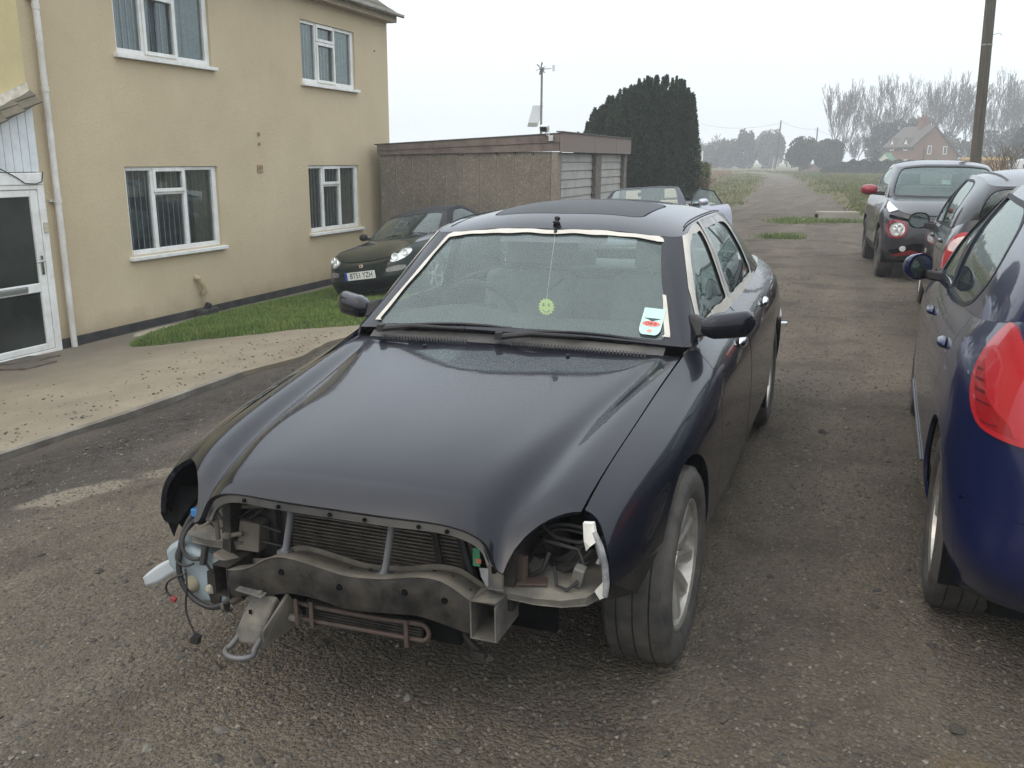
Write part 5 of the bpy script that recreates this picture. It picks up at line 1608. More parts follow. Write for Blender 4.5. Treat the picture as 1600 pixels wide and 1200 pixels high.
# copper cooler loop, its clips and the matrix behind it
zz = lambda z: z
pts = [(-.262, -.60, .320), (-.246, -.655, .318), (-.15, -.662, .318), (-.03, -.665, .320), (.10, -.667, .324), (.200, -.668, .331)]
arcp = [(.205 + .0245 * math.sin(t), -.668, .3065 + .0245 * math.cos(t)) for t in np.linspace(.1, math.pi - .1, 9)]
pts2 = [(.20, -.668, .282), (.10, -.666, .279), (-.03, -.664, .275), (-.15, -.662, .272), (-.271, -.66, .270), (-.30, -.62, .272)]
mb = MB(); mb.tube(pts + arcp + pts2, .0066, 10)
lp = mb.obj('cooler_pipe', rusty, car, angle=60)
for (w, zo) in ((-.185, 0), (-.135, 0), (.165, .0)):
    mb = MB(); mb.span((w - .0065, -.680, .258 + zo), (w + .0065, -.676, .340 + zo)); mb.obj('pipe_clip', rusty, lp, smooth=False, bevel=.002)
mb = MB(); mb.tube([(-.215, -.664, .271), (-.18, -.664, .2715)], .0125, 10); mb.obj('coupling', steel, lp)
mb = MB()
for i in range(8): mb.span((-.17, -.655, .262 + i * .0085), (.20, -.64, .266 + i * .0085))
o = mb.obj('cooler_fin', steel_dk, lp, smooth=False); o['kind'] = 'stuff'
mb = MB(); mb.span((-.30, -.62, .26), (.30, -.60, .34)); mb.obj('undertray', void_m, car, smooth=False)
mb = MB(); mb.tube([(.30, -.60, .29), (.335, -.62, .27), (.36, -.63, .262)], .010, 8); mb.box((.363, -.635, .255), (.035, .025, .022)); mb.obj('lower_bracket', steel_dk, car, angle=50)
# towing bracket with its ring
mb = MB(); mb.hexa([(-.362, -.745, .205), (-.275, -.745, .212), (-.240, -.60, .212), (-.330, -.60, .205), (-.352, -.735, .248), (-.268, -.735, .255), (-.228, -.70, .352), (-.315, -.70, .347)])
tow = mb.obj('towing_bracket', primer, car, smooth=False, bevel=.006)
mb = MB(); mb.hexa([(-.268, -.735, .20), (-.262, -.735, .20), (-.205, -.60, .24), (-.215, -.60, .24), (-.262, -.738, .256), (-.256, -.738, .256), (-.205, -.68, .352), (-.215, -.68, .352)]); mb.obj('side_plate', steel, tow, smooth=False)
mb = MB(); mb.tube([(-.348, -.735, .222), (-.352, -.765, .208)] + [(-.312 - .046 * math.cos(t), -.775 - .03 * math.sin(t), .203 - .004 * math.sin(t)) for t in np.linspace(0, math.pi, 12)] + [(-.270, -.765, .212), (-.272, -.735, .226)], .0085, 10); mb.obj('towing_ring', plain('worn_steel', (0.10, 0.10, 0.105), 0.5, 0.3, var=0.3, dirt=(0.14, 0.12, 0.09), dirt_amt=0.4), tow)
mb = MB(); mb.box((-.305, -.705, .362), (.09, .05, .006), rotm(rx=0.15, ry=0.1)); mb.lathe([(.001, .368), (.008, .367), (.009, .36)], 10, 'z', (-.275, -.715, 0)); mb.obj('tab', primer, tow, bevel=.003)
mb = MB(); mb.box((-.308, -.7235, .300), (.008, .004, .012)); mb.obj('slot', void_m, tow, smooth=False)

# lamp trays
tray_m = plain('tray_grey', (0.085, 0.079, 0.068), 0.75, var=0.25, scale=12, dirt=(0.26, 0.235, 0.185), dirt_amt=0.45, dirt_scale=8)
def tray(s, dz, dw):
    mb = MB()
    out_ = [(.405, -.645), (.45, -.655), (.52, -.66), (.59, -.65), (.645, -.62), (.668, -.57), (.66, -.50), (.66, -.40), (.42, -.40)]
    P = [(s * (min(w, .60 if s < 0 else 1) + dw), y + (.03 if s < 0 else 0)) for w, y in out_ if s > 0 or w < .66]
    n = len(P)
    V = [(p[0], p[1], .462 + dz + (p[1] + .65) * .12) for p in P] + [(p[0], p[1] + .006, .440 + dz) for p in P]
    F = [tuple(range(n)), tuple(range(n, 2 * n))[::-1]] + [(i, (i + 1) % n, n + (i + 1) % n, n + i) for i in range(n)]
    return mesh_obj('lamp_tray', V, F, tray_m, car, smooth=False, bevel=.003)
tr = tray(1, 0, .005); tl_ = tray(-1, -.012, -.0)
mb = MB(); mb.box((.425, -.665, .505), (.040, .012, .075), rotm(rz=.1)); mb.box((.425, -.66, .472), (.05, .03, .006)); mb.obj('lamp_bracket', primer, tr, smooth=False, bevel=.003)
mb = MB(); mb.lathe([(.0005, 0), (.012, 0), (.013, .004)], 12, 'y', (.42, -.672, .527)); mb.obj('bracket_hole', void_m, tr)
mb = MB(); mb.box((.462, -.60, .507), (.05, .02, .075), rotm(rz=-.2)); mb.box((.50, -.60, .475), (.08, .045, .006), rotm(rz=.3)); mb.obj('rusty_bracket', plain('rust_plate', (0.045, 0.036, 0.03), 0.8, 0.0, var=0.35, dirt=(0.08, 0.042, 0.028), dirt_amt=0.5), tr, smooth=False, bevel=.003)
mb = MB(); mb.tube([(.47, -.52, .52), (.52, -.56, .575), (.57, -.57, .575), (.61, -.55, .56), (.63, -.57, .53), (.62, -.60, .49), (.60, -.615, .475), (.57, -.61, .48), (.55, -.57, .51)], .005, 7); mb.tube([(.48, -.5, .6), (.54, -.52, .57), (.6, -.52, .565), (.64, -.52, .58)], .006, 7); mb.tube([(.46, -.55, .50), (.49, -.58, .48), (.52, -.57, .50), (.53, -.55, .54)], .007, 7); mb.obj('wiring', blk, tr)
mb = MB(); mb.box((.622, -.585, .505), (.03, .03, .055), rotm(rx=.2, ry=.25)); mb.obj('connector', plain('grey_plug', (0.12, 0.115, 0.1), 0.6), tr, bevel=.004)
mb = MB(); mb.lathe([(.0005, -.44), (.03, -.44), (.05, -.46), (.055, -.48)], 18, 'y', (.51, 0, .53)); mb.obj('horn_disc', steel_dk, tr)
# broken white plastic left in the lamp opening, outer edge
wp = plain('broken_plastic', (0.55, 0.54, 0.49), 0.6, var=0.12)
mb = MB(); mb.add([(.628, -.575, .645), (.655, -.575, .648), (.672, -.60, .612), (.655, -.60, .596), (.640, -.585, .575), (.632, -.58, .60), (.628, -.56, .645), (.655, -.56, .648), (.672, -.585, .612), (.655, -.585, .596), (.640, -.57, .575), (.632, -.565, .60)], [(0, 1, 2, 3, 4, 5), (11, 10, 9, 8, 7, 6)] + [(i, (i + 1) % 6, 6 + (i + 1) % 6, 6 + i) for i in range(6)])
mb.obj('broken_clip', wp, car, smooth=False); mb = MB()
mb.add([(.668, -.60, .475), (.690, -.605, .505), (.700, -.605, .49), (.695, -.605, .465), (.682, -.60, .455), (.668, -.585, .475), (.690, -.59, .505), (.700, -.59, .49), (.695, -.59, .465), (.682, -.585, .455)], [(0, 1, 2, 3, 4), (9, 8, 7, 6, 5)] + [(i, (i + 1) % 5, 5 + (i + 1) % 5, 5 + i) for i in range(5)])
mb.obj('broken_clip', wp, car, smooth=False)
mb = MB(); pp_ = [(.664, -.595, .635), (.682, -.60, .60), (.695, -.605, .555), (.700, -.607, .505), (.698, -.607, .47)]; mb.tube(pp_, [.006, .008, .009, .009, .007], 8); mb.tube([(.66, -.57, .61), (.672, -.58, .58), (.678, -.58, .56), (.672, -.585, .545)], .007, 7); mb.obj('wing_edge', plain('flaked_paint', (0.16, 0.16, 0.165), 0.6, var=0.4, scale=20, dirt=(0.4, 0.39, 0.36), dirt_amt=0.3, dirt_scale=20), car)
# torn liner in front of the visible wheel, and on the far side
for s in (1, -1):
    mb = MB(); mb.add([(s * .70, -.585, .50), (s * .775, -.355, .50), (s * .735, -.42, .40), (s * .66, -.56, .425)], [(0, 1, 2, 3)]); o = mb.obj('torn_liner', plain('liner', (0.015, 0.014, 0.013), 0.8, spec=0.1, var=0.3, dirt=(0.08, 0.07, 0.06), dirt_amt=0.4), car, smooth=False); o.modifiers.new('thick', 'SOLIDIFY').thickness = .004
# jagged liner hanging under the far wing tip
mb = MB(); mb.add([(-.715, -.60, .50), (-.705, -.60, .475), (-.69, -.60, .47), (-.675, -.598, .425), (-.655, -.595, .47), (-.64, -.59, .49), (-.62, -.58, .52), (-.62, -.50, .56), (-.71, -.52, .56)], [(0, 1, 2, 3, 4, 5, 6, 7, 8)]); o = mb.obj('torn_edge', void_m, car, smooth=False); o.modifiers.new('thick', 'SOLIDIFY').thickness = .003
# tunnel wall of the far lamp opening
# washer bottle
bot = plain('washer_bottle', (0.22, 0.27, 0.285), 0.5, var=0.12, scale=6, dirt=(0.16, 0.17, 0.16), dirt_amt=0.45, dirt_scale=10)
mb = MB(); mb.prism([(-.655, .42), (-.50, .385), (-.465, .35), (-.455, .275), (-.48, .235), (-.575, .225), (-.62, .26), (-.69, .335), (-.70, .385)], -.62, -.44, 'y')
wb = mb.obj('washer_bottle', bot, car, angle=60, bevel=.016)
mb = MB(); mb.lathe([(.001, -.628), (.016, -.628), (.020, -.62), (.026, -.612), (.027, -.59)], 16, 'y', (-.600, -.02, .290)); mb.obj('bottle_cap', plain('yellowed_plastic', (0.28, 0.25, 0.17), 0.6), wb)
mb = MB(); mb.prism([(-.535, .345), (-.515, .355), (-.495, .335), (-.490, .28), (-.50, .238), (-.53, .24), (-.538, .28)], -.6265, -.61, 'y'); mb.obj('bottle_recess', steel_dk, wb, smooth=False)
mb = MB(); mb.blob((-.525, -.632, .29), (.014, .01, .016), 3, 8, .5); mb.obj('pump_plug', plain('cream_plug', (0.35, 0.32, 0.25), 0.7), wb)
# translucent flap
mb = MB(); G = np.array([[(-.628, -.60, .365 + .01), (-.62, -.60, .325)], [(-.69, -.615, .352), (-.68, -.615, .305)], [(-.735, -.63, .325), (-.725, -.63, .275)], [(-.775, -.64, .29), (-.768, -.64, .262)]]); mb.sheet(net(G, 12, 4)); o = mb.obj('plastic_flap', plain('milky_plastic', (0.36, 0.38, 0.39), 0.35, var=0.1), car); o.modifiers.new('thick', 'SOLIDIFY').thickness = .003
# loose wiring hanging out of the far lamp opening
mb = MB()
mb.tube(curve([(-.60, -.56, .52), (-.625, -.60, .46), (-.63, -.625, .40), (-.628, -.64, .34), (-.60, -.65, .285), (-.55, -.655, .252), (-.49, -.655, .248), (-.44, -.645, .275), (-.40, -.62, .29)], 40), .009, 8)
mb.tube(curve([(-.59, -.56, .50), (-.615, -.61, .455), (-.61, -.635, .41), (-.58, -.64, .385), (-.545, -.635, .39), (-.53, -.62, .42), (-.535, -.60, .445)], 30), .006, 8)
mb.tube(curve([(-.625, -.61, .42), (-.64, -.62, .40), (-.635, -.64, .375), (-.60, -.645, .36), (-.57, -.64, .37)], 24), .004, 6)
mb.tube(curve([(-.55, -.62, .42), (-.525, -.64, .385), (-.505, -.64, .355), (-.50, -.635, .335)], 16), .004, 6)
mb.tube([(-.528, -.63, .43), (-.53, -.645, .375)], .011, 8)
har = mb.obj('wiring_loom', blk, car)
mb = MB(); mb.tube(curve([(-.60, -.645, .35), (-.590, -.655, .31), (-.592, -.665, .25), (-.585, -.672, .21), (-.565, -.68, .18), (-.548, -.685, .158)], 30), .003, 6); mb.box((-.545, -.686, .148), (.020, .018, .026), rotm(ry=.3)); mb.box((-.558, -.686, .142), (.014, .014, .02)); mb.obj('dangling_plug', blk, har)
mb = MB(); mb.tube(curve([(-.595, -.645, .335), (-.625, -.655, .325), (-.66, -.66, .30), (-.665, -.662, .275), (-.645, -.663, .258)], 24), .0032, 6); mb.obj('loose_wire', blk, har)
mb = MB(); mb.box((-.638, -.664, .252), (.018, .012, .016), rotm(ry=.4)); mb.obj('red_plug', plain('red_plastic', (0.22, 0.03, 0.03), 0.5), har, bevel=.003)
mb = MB(); mb.box((-.597, -.575, .505), (.032, .02, .026), rotm(ry=.1)); mb.obj('blue_plug', plain('blue_plastic', (0.03, 0.14, 0.32), 0.5), har, bevel=.003)
mb = MB(); mb.tube([(-.435, -.645, .272), (-.40, -.635, .292)], .013, 8); mb.tube([(-.462, -.652, .252), (-.452, -.65, .256)], .017, 8); mb.obj('hose_end', plain('brown_hose', (0.06, 0.05, 0.035), 0.7), har)
# sheet metal beside the far lamp (brackets, bolt, catch)
mb = MB(); mb.hexa([(-.42, -.62, .43), (-.36, -.60, .42), (-.36, -.54, .42), (-.42, -.54, .43), (-.42, -.60, .515), (-.36, -.585, .505), (-.36, -.54, .505), (-.42, -.54, .515)]); mb.hexa([(-.47, -.67, .42), (-.40, -.675, .40), (-.40, -.64, .40), (-.46, -.63, .42), (-.47, -.665, .432), (-.40, -.67, .405), (-.40, -.635, .415), (-.46, -.625, .435)]); mb.tube([(-.44, -.63, .475), (-.395, -.62, .485)], .008, 8); mb.tube([(-.44, -.632, .47), (-.44, -.632, .485)], .014, 8)
mb.obj('catch_bracket', plain('bracket_brown', (0.075, 0.066, 0.055), 0.7, 0.2, var=0.3, dirt=(0.18, 0.155, 0.12), dirt_amt=0.45), car, smooth=False, bevel=.003)
mb = MB(); mb.tube([(-.405, -.60, .56), (-.33, -.59, .568), (-.25, -.585, .57)], .006, 6); mb.tube([(-.43, -.69, .575), (-.425, -.69, .53), (-.43, -.685, .49)], .008, 7); mb.obj('release_cable', steel, car)
# green label by the grille corner
mb = MB(); mb.span((.352, -.645, .515), (.372, -.642, .565)); lb_ = mb.obj('green_label', plain('label_green', (0.04, 0.17, 0.085), 0.5, var=0.3, scale=40), car, smooth=False)
mb = MB(); mb.span((.362, -.647, .525), (.376, -.6455, .537)); mb.obj('label_print', plain('label_orange', (0.38, 0.11, 0.06), 0.5, var=0.4, scale=60), lb_, smooth=False)
mb = MB(); mb.add([(.378, -.66, .52), (.405, -.665, .525), (.410, -.665, .495), (.402, -.66, .462), (.38, -.655, .495)], [(0, 1, 2, 3, 4)]); o = mb.obj('foil_tab', plain('foil', (0.42, 0.43, 0.44), 0.4, 0.5), car, smooth=False); o.modifiers.new('thick', 'SOLIDIFY').thickness = .002

rw = random.Random(8)
mb = MB()
for k in range(7):
    a = Vector((-.40 + rw.random() * .1, -.56, .40 + rw.random() * .16)); b = Vector((-.58 + rw.random() * .1, -.55, .44 + rw.random() * .1))
    md = (a + b) / 2 + Vector((0, -.03, rw.uniform(-.04, .05))); mb.tube(curve([a, md, b], 12), rw.uniform(.003, .006), 6)
for k in range(6):
    a = Vector((.45 + rw.random() * .05, -.46, .47 + rw.random() * .1)); b = Vector((.62 + rw.random() * .03, -.5, .48 + rw.random() * .12))
    md = (a + b) / 2 + Vector((0, -.04, rw.uniform(-.05, .06))); mb.tube(curve([a, md, b], 12), rw.uniform(.003, .007), 6)
o = mb.obj('cable_run', blk, car); o['kind'] = 'stuff'
mb = MB()
for k in range(16):
    w = -.36 + k * .05; z = float(np.interp(w, ww, tz)) - .02; mb.lathe([(.0005, z + .008), (.006, z + .008), (.007, z)], 6, 'z', (w + rw.uniform(-.01, .01), -.645 + rw.uniform(-.02, .02), 0))
o = mb.obj('bolt', steel_dk, xm); o['kind'] = 'stuff'
mb = MB(); mb.span((-.425, -.53, .30), (-.345, -.50, .57)); mb.obj('side_duct', plain('duct_grey', (0.035, 0.033, 0.03), .8, var=.3), car, smooth=False, bevel=.006)
mb = MB(); mb.tube([(.27, -.56, .59), (.30, -.57, .50), (.33, -.58, .42), (.36, -.57, .38)], .014, 8); mb.obj('bonnet_hose', blk, car)
# ---- cabin
trim = plain('cabin_grey', (0.125, 0.138, 0.132), 0.85, var=0.2)
trim_dk = plain('cabin_dark', (0.02, 0.021, 0.022), 0.85, var=0.2)
mb = MB(); G = []
for w in np.linspace(-.63, .63, 21):
    hump = .035 * math.exp(-((w + .33) / .2) ** 2)
    G.append([(w, .56, .885), (w, .68, .925 + hump), (w, .86, .915 + hump), (w, .93, .86), (w, .94, .62)])
mb.sheet(np.array(G)); mb.obj('dashboard', trim_dk, car)
steering(car, (-.33, 1.02, .87), trim_dk, .42, .18)
seat(car, (-.34, 1.52, 0), trim, .28); seat(car, (.34, 1.52, 0), trim, .28)
mb = MB(); mb.box((0, 2.18, .42), (1.2, .5, .18)); mb.box((0, 2.42, .66), (1.2, .15, .5), rotm(rx=-.35)); rs = mb.obj('rear_seat', trim, car, bevel=.04, angle=60)
for w in (-.34, .34):
    mb = MB(); mb.box((w, 2.50, .97), (.24, .09, .13), rotm(rx=-.2)); mb.obj('headrest', trim, rs, bevel=.03, angle=60)
mb = MB(); mb.box((0.02, 1.03, 1.20), (.20, .02, .055)); mb.tube([(0.02, 1.02, 1.20), (0.02, 1.03, 1.26)], .008, 6); mb.obj('rear_view_mirror', trim_dk, car, bevel=.008)
mb = MB(); mb.box((0, 2.62, .945), (1.1, .5, .012)); mb.obj('parcel_shelf', trim, car, smooth=False)
mb = MB(); mb.blob((.615, .98, .80), (.05, .05, .05), 4, 12, .1); mb.obj('red_bag', plain('red_cloth', (0.42, 0.03, 0.03), 0.7), car)
# permit in the screen corner
def on_screen(w, v):
    """point and frame on the windscreen, v along its height"""
    i = int(np.argmin(np.abs(fullF[:, 0, 0] * (1 - v) + fullF[:, -1, 0] * v - w)))
    k = v * (fullF.shape[1] - 1); j = int(k); t = k - j; j2 = min(j + 1, fullF.shape[1] - 1)
    p = fullF[i, j] * (1 - t) + fullF[i, j2] * t
    return p[:3], p[3:6] / np.linalg.norm(p[3:6])
p0, n0 = on_screen(.535, .165)
ex = np.array([1, 0, 0]) - n0 * n0[0]; ex /= np.linalg.norm(ex); ey = np.cross(n0, ex)
Mx = Matrix((Vector(ex), Vector(ey), Vector(n0))).transposed().to_4x4(); Mx.translation = Vector(p0 + n0 * 0.003)
def stick(name, poly, mat, parent, dz, local=None):
    n = len(poly)
    V = [(x, y, dz) for x, y in poly] + [(x, y, dz + .0008) for x, y in poly]
    o = mesh_obj(name, V, [tuple(range(n))[::-1], tuple(range(n, 2 * n))] + [(i, (i + 1) % n, n + (i + 1) % n, n + i) for i in range(n)], mat, parent, smooth=False)
    if local is not None: o.matrix_local = local
    return o
pw, ph = .040, .066
pol = [(-pw, ph), (-pw, -ph * .55)] + [(-pw + .02 - .02 * math.cos(t), -ph * .55 - .036 * math.sin(t)) for t in np.linspace(.2, 1.4, 5)] + [(pw - .02 + .02 * math.cos(t), -ph * .55 - .036 * math.sin(t)) for t in np.linspace(1.4, .2, 5)] + [(pw, -ph * .55), (pw, ph)]
permit = stick('windscreen_permit', pol, plain('permit_paper', (0.38, 0.56, 0.48), 0.5, var=0.05), car, 0, Mx)
stick('emblem', [(-.032, .012), (-.012, .004), (0, -.004), (.012, .004), (.032, .012), (.012, .013), (-.012, .013)], plain('permit_dark', (0.03, 0.05, 0.05), 0.5), permit, .001)
ov = [(.034 * math.cos(t), -.016 + .014 * math.sin(t)) for t in np.linspace(0, 2 * math.pi, 25)[:-1]]
stick('red_oval', ov, plain('permit_red', (0.5, 0.16, 0.13), 0.5), permit, .001)
stick('red_seal', [(.010 * math.cos(t), -.052 + .009 * math.sin(t)) for t in np.linspace(0, 2 * math.pi, 13)[:-1]], plain('permit_red2', (0.55, 0.25, 0.2), 0.5), permit, .001)
text_mesh('lettering', '066', .028, plain('permit_ink', (0.28, 0.03, 0.03), 0.5), permit, (0, -.016, .0022), (0, 0, 0), .0003, (1.05, .8, 1))

# hanging sun-face ornament: hangs behind the screen on a thread
sunface = empty('hanging_ornament', (0, 0, 0))
sunface.parent = None
tag(sunface, 'pale yellow sun shaped ornament with a smile hanging on a thread behind the windscreen', 'ornament')
q, nq = on_screen(.08, .15)
cw = Vector(car.location) + Matrix.Rotation(-0.0167, 3, 'Z') @ (Matrix.Rotation(-0.01648, 3, 'Y') @ Vector((q[0], q[1] + .10, q[2] + .012)))
sunface.location = cw
ym = plain('ornament_yellow', (0.50, 0.56, 0.13), 0.6, var=0.08)
ring_ = []
for k in range(32):
    r_ = .034 if k % 2 == 0 else .0275
    ring_.append((r_ * math.cos(2 * math.pi * k / 32), r_ * math.sin(2 * math.pi * k / 32)))
mb = MB(); mb.prism(ring_, -.004, .004, 'y'); mb.obj('sun_disc', ym, sunface, smooth=False)
mb = MB(); mb.prism([(-.011 + .004 * math.cos(t), .009 + .007 * math.sin(t)) for t in np.linspace(0, 6.28, 11)[:-1]], -.0062, -.004, 'y'); mb.prism([(.011 + .004 * math.cos(t), .009 + .007 * math.sin(t)) for t in np.linspace(0, 6.28, 11)[:-1]], -.0062, -.004, 'y')
mb.tube([(.017 * math.sin(t), -.005, -.002 - .017 * math.cos(t)) for t in np.linspace(-1.1, 1.1, 9)], .002, 6)
mb.obj('face', plain('ornament_ink', (0.18, 0.2, 0.03), 0.6), sunface)
mb = MB(); mb.tube([(0, 0, .03), (-.004, .06, .15), (-.008, .12, .27)], .0008, 5); mb.obj('thread', plain('thread', (0.4, 0.42, 0.38), 0.7), sunface)
# ================================================================== THE OTHER CARS
class Reg(Sdf):
    """Sdf that only counts where attribute column c lies in lo..hi"""
    def __init__(s, poly, cols=(6, 2), grow=0.0, rng=None):
        super().__init__(poly, cols, grow); s.rng = rng
    def __call__(s, a):
        v = super().__call__(a)
        if s.rng:
            c, lo, hi = s.rng
            v = np.where((a[:, c] > lo) & (a[:, c] < hi), v, -0.5)
        return v
    def g(s, d):
        return Reg(s.poly, s.cols, s.grow + d, s.rng)

def ringlines(plan, lines):
    P = np.asarray(plan, float); n = len(P)
    T = np.gradient(P, axis=0); T /= np.linalg.norm(T, axis=1)[:, None]
    Nn = np.stack([-T[:, 1], T[:, 0]], 1)          # inward for a front-to-rear run on the +w side
    Nn[0] = (0, 1); Nn[-1] = (0, -1)
    out = []
    for zs, ds in lines:
        zs = np.broadcast_to(np.asarray(zs, float), (n,)); ds = np.broadcast_to(np.asarray(ds, float), (n,))
        q = P + Nn * ds[:, None]
        q[0, 0] = 0; q[-1, 0] = 0
        out.append([(q[i, 0], q[i, 1], zs[i]) for i in range(n)])
    return out

def glass_ring(base, top, bulge=0.03, nu=110, nv=18, ref=(0, 1.6, 0.6)):
    b, t = np.asarray(base, float), np.asarray(top, float)
    c = np.array([0, b[:, 1].mean(), 0])
    L = [b]
    for f in (0.36, 0.70):
        p = b * (1 - f) + t * f
        o = p - c; o[:, 2] = 0; o /= np.linalg.norm(o, axis=1)[:, None] + 1e-9
        o[:, 2] = 0.4
        L.append(p + o * bulge * 4 * f * (1 - f))
    L.append(t)
    return Ring(L, nu, nv, ref)

def at_top(low, y, lo=1, hi=-2):
    t = low.top(lo, hi)
    return np.array([np.interp(y, t[:, 1], t[:, 0]), y, np.interp(y, t[:, 1], t[:, 2])])

def sym(A):
    """full-width attribute grid from a half whose first column row lies on the centre line"""
    return np.concatenate([A[::-1] * np.array([-1, 1, 1, -1, 1, 1, -1, 1]), A[1:]])

def caps(front_half, rear_half, side, m=34, n=41, crown=0.05, ref=(0, 1.5, 0.3), power=0.8):
    fr_ = resample(np.concatenate([front_half[::-1] * [-1, 1, 1], front_half[1:]]), n)
    rr_ = resample(np.concatenate([rear_half[::-1] * [-1, 1, 1], rear_half[1:]]), n)
    L = resample(side, m)
    f = crown if callable(crown) else (lambda s: crown * np.sin(np.pi * s) ** power)
    return attrs(coons(fr_, rr_, L * [-1, 1, 1], L, f), ref)

def door_mirror(car, s, c, size, mat, back=False, arm=0.10, shellmat=None, yaw=0.0):
    """rounded shell on a short arm; glass faces +y (rear of the car)"""
    x, y, z = c; a, b, d = size
    mb = MB(); n, m = 16, 11
    V = []
    for i in range(m):
        t = i / (m - 1)
        k_ = math.sin(math.pi * min(.5, t * .5 + .04)) ** .6
        for k in range(n):
            q = 2 * math.pi * k / n; cq, sq = math.cos(q), math.sin(q)
            V.append((x + a * np.sign(cq) * abs(cq) ** .8 * k_, y - d + 2 * d * t * .6, z + b * np.sign(sq) * abs(sq) ** .85 * k_))
    F = [(i * n + k, (i + 1) * n + k, (i + 1) * n + (k + 1) % n, i * n + (k + 1) % n) for i in range(m - 1) for k in range(n)] + [tuple((m - 1) * n + k for k in range(n))[::-1], tuple(range(n))]
    def tw(VV):
        Q = np.asarray(VV, float) - [x, y, z]; c_, s_ = math.cos(-s * yaw), math.sin(-s * yaw)
        return np.stack([Q[:, 0] * c_ - Q[:, 1] * s_, Q[:, 0] * s_ + Q[:, 1] * c_, Q[:, 2]], 1) + [x, y, z]
    mo = mesh_obj('door_mirror', tw(V), F, shellmat or mat, car, angle=50)
    yb = y - d + 1.2 * d
    g = MB(); g.add([(x + a * .86 * math.cos(2 * math.pi * k / n), yb + .003, z + b * .86 * math.sin(2 * math.pi * k / n)) for k in range(n)], [tuple(range(n))[::-1]])
    g.V = [tuple(v) for v in tw(g.V)]
    g.obj('mirror_glass', mirror_glass_m, mo, smooth=False)
    ar = MB(); ar.hexa([(x - s * a * .5, y - d * .3, z - b * .9), (x - s * (a + arm), y - d * .3 + .02, z - b * 1.1), (x - s * (a + arm), y + d * .3 + .02, z - b * 1.1), (x - s * a * .5, y + d * .2, z - b * .9),
                            (x - s * a * .5, y - d * .3, z - b * .2), (x - s * (a + arm), y - d * .3 + .02, z - b * .35), (x - s * (a + arm), y + d * .3 + .02, z - b * .35), (x - s * a * .5, y + d * .2, z - b * .2)])
    ar.obj('mirror_arm', blk, mo, bevel=.01, angle=50)
    return mo

mirror_glass_m = plain('mirror_silver', (0.35, 0.42, 0.41), 0.08, 1.0, var=0.05)
lamp_clear = glass('lamp_lens', (0.9, 0.92, 0.92), 0.03, 1.0)
lamp_bowl = plain('lamp_reflector', (0.78, 0.78, 0.76), 0.25, 0.35, var=0.15, scale=30)
plate_white = plain('plate_white', (0.68, 0.68, 0.64), 0.4, var=0.05)
plate_blue = plain('plate_blue', (0.01, 0.05, 0.30), 0.4)
ink = plain('plate_ink', (0.012, 0.012, 0.014), 0.5)
red_clear = paint('red_lamp_glass', (0.32, 0.010, 0.015), 0.2, 1.0, dust=0.05)
red_deep = paint('deep_red_lamp', (0.22, 0.004, 0.006), 0.25, 1.0, dust=0.03)
dark_seal = plain('black_seal', (0.012, 0.012, 0.012), 0.6)

def handle_bar(parent, s, p, mat, ln=0.085, name='handle'):
    mb = MB(); V = []; x, y, z = p
    for i in range(9):
        th = math.pi * i / 8
        for k in range(12):
            q = 2 * math.pi * k / 12
            V.append((s * (x + 0.006 + 0.026 * math.sin(th) * max(-0.3, math.cos(q))), y - ln * math.cos(th), z + 0.021 * math.sin(th) * math.sin(q)))
    mb.add(V, [(i * 12 + k, (i + 1) * 12 + k, (i + 1) * 12 + (k + 1) % 12, i * 12 + (k + 1) % 12) for i in range(8) for k in range(12)])
    return mb.obj(name, mat, parent)

def arches(car, spots, ra, win, wout):
    for (yc, zc) in spots:
        for s in (1, -1):
            G = np.zeros((20, 2, 3))
            for i, t in enumerate(np.linspace(-.3, math.pi + .3, 20)):
                G[i, 0] = (s * wout, yc + (ra + .004) * math.cos(t), zc + (ra + .004) * math.sin(t)); G[i, 1] = (s * win, yc + (ra + .004) * math.cos(t), zc + (ra + .004) * math.sin(t))
            MB().sheet(G).obj('arch_liner', void_m, car)

def pan_box(car, y0, y1, w, z0=.2, belt=.8, wheels=()):
    mb = MB(); mb.span((-w, y0, z0), (w, y1, z0 + .04)); mb.obj('floor_pan', void_m, car, smooth=False)

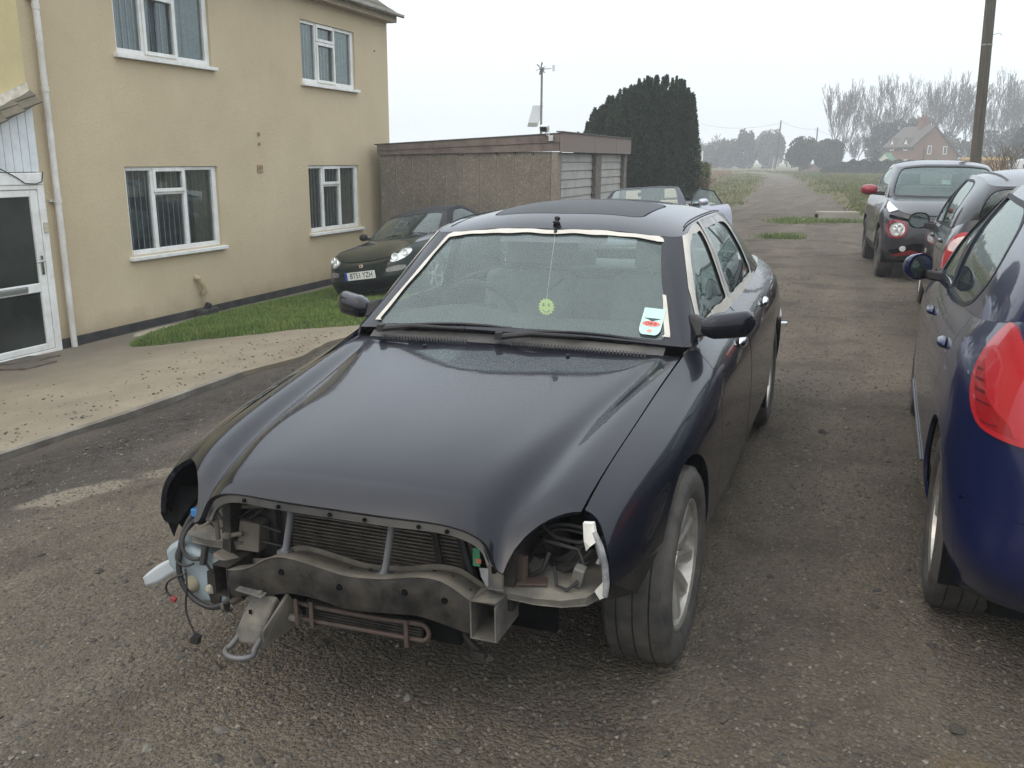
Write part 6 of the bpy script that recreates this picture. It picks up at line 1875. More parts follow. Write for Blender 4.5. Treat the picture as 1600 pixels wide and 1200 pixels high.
# ------------------------------------------------------------------ blue hatchback, near right
def hatchback(name, label, group, loc, rot, body, W=0.905, wb=2.66, nose=.90, tail=.79, zs=1.0, glassm=carglass, wheel_r=.318, win1=None, win2=None, lampfn=None, fine=1.0, tw=.0, gh_top=None, interior=True, handles=None, wheel_spokes=5, doors=True, wheelm=None):
    root = empty(name, loc, rot)
    tag(root, label, 'car', group)
    k = W / 0.905; te = wb + tail
    plan = [(0, -nose), (.40 * k, -nose + .04), (.70 * k, -nose + .20), (.84 * k, -.38), (.885 * k, 0), (.902 * k, .7), (W, wb * .52), (.904 * k, wb * .8), (.897 * k, wb + .05), (.865 * k, wb + .36), (.76 * k, te - .18), (.45 * k, te - .045), (0, te)]
    Z = lambda *a: [q * zs for q in a]
    lines = ringlines(plan, [
        (Z(.22, .21, .20, .19, .19, .19, .19, .19, .20, .22, .26, .27, .27), [.10, .09, .08, .06, .05, .05, .05, .05, .05, .06, .09, .10, .10]),
        (Z(.36, .36, .36, .35, .35, .35, .35, .35, .36, .37, .38, .38, .38), [.0, 0, 0, .004, .006, .006, .006, .006, .006, .004, 0, 0, 0]),
        (Z(.50, .50, .52, .57, .60, .60, .60, .60, .60, .60, .58, .56, .56), [.03, .03, .02, .005, 0, 0, 0, 0, 0, 0, .006, .012, .012]),
        (Z(.62, .63, .68, .76, .79, .81, .82, .83, .86, .88, .88, .87, .87), [.08, .08, .06, .03, .018, .014, .014, .014, .022, .035, .06, .07, .07]),
        (Z(.70, .72, .78, .86, .91, .955, .975, .995, 1.04, 1.085, 1.11, 1.115, 1.115), [.16, .15, .13, .10, .085, .075, .075, .085, .10, .12, .15, .16, .16])])
    low = Ring(lines, int(170 * fine), int(34 * fine))
    LAq = low.A
    side_lo, side_hi = low.us[2], low.us[10]
    yz = (1, 2)
    rs = (6, side_lo, side_hi)
    aF = Reg(circ((0, wheel_r), wheel_r + .045, yz, 44).poly, yz, 0, rs); aR = Reg(circ((wb, wheel_r), wheel_r + .042, yz, 44).poly, yz, 0, rs)
    d1 = Reg(rounded([(.50, .21), (.47, .5), (.50, .80), (.62, 1.3), (1.46, 1.3), (1.44, .9), (1.46, .21)], 5, .04), yz, 0, rs)
    d2 = Reg(rounded([(1.466, .21), (1.446, .9), (1.466, 1.3), (2.42, 1.3), (2.46, .98), (2.40, .76), (2.26, .50), (2.20, .21)], 5, .06), yz, 0, rs)
    cuts = [aF.out(), aR.out()]
    if doors: cuts += [d1.out(.002), d2.out(.002)]
    lamps = lampfn(low) if lampfn else []
    for (nm, S, mt, o_) in lamps: 
        if o_ < .008: cuts.append(S.out(.003))
    bumper = lambda a: np.where(a[:, 6] > low.us[9] + .10, a[:, 2] - .5632 * zs, 1.0)
    for mir in (False, True):
        panel('front_wing', LAq, body, root, cuts + [lambda a: 1.0 - a[:, 1]], rim=.014, mirror=mir)
        panel('rear_quarter', LAq, body, root, cuts + [bumper, lambda a: a[:, 1] - 1.0], rim=.014, mirror=mir)
        panel('rear_bumper', LAq, body, root, [lambda a: np.minimum(.562 * zs - a[:, 2], a[:, 6] - low.us[9] - .10), aR.out(), lambda a: np.minimum(a[:, 2] - .27, 9)], rim=.012, off=.0, mirror=mir)
        panel('bumper_valance', LAq, blk, root, [lambda a: np.minimum(.268 - a[:, 2], a[:, 6] - low.us[9] - .10)], rim=.012, off=.002, mirror=mir)
        dd = []
        if doors:
            dd = [panel('front_door', LAq, body, root, [d1.g(-.002)], rim=.012, mirror=mir), panel('rear_door', LAq, body, root, [d2.g(-.002), aR.out(.003)], rim=.012, mirror=mir)]
            s = -1 if mir else 1
            for dj, (hy, hz) in zip(dd, handles or ((1.28, .855), (2.24, .875))):
                col_ = LAq[np.argmin(np.abs(LAq[:, -4, 1] - hy) + 9 * (LAq[:, -4, 0] < .5))]
                handle_bar(dj, s, (float(np.interp(hz, col_[:, 2], col_[:, 0])), hy, hz), body)
        panel('body_lining', LAq, void_m, root, [aF.out(.01), aR.out(.01)], rim=0, off=-.024, mirror=mir)
        for (nm, S, mt, o_) in lamps:
            panel(nm, LAq, mt, root, [S], rim=.012, off=o_, mirror=mir)
    # bonnet
    cy_ = .30; bcor = at_top(low, .52)
    gbase = [(0, .06, .985 * zs), (.36 * k, .10, .98 * zs), (.64 * k, .30, .965 * zs), tuple(bcor), tuple(at_top(low, .95)), tuple(at_top(low, 1.45)), tuple(at_top(low, wb * .8)), tuple(at_top(low, wb + .05)), tuple(at_top(low, wb + .36)), tuple(np.array(low.G[low.iu[10], -1]) * [.97, 1, 1] + [0, -.01, .01]), tuple(np.array(low.G[low.iu[11], -1]) + [0, -.0, .012]), tuple(np.array(low.G[low.iu[12], -1]) + [0, 0, .012])]
    gtop = gh_top or [(0, .96, 1.44 * zs), (.30 * k, .98, 1.437 * zs), (.52 * k, 1.06, 1.415 * zs), (.585 * k, 1.13, 1.41 * zs), (.605 * k, 1.32, 1.44 * zs), (.615 * k, 1.6, 1.458 * zs), (.61 * k, 2.1, 1.455 * zs), (.595 * k, wb + .0, 1.425 * zs), (.57 * k, wb + .24, 1.39 * zs), (.50 * k, wb + .36, 1.385 * zs), (.28 * k, wb + .42, 1.395 * zs), (0, wb + .44, 1.40 * zs)]
    gr_ = glass_ring(gbase, gtop, .035, int(120 * fine), int(20 * fine))
    GAq = gr_.A; vm = GAq[:, :, 7].max()
    sc = Reg(rounded([(-1, .03), (gr_.us[2] + .02, .03), (gr_.us[2] + .05, vm - .03), (-1, vm - .03)], 5, .06), (6, 7))
    bk = Reg(rounded([(gr_.us[9] - .05, .05), (gr_.us[9] + 2, .05), (gr_.us[9] + 2, vm - .05), (gr_.us[9] - .02, vm - .05)], 6, .09), (6, 7))
    yb1 = at_top(low, 1.0)[2]; yb2 = at_top(low, 2.3)[2]
    w1 = Sdf(win1 if win1 is not None else rounded([(.80, yb1 + .02), (1.455, yb1 + .03), (1.47, 1.405 * zs), (1.30, 1.39 * zs), (1.02, 1.25 * zs)], 5, [.03, .01, .02, .08, .1]), yz)
    w2 = Sdf(win2 if win2 is not None else rounded([(1.535, yb1 + .032), (2.25, yb2 + .02), (2.42, yb2 + .10), (2.36, 1.25 * zs), (2.20, 1.385 * zs), (1.535, 1.405 * zs)], 6, [.01, .10, .08, .1, .12, .02]), yz)
    fr_, sd_, bk_ = gr_.cut(0, 3), gr_.cut(3, 8), gr_.cut(8, -1)
    for mir in (False, True):
        panel('windscreen_pillar', fr_, body, root, [sc.out()], rim=.012, mirror=mir)
        panel('window_frame', sd_, body, root, [w1.out(), w2.out()], rim=.012, mirror=mir)
        panel('tailgate_frame', bk_, body, root, [bk.out()], rim=.012, mirror=mir)
        panel('side_window', sd_, glassm, root, [w1.g(.003)], rim=0, off=-.006, mirror=mir)
        panel('side_window', sd_, glassm, root, [w2.g(.003)], rim=0, off=-.006, mirror=mir)
        panel('window_seal', sd_, dark_seal, root, [w1.g(.016), w1.out(-.002)], rim=.002, off=.002, mirror=mir)
        panel('window_seal', sd_, dark_seal, root, [w2.g(.016), w2.out(-.002)], rim=.002, off=.002, mirror=mir)
        panel('door_pillar', sd_, dark_seal, root, [lambda a: a[:, 1] - 1.458, lambda a: 1.532 - a[:, 1], lambda a: a[:, 2] - yb1 - .03, lambda a: 1.405 * zs - a[:, 2]], rim=.002, off=.0028, mirror=mir)
        panel('headlining', sd_, void_m, root, [w1.out(.012), w2.out(.012)], rim=0, off=-.02, mirror=mir)
    panel('windscreen', sym(fr_), glassm, root, [lambda a: sc(np.concatenate([a[:, :6], np.abs(a[:, 6:7]), a[:, 7:]], 1)) + .004], rim=0, off=-.006)
    bks = np.concatenate([bk_, (bk_[::-1] * np.array([-1, 1, 1, -1, 1, 1, 1, 1]))[1:]])
    panel('rear_window', bks, glassm, root, [bk.g(.004)], rim=0, off=-.006)
    ra_ = caps(gr_.top(0, 3), gr_.top(8, -1)[::-1], gr_.top(3, 8), crown=.045 * zs)
    panel('roof', ra_, body, root, rim=.01)
    panel('roof_lining', ra_, void_m, root, rim=0, off=-.02)
    nb = low.top(0, 3); sb = low.top(3, -1); sb = sb[sb[:, 1] <= .50]
    ba_ = caps(nb, np.concatenate([gr_.row(0)[:gr_.iu[3] + 1]])[:, :], np.concatenate([sb, [bcor]]), crown=lambda s: .05 * np.sin(np.pi * (s * .8 + .1)), ref=(0, -.2, 0))
    panel('bonnet', ba_, body, root, rim=.012)
    arches(root, ((0, wheel_r), (wb, wheel_r)), wheel_r + .045, .5 * k, .86 * k)
    pan_box(root, -.5, wb + .5, .72 * k)
    wm = wheelm or make_wheel(wheel_r, .205, .205, wheel_spokes, tyre_mat, alloy, disc_m, dish=.02, sw=.05, five=True)
    put_wheels(root, wm, [(.775 * k, 0, wheel_r - .006, 0), (-.775 * k, 0, wheel_r - .006, 0), (.775 * k, wb, wheel_r - .006, 0), (-.775 * k, wb, wheel_r - .006, 0)])
    if interior:
        seat(root, (-.36 * k, 1.45, 0), trim_dk, .3, z0=.34 * zs); seat(root, (.36 * k, 1.45, 0), trim_dk, .3, z0=.34 * zs)
        mb = MB(); mb.box((0, 2.15, .5 * zs), (1.2 * k, .5, .16)); mb.box((0, 2.45, .76 * zs), (1.2 * k, .14, .5), rotm(rx=-.3)); mb.obj('rear_seat', trim_dk, root, bevel=.04, angle=60)
        mb = MB(); mb.box((0, .62, .88 * zs), (1.3 * k, .55, .14)); mb.obj('dashboard', trim_dk, root, bevel=.04)
        steering(root, (-.36 * k, .95, .92 * zs), trim_dk, .45, .18)
    return root, low, gr_, wm

blue = paint('blue_paint', (0.004, 0.007, 0.036), 0.28, 0.9, dust=0.03, flake=.5, dust_col=(0.12, 0.12, 0.12))
def blue_lamps(low):
    # big wrap-round tail lamp: outline in (arc length, z)
    u10 = low.us[10]
    P = [(-.335, 1.0), (-.285, 1.085), (-.20, 1.08), (.04, .985), (.28, .88), (.32, .82), (.28, .785), (.02, .77), (-.15, .785), (-.25, .84), (-.32, .92)]
    S = Reg(rounded([(u10 + a, b) for a, b in P], 4, .05), (6, 2))
    P2 = [(-.30, .93), (-.15, .80), (.04, .785), (-.02, .82), (-.14, .87), (-.22, .935), (-.285, .975)]
    S2 = Reg(rounded([(u10 + a, b) for a, b in P2], 3, .02), (6, 2))
    return [('tail_light', S, red_clear, .010), ('reverse_lens', S2, red_deep, .0115)]
th = math.pi - .04
bcar, blow, bgr, bwheel = hatchback('hatchback_car', 'shiny dark blue hatchback with a big red tail lamp cut off by the picture edge', 'cars parked along the right of the track', (1.375, 5.975, 0), (0, 0, th), blue, lampfn=blue_lamps,
    win2=rounded([(1.535, .985), (2.05, 1.0), (2.33, 1.055), (2.50, 1.17), (2.40, 1.31), (2.2, 1.385), (1.535, 1.405)], 6, [.01, .12, .12, .08, .12, .12, .02]))
for mir in (False, True):
    uu = blow.us[10]
    for k in range(6):
        z0 = .80 + k * .026
        rib = Reg([(uu - .31, z0), (uu + .10 - k * .05, z0), (uu + .10 - k * .05, z0 + .009), (uu - .31, z0 + .009)], (6, 2))
        S2 = blue_lamps(blow)[1][1]
        o = panel('lens_rib', blow.A, plain('rib_red', (0.09, 0.002, 0.003), .3) if (k == 0 and not mir) else bpy.data.materials['rib_red'], bcar, [S2.g(-.006), rib], rim=.003, off=.0128, mirror=mir)
door_mirror(bcar, 1, (.95, .80, 1.01), (.082, .07, .078), blue, arm=.06, yaw=-.75)
door_mirror(bcar, -1, (-1.0, .80, 1.02), (.11, .085, .075), blue)
mb = MB()
for s in (1, -1):
    mb = MB(); yv = np.linspace(.62, 2.16, 20); mb.tube([(s * (float(np.interp(y, blow.A[blow.iu[4]:blow.iu[9], 14, 1], blow.A[blow.iu[4]:blow.iu[9], 14, 0])) + .0), y, .345 + .02 * math.sin(y)) for y in yv], .005, 6); mb.obj('side_strip', plain('bright_strip', (0.10, 0.105, 0.12), 0.3, 0.9), bcar)

# ------------------------------------------------------------------ small dark hatchback ahead of it
dkpaint = paint('dark_grey_paint', (0.010, 0.0095, 0.012), 0.28, 0.85, dust=0.04, dust_col=(0.12, 0.12, 0.12))
def dk_lamps(low):
    u10 = low.us[10]
    P = [(-.27, .70), (-.25, .86), (-.18, .97), (-.05, 1.0), (.06, .985), (.10, .90), (.08, .74), (0, .66), (-.15, .655)]
    S = Reg(rounded([(u10 + a, b) for a, b in P], 4, .06), (6, 2))
    P2 = [(-.22, .845), (-.16, .93), (-.05, .965), (.05, .95), (.075, .87), (-.05, .83)]
    S2 = Reg(rounded([(u10 + a, b) for a, b in P2], 4, .03), (6, 2))
    return [('tail_light', S, red_clear, .010), ('indicator_lens', S2, plain('pale_lens', (0.55, 0.42, 0.40), 0.15, var=0.2), .0115)]
dcar, dlow, dgr, dwheel = hatchback('hatchback_car', 'dark grey hatchback with round black mirror parked in front of the blue hatchback', 'cars parked along the right of the track', (1.70, 11.05, 0), (0, 0, math.pi - .02), dkpaint, W=.865, wb=2.52, nose=.84, tail=.66, zs=.985, lampfn=dk_lamps, fine=.75, wheel_r=.305,
    win2=rounded([(1.535, .98), (2.10, 1.02), (2.28, 1.10), (2.36, 1.24), (2.25, 1.36), (2.05, 1.385), (1.535, 1.385)], 6, [.01, .1, .1, .08, .1, .1, .02]))
door_mirror(dcar, 1, (.955, .78, .96), (.105, .085, .075), blk, yaw=-.2)
door_mirror(dcar, -1, (-.955, .78, 1.0), (.12, .085, .075), blk)
# roof spoiler over the tailgate
mb = MB(); G = []
for w in np.linspace(-.5, .5, 15):
    y0 = 2.76 - .10 * (w / .5) ** 2; G.append([(w, y0 + .02, 1.385 - .03 * (w / .5) ** 2), (w, y0 + .20, 1.345 - .05 * (w / .5) ** 2), (w, y0 + .19, 1.325 - .05 * (w / .5) ** 2), (w, y0 + .05, 1.335 - .04 * (w / .5) ** 2)])
mb.sheet(np.array(G)); mb.obj('spoiler', dkpaint, dcar)

# ------------------------------------------------------------------ grey crossover facing the camera
grey = paint('gunmetal_paint', (0.028, 0.027, 0.031), 0.30, 0.8, 0.3, dust=0.05, dust_col=(0.14, 0.135, 0.13))
jk = empty('crossover_car', (1.33, 13.55, 0), (0, 0, .05))
tag(jk, 'gunmetal grey crossover with round headlamps and red mirror caps facing the camera', 'car', 'cars parked along the right of the track')
plan = [(0, -.79), (.35, -.78), (.66, -.70), (.80, -.52), (.865, -.22), (.885, .05), (.875, .55), (.86, 1.2), (.865, 1.9), (.885, 2.53), (.86, 2.9), (.70, 3.2), (.4, 3.3), (0, 3.33)]
jl = ringlines(plan, [
    ([.30, .30, .29, .28, .27, .26, .24, .24, .24, .26, .30, .32, .33, .33], [.10, .10, .09, .07, .06, .05, .06, .06, .06, .05, .06, .08, .1, .1]),
    ([.42, .42, .41, .40, .40, .40, .40, .40, .40, .42, .44, .45, .45, .45], [.02, .02, .015, .01, 0, 0, .01, .01, .01, 0, 0, 0, 0, 0]),
    ([.60, .60, .61, .63, .66, .68, .66, .66, .68, .70, .70, .68, .66, .66], [0, 0, 0, 0, 0, 0, .02, .03, .02, 0, .0, .02, .02, .02]),
    ([.76, .76, .78, .82, .88, .90, .88, .88, .90, .94, .95, .95, .95, .95], [.03, .03, .03, .03, .025, .02, .03, .03, .02, .02, .04, .07, .08, .08]),
    ([.86, .865, .89, .94, .99, 1.02, 1.05, 1.07, 1.09, 1.12, 1.14, 1.15, 1.15, 1.15], [.10, .10, .10, .11, .12, .12, .12, .11, .11, .13, .15, .17, .18, .18])])
jlow = Ring(jl, 160, 34); JA = jlow.A
fz = (0, 2)
frr = (6, -1, jlow.us[4])
rs = (6, jlow.us[2], jlow.us[11])
aF = Reg(circ((0, .345), .39, yz, 44).poly, yz, 0, rs); aR = Reg(circ((2.53, .345), .385, yz, 44).poly, yz, 0, rs)
HLR = Reg(circ((.70, .690), .118, fz, 36).poly, fz, 0, frr); HL = Reg(circ((.70, .690), .092, fz, 36).poly, fz, 0, frr)
GRL = Reg(rounded([(-.1, .80), (.35, .80), (.50, .815), (.62, .835), (.79, .872), (.80, .825), (.72, .813), (.61, .80), (.53, .76), (.35, .72), (-.1, .72)], 4, .025), fz, 0, frr)
INT = Reg(rounded([(-.1, .52), (.50, .52), (.62, .47), (.79, .40), (.70, .335), (-.1, .335)], 4, .03), fz, 0, frr)
FOG = Reg(circ((.615, .445), .038, fz, 24).poly, fz, 0, frr)
RED = Reg(rounded([(.36, .345), (.50, .37), (.70, .335), (.76, .345), (.52, .43), (.42, .40)], 3, .015), fz, 0, frr)
redp = paint('red_trim', (0.20, 0.010, 0.018), 0.25, 1.0, dust=.05)
mesh_m = plain('grille_mesh', (0.02, 0.02, 0.021), 0.5)
jd1 = Reg(rounded([(.55, .30), (.52, .6), (.58, .95), (.66, 1.4), (1.45, 1.4), (1.43, .9), (1.45, .30)], 5, .04), yz, 0, rs); jd2 = Reg(rounded([(1.456, .30), (1.436, .9), (1.456, 1.4), (2.4, 1.4), (2.42, 1.0), (2.2, .7), (2.12, .3)], 5, .06), yz, 0, rs)
blackclad = lambda a: np.where(a[:, 6] < jlow.us[3] - .05, 1.0, a[:, 2] - .37)
for mir in (False, True):
    panel('front_wing', JA, grey, jk, [aF.out(), aR.out(), HLR.out(-.01), GRL.out(), INT.out(), jd1.out(.002), jd2.out(.002), blackclad, lambda a: 1.0 - a[:, 1]], rim=.014, mirror=mir)
    panel('rear_quarter', JA, grey, jk, [aF.out(), aR.out(), HLR.out(-.01), GRL.out(), INT.out(), jd1.out(.002), jd2.out(.002), blackclad, lambda a: a[:, 1] - 1.0], rim=.014, mirror=mir)
    panel('sill_cladding', JA, blk, jk, [lambda a: .366 - a[:, 2], lambda a: a[:, 6] - jlow.us[3] + .05, aF.out(), aR.out()], rim=.01, mirror=mir)
    panel('front_door', JA, grey, jk, [jd1.g(-.002), lambda a: a[:, 2] - .37], rim=.012, mirror=mir); panel('rear_door', JA, grey, jk, [jd2.g(-.002), aR.out(.003), lambda a: a[:, 2] - .37], rim=.012, mirror=mir)
    panel('body_lining', JA, void_m, jk, [aF.out(.01), aR.out(.01)], rim=0, off=-.03, mirror=mir)
    hr = panel('headlight_ring', JA, redp, jk, [HLR, HL.out()], rim=.02, off=.012, mirror=mir)
    s = -1 if mir else 1
    # round lamp: bowl, two reflectors, clear lens
    hl = panel('headlight', JA, lamp_bowl, jk, [HL.g(.002)], rim=.0, off=-.012, mirror=mir)
    c0 = JA[:jlow.iu[4]].reshape(-1, 8); c0 = c0[np.argmin((c0[:, 0] - .70) ** 2 + (c0[:, 2] - .69) ** 2)]
    ang = math.atan2(c0[3], -c0[4])
    for (dx, dz, r_) in ((-.028, .028, .036), (.034, .026, .030), (0, -.040, .038)):
        mb = MB(); mb.lathe([(.0005, .012), (r_ * .35, .010), (r_ * .5, .0), (r_ * .9, -.014), (r_, -.012), (r_ * 1.08, -.004)], 18, 'y')
        o = mb.obj('reflector', lamp_bowl, hl); o.location = (s * (c0[0] + dx) + s * c0[3] * .005, c0[1] + c0[4] * .005, c0[2] + dz); o.rotation_euler = (0, 0, s * ang)
    panel('lens', JA, lamp_clear, hl, [HL], rim=0, off=.016, mirror=mir)
    g = panel('grille', JA, void_m, jk, [GRL], rim=0, off=-.02, mirror=mir)
    mb = MB()
    for i in range(7):
        for j in range(3):
            w = .44 + .055 * i + .02 * (j % 2); z = .755 + .038 * j
            q = np.array([[w, 0, z, 0, 0, 0, 0, 0]])
            if GRL(np.array([[w, 0, z, 0, 0, 0, .1, 0]]))[0] < .012: continue
            cc = JA[:jlow.iu[4]].reshape(-1, 8); cc = cc[np.argmin((cc[:, 0] - w) ** 2 + (cc[:, 2] - z) ** 2)]
            pts = [(s * (cc[0] + .022 * math.cos(t)), cc[1] - .002, z + .016 * math.sin(t)) for t in np.linspace(0, 2 * math.pi, 7)[:-1]]
            mb.tube(pts, .004, 5, close=True)
    if mb.V: o = mb.obj('mesh_bars', mesh_m, g); o['kind'] = 'stuff'
    panel('intake', JA, void_m, jk, [INT, FOG.out()], rim=0, off=-.012, mirror=mir)
    fg = panel('fog_light', JA, lamp_bowl, jk, [FOG], rim=.01, off=.004, mirror=mir)
    panel('red_lip', JA, redp, jk, [RED], rim=.012, off=.006, mirror=mir)
    # lamp blade on top of the wing
    TOPL = Reg(rounded([(-.52, .93), (-.40, .885), (-.12, .965), (.16, 1.06), (.02, 1.06), (-.2, 1.03), (-.44, .985)], 4, .02), yz, 0, (6, jlow.us[2], jlow.us[6]))
    panel('wing_lamp', JA, plain('pale_lamp', (0.62, 0.62, 0.62), 0.15, var=0.15), jk, [TOPL], rim=.015, off=.014, mirror=mir)
    door_mirror(jk, s, (s * .995, .66, 1.155), (.115, .075, .075), redp)
gb = [(0, .10, 1.06), (.38, .13, 1.06), (.68, .30, 1.06), tuple(at_top(jlow, .52)), tuple(at_top(jlow, 1.0)), tuple(at_top(jlow, 1.6)), tuple(at_top(jlow, 2.2)), tuple(at_top(jlow, 2.75)), tuple(np.array(jlow.G[jlow.iu[11], -1]) + [0, 0, .01]), tuple(np.array(jlow.G[jlow.iu[12], -1]) + [0, 0, .01]), tuple(np.array(jlow.G[jlow.iu[13], -1]) + [0, 0, .01])]
gt = [(0, .86, 1.515), (.30, .88, 1.512), (.525, .96, 1.485), (.59, 1.03, 1.475), (.61, 1.25, 1.50), (.61, 1.6, 1.51), (.60, 2.1, 1.49), (.55, 2.6, 1.44), (.46, 2.82, 1.42), (.25, 2.9, 1.43), (0, 2.92, 1.435)]
jg = glass_ring(gb, gt, .035, 110, 20)
vm = jg.A[:, :, 7].max()
sc = Reg(rounded([(-1, .03), (jg.us[2] + .03, .03), (jg.us[2] + .045, vm - .035), (-1, vm - .035)], 6, .08), (6, 7))
w1 = Sdf(rounded([(.80, 1.09), (1.6, 1.12), (2.2, 1.16), (2.3, 1.3), (1.9, 1.44), (1.4, 1.46), (1.05, 1.40)], 5, .06), yz)
bk = Reg(rounded([(jg.us[8], .05), (jg.us[8] + 2, .05), (jg.us[8] + 2, vm - .04), (jg.us[8], vm - .04)], 5, .08), (6, 7))
fr_, sd_, bk_ = jg.cut(0, 3), jg.cut(3, 7), jg.cut(7, -1)
jglass = glass('crossover_glass', (0.4, 0.5, 0.48), 0.16, 1.0, (0.22, 0.33, 0.32))
for mir in (False, True):
    panel('windscreen_pillar', fr_, grey, jk, [sc.out()], rim=.012, mirror=mir)
    panel('window_frame', sd_, grey, jk, [w1.out()], rim=.012, mirror=mir)
    panel('side_window', sd_, carglass, jk, [w1.g(.003)], rim=0, off=-.006, mirror=mir)
    panel('tailgate_frame', bk_, grey, jk, [bk.out()], rim=.012, mirror=mir)
    panel('screen_seal', fr_, dark_seal, jk, [sc.g(.012), sc.out(-.004)], rim=.002, off=.002, mirror=mir)
    panel('headlining', sd_, void_m, jk, [w1.out(.012)], rim=0, off=-.02, mirror=mir)
wsj = panel('windscreen', sym(fr_), jglass, jk, [lambda a: sc(np.concatenate([a[:, :6], np.abs(a[:, 6:7]), a[:, 7:]], 1)) + .004], rim=0, off=-.006)
panel('rear_window', np.concatenate([bk_, (bk_[::-1] * np.array([-1, 1, 1, -1, 1, 1, 1, 1]))[1:]]), carglass, jk, [bk.g(.004)], rim=0, off=-.006)
mb = MB(); mb.add([(-.14, .80, 1.455), (.14, .80, 1.455), (.08, .72, 1.385), (-.08, .72, 1.385)], [(0, 1, 2, 3)]); o = mb.obj('mirror_shade', plain('dark_tint', (0.05, 0.05, 0.055), 0.5), jk, smooth=False); o.modifiers.new('thick', 'SOLIDIFY').thickness = .01
mb = MB(); mb.add([(-.055, .66, 1.30), (.055, .66, 1.30), (.055, .62, 1.245), (-.055, .62, 1.245)], [(0, 1, 2, 3)]); o = mb.obj('windscreen_card', plain('pale_card', (0.5, 0.58, 0.54), 0.6), jk, smooth=False); o.modifiers.new('thick', 'SOLIDIFY').thickness = .003
panel('roof', caps(jg.top(0, 3), jg.top(7, -1)[::-1], jg.top(3, 7), crown=.045), grey, jk, rim=.01)
sb = jlow.top(3, -1); sb = sb[sb[:, 1] <= .5]
panel('bonnet', caps(jlow.top(0, 3), jg.row(0)[:jg.iu[3] + 1], np.concatenate([sb, [at_top(jlow, .52)]]), crown=lambda s: .045 * np.sin(np.pi * (s * .8 + .1)), ref=(0, -.2, 0)), grey, jk, rim=.012)
arches(jk, ((0, .345), (2.53, .345)), .39, .5, .84); pan_box(jk, -.5, 3.0, .7, .26)
jw = make_wheel(.338, .215, .215, 5, tyre_mat, plain('dark_alloy', (0.06, 0.06, 0.06), 0.35, 0.7), disc_m, dish=.02, sw=.05, five=True)
put_wheels(jk, jw, [(.765, 0, .332, 0), (-.765, 0, .332, 0), (.765, 2.53, .332, 0), (-.765, 2.53, .332, 0)])
for w in (-.36, .36): seat(jk, (w, 1.4, 0), trim_dk, .3, z0=.45)
mb = MB(); mb.box((0, .6, .98), (1.3, .5, .12)); mb.obj('dashboard', trim_dk, jk, bevel=.04)

# ------------------------------------------------------------------ green roadster by the house
green = paint('green_paint', (0.004, 0.010, 0.008), 0.22, 0.6, dust=0.02)
hq, rq, pq = R(-5.95), R(9.0), R(1.727)
ML = Matrix.Rotation(hq, 3, 'Z') @ Matrix.Rotation(pq, 3, 'X') @ Matrix.Rotation(-rq, 3, 'Y')
mg = empty('roadster_car', (-6.248, 11.076, -.505), ML.to_euler())
tag(mg, 'dark green roadster with black soft top parked on the grass beside the house', 'car')
plan = [(0, 0), (.38, .03), (.62, .14), (.745, .36), (.80, .75), (.805, 1.3), (.80, 1.9), (.80, 2.5), (.812, 3.1), (.76, 3.55), (.60, 3.80), (.35, 3.88), (0, 3.9)]
ml_ = ringlines(plan, [
    ([.20, .20, .19, .18, .17, .17, .17, .17, .18, .22, .25, .26, .26], [.07, .07, .07, .06, .05, .05, .05, .05, .05, .06, .08, .1, .1]),
    ([.34, .34, .34, .34, .35, .35, .36, .36, .37, .38, .38, .38, .38], [.0, .0, .0, .005, .005, .01, .01, .01, .005, 0, 0, 0, 0]),
    ([.48, .48, .49, .52, .54, .53, .53, .55, .58, .58, .56, .56, .56], [.015, .012, .008, 0, 0, 0, 0, 0, 0, 0, .0, .01, .01]),
    ([.58, .59, .63, .68, .70, .70, .71, .74, .76, .76, .74, .73, .73], [.07, .07, .055, .035, .03, .025, .025, .025, .025, .03, .05, .06, .06]),
    ([.62, .64, .70, .765, .80, .80, .81, .84, .87, .87, .85, .84, .84], [.17, .16, .14, .12, .10, .09, .09, .09, .10, .12, .16, .18, .18])])
mlow = Ring(ml_, 150, 32); MA = mlow.A
frr = (6, -1, mlow.us[4] + .3)
rs = (6, mlow.us[1], mlow.us[11])
aF = Reg(circ((.72, .30), .335, yz, 40).poly, yz, 0, rs); aR = Reg(circ((3.10, .30), .335, yz, 40).poly, yz, 0, rs)
MH = Reg(rounded([(.43, .615), (.455, .68), (.54, .735), (.625, .75), (.685, .735), (.70, .68), (.665, .625), (.58, .585), (.48, .58)], 4, .06), fz, 0, frr)
MI = Reg(rounded([(.40, .455), (.41, .515), (.55, .53), (.66, .52), (.67, .48), (.60, .45)], 4, .03), fz, 0, frr)
MG_ = Reg(rounded([(-.1, .225), (.38, .225), (.45, .27), (.40, .345), (-.1, .345)], 4, .03), fz, 0, frr)
md = Reg(rounded([(1.30, .21), (1.27, .5), (1.30, 1.0), (2.34, 1.0), (2.36, .6), (2.30, .21)], 5, .04), yz, 0, rs)
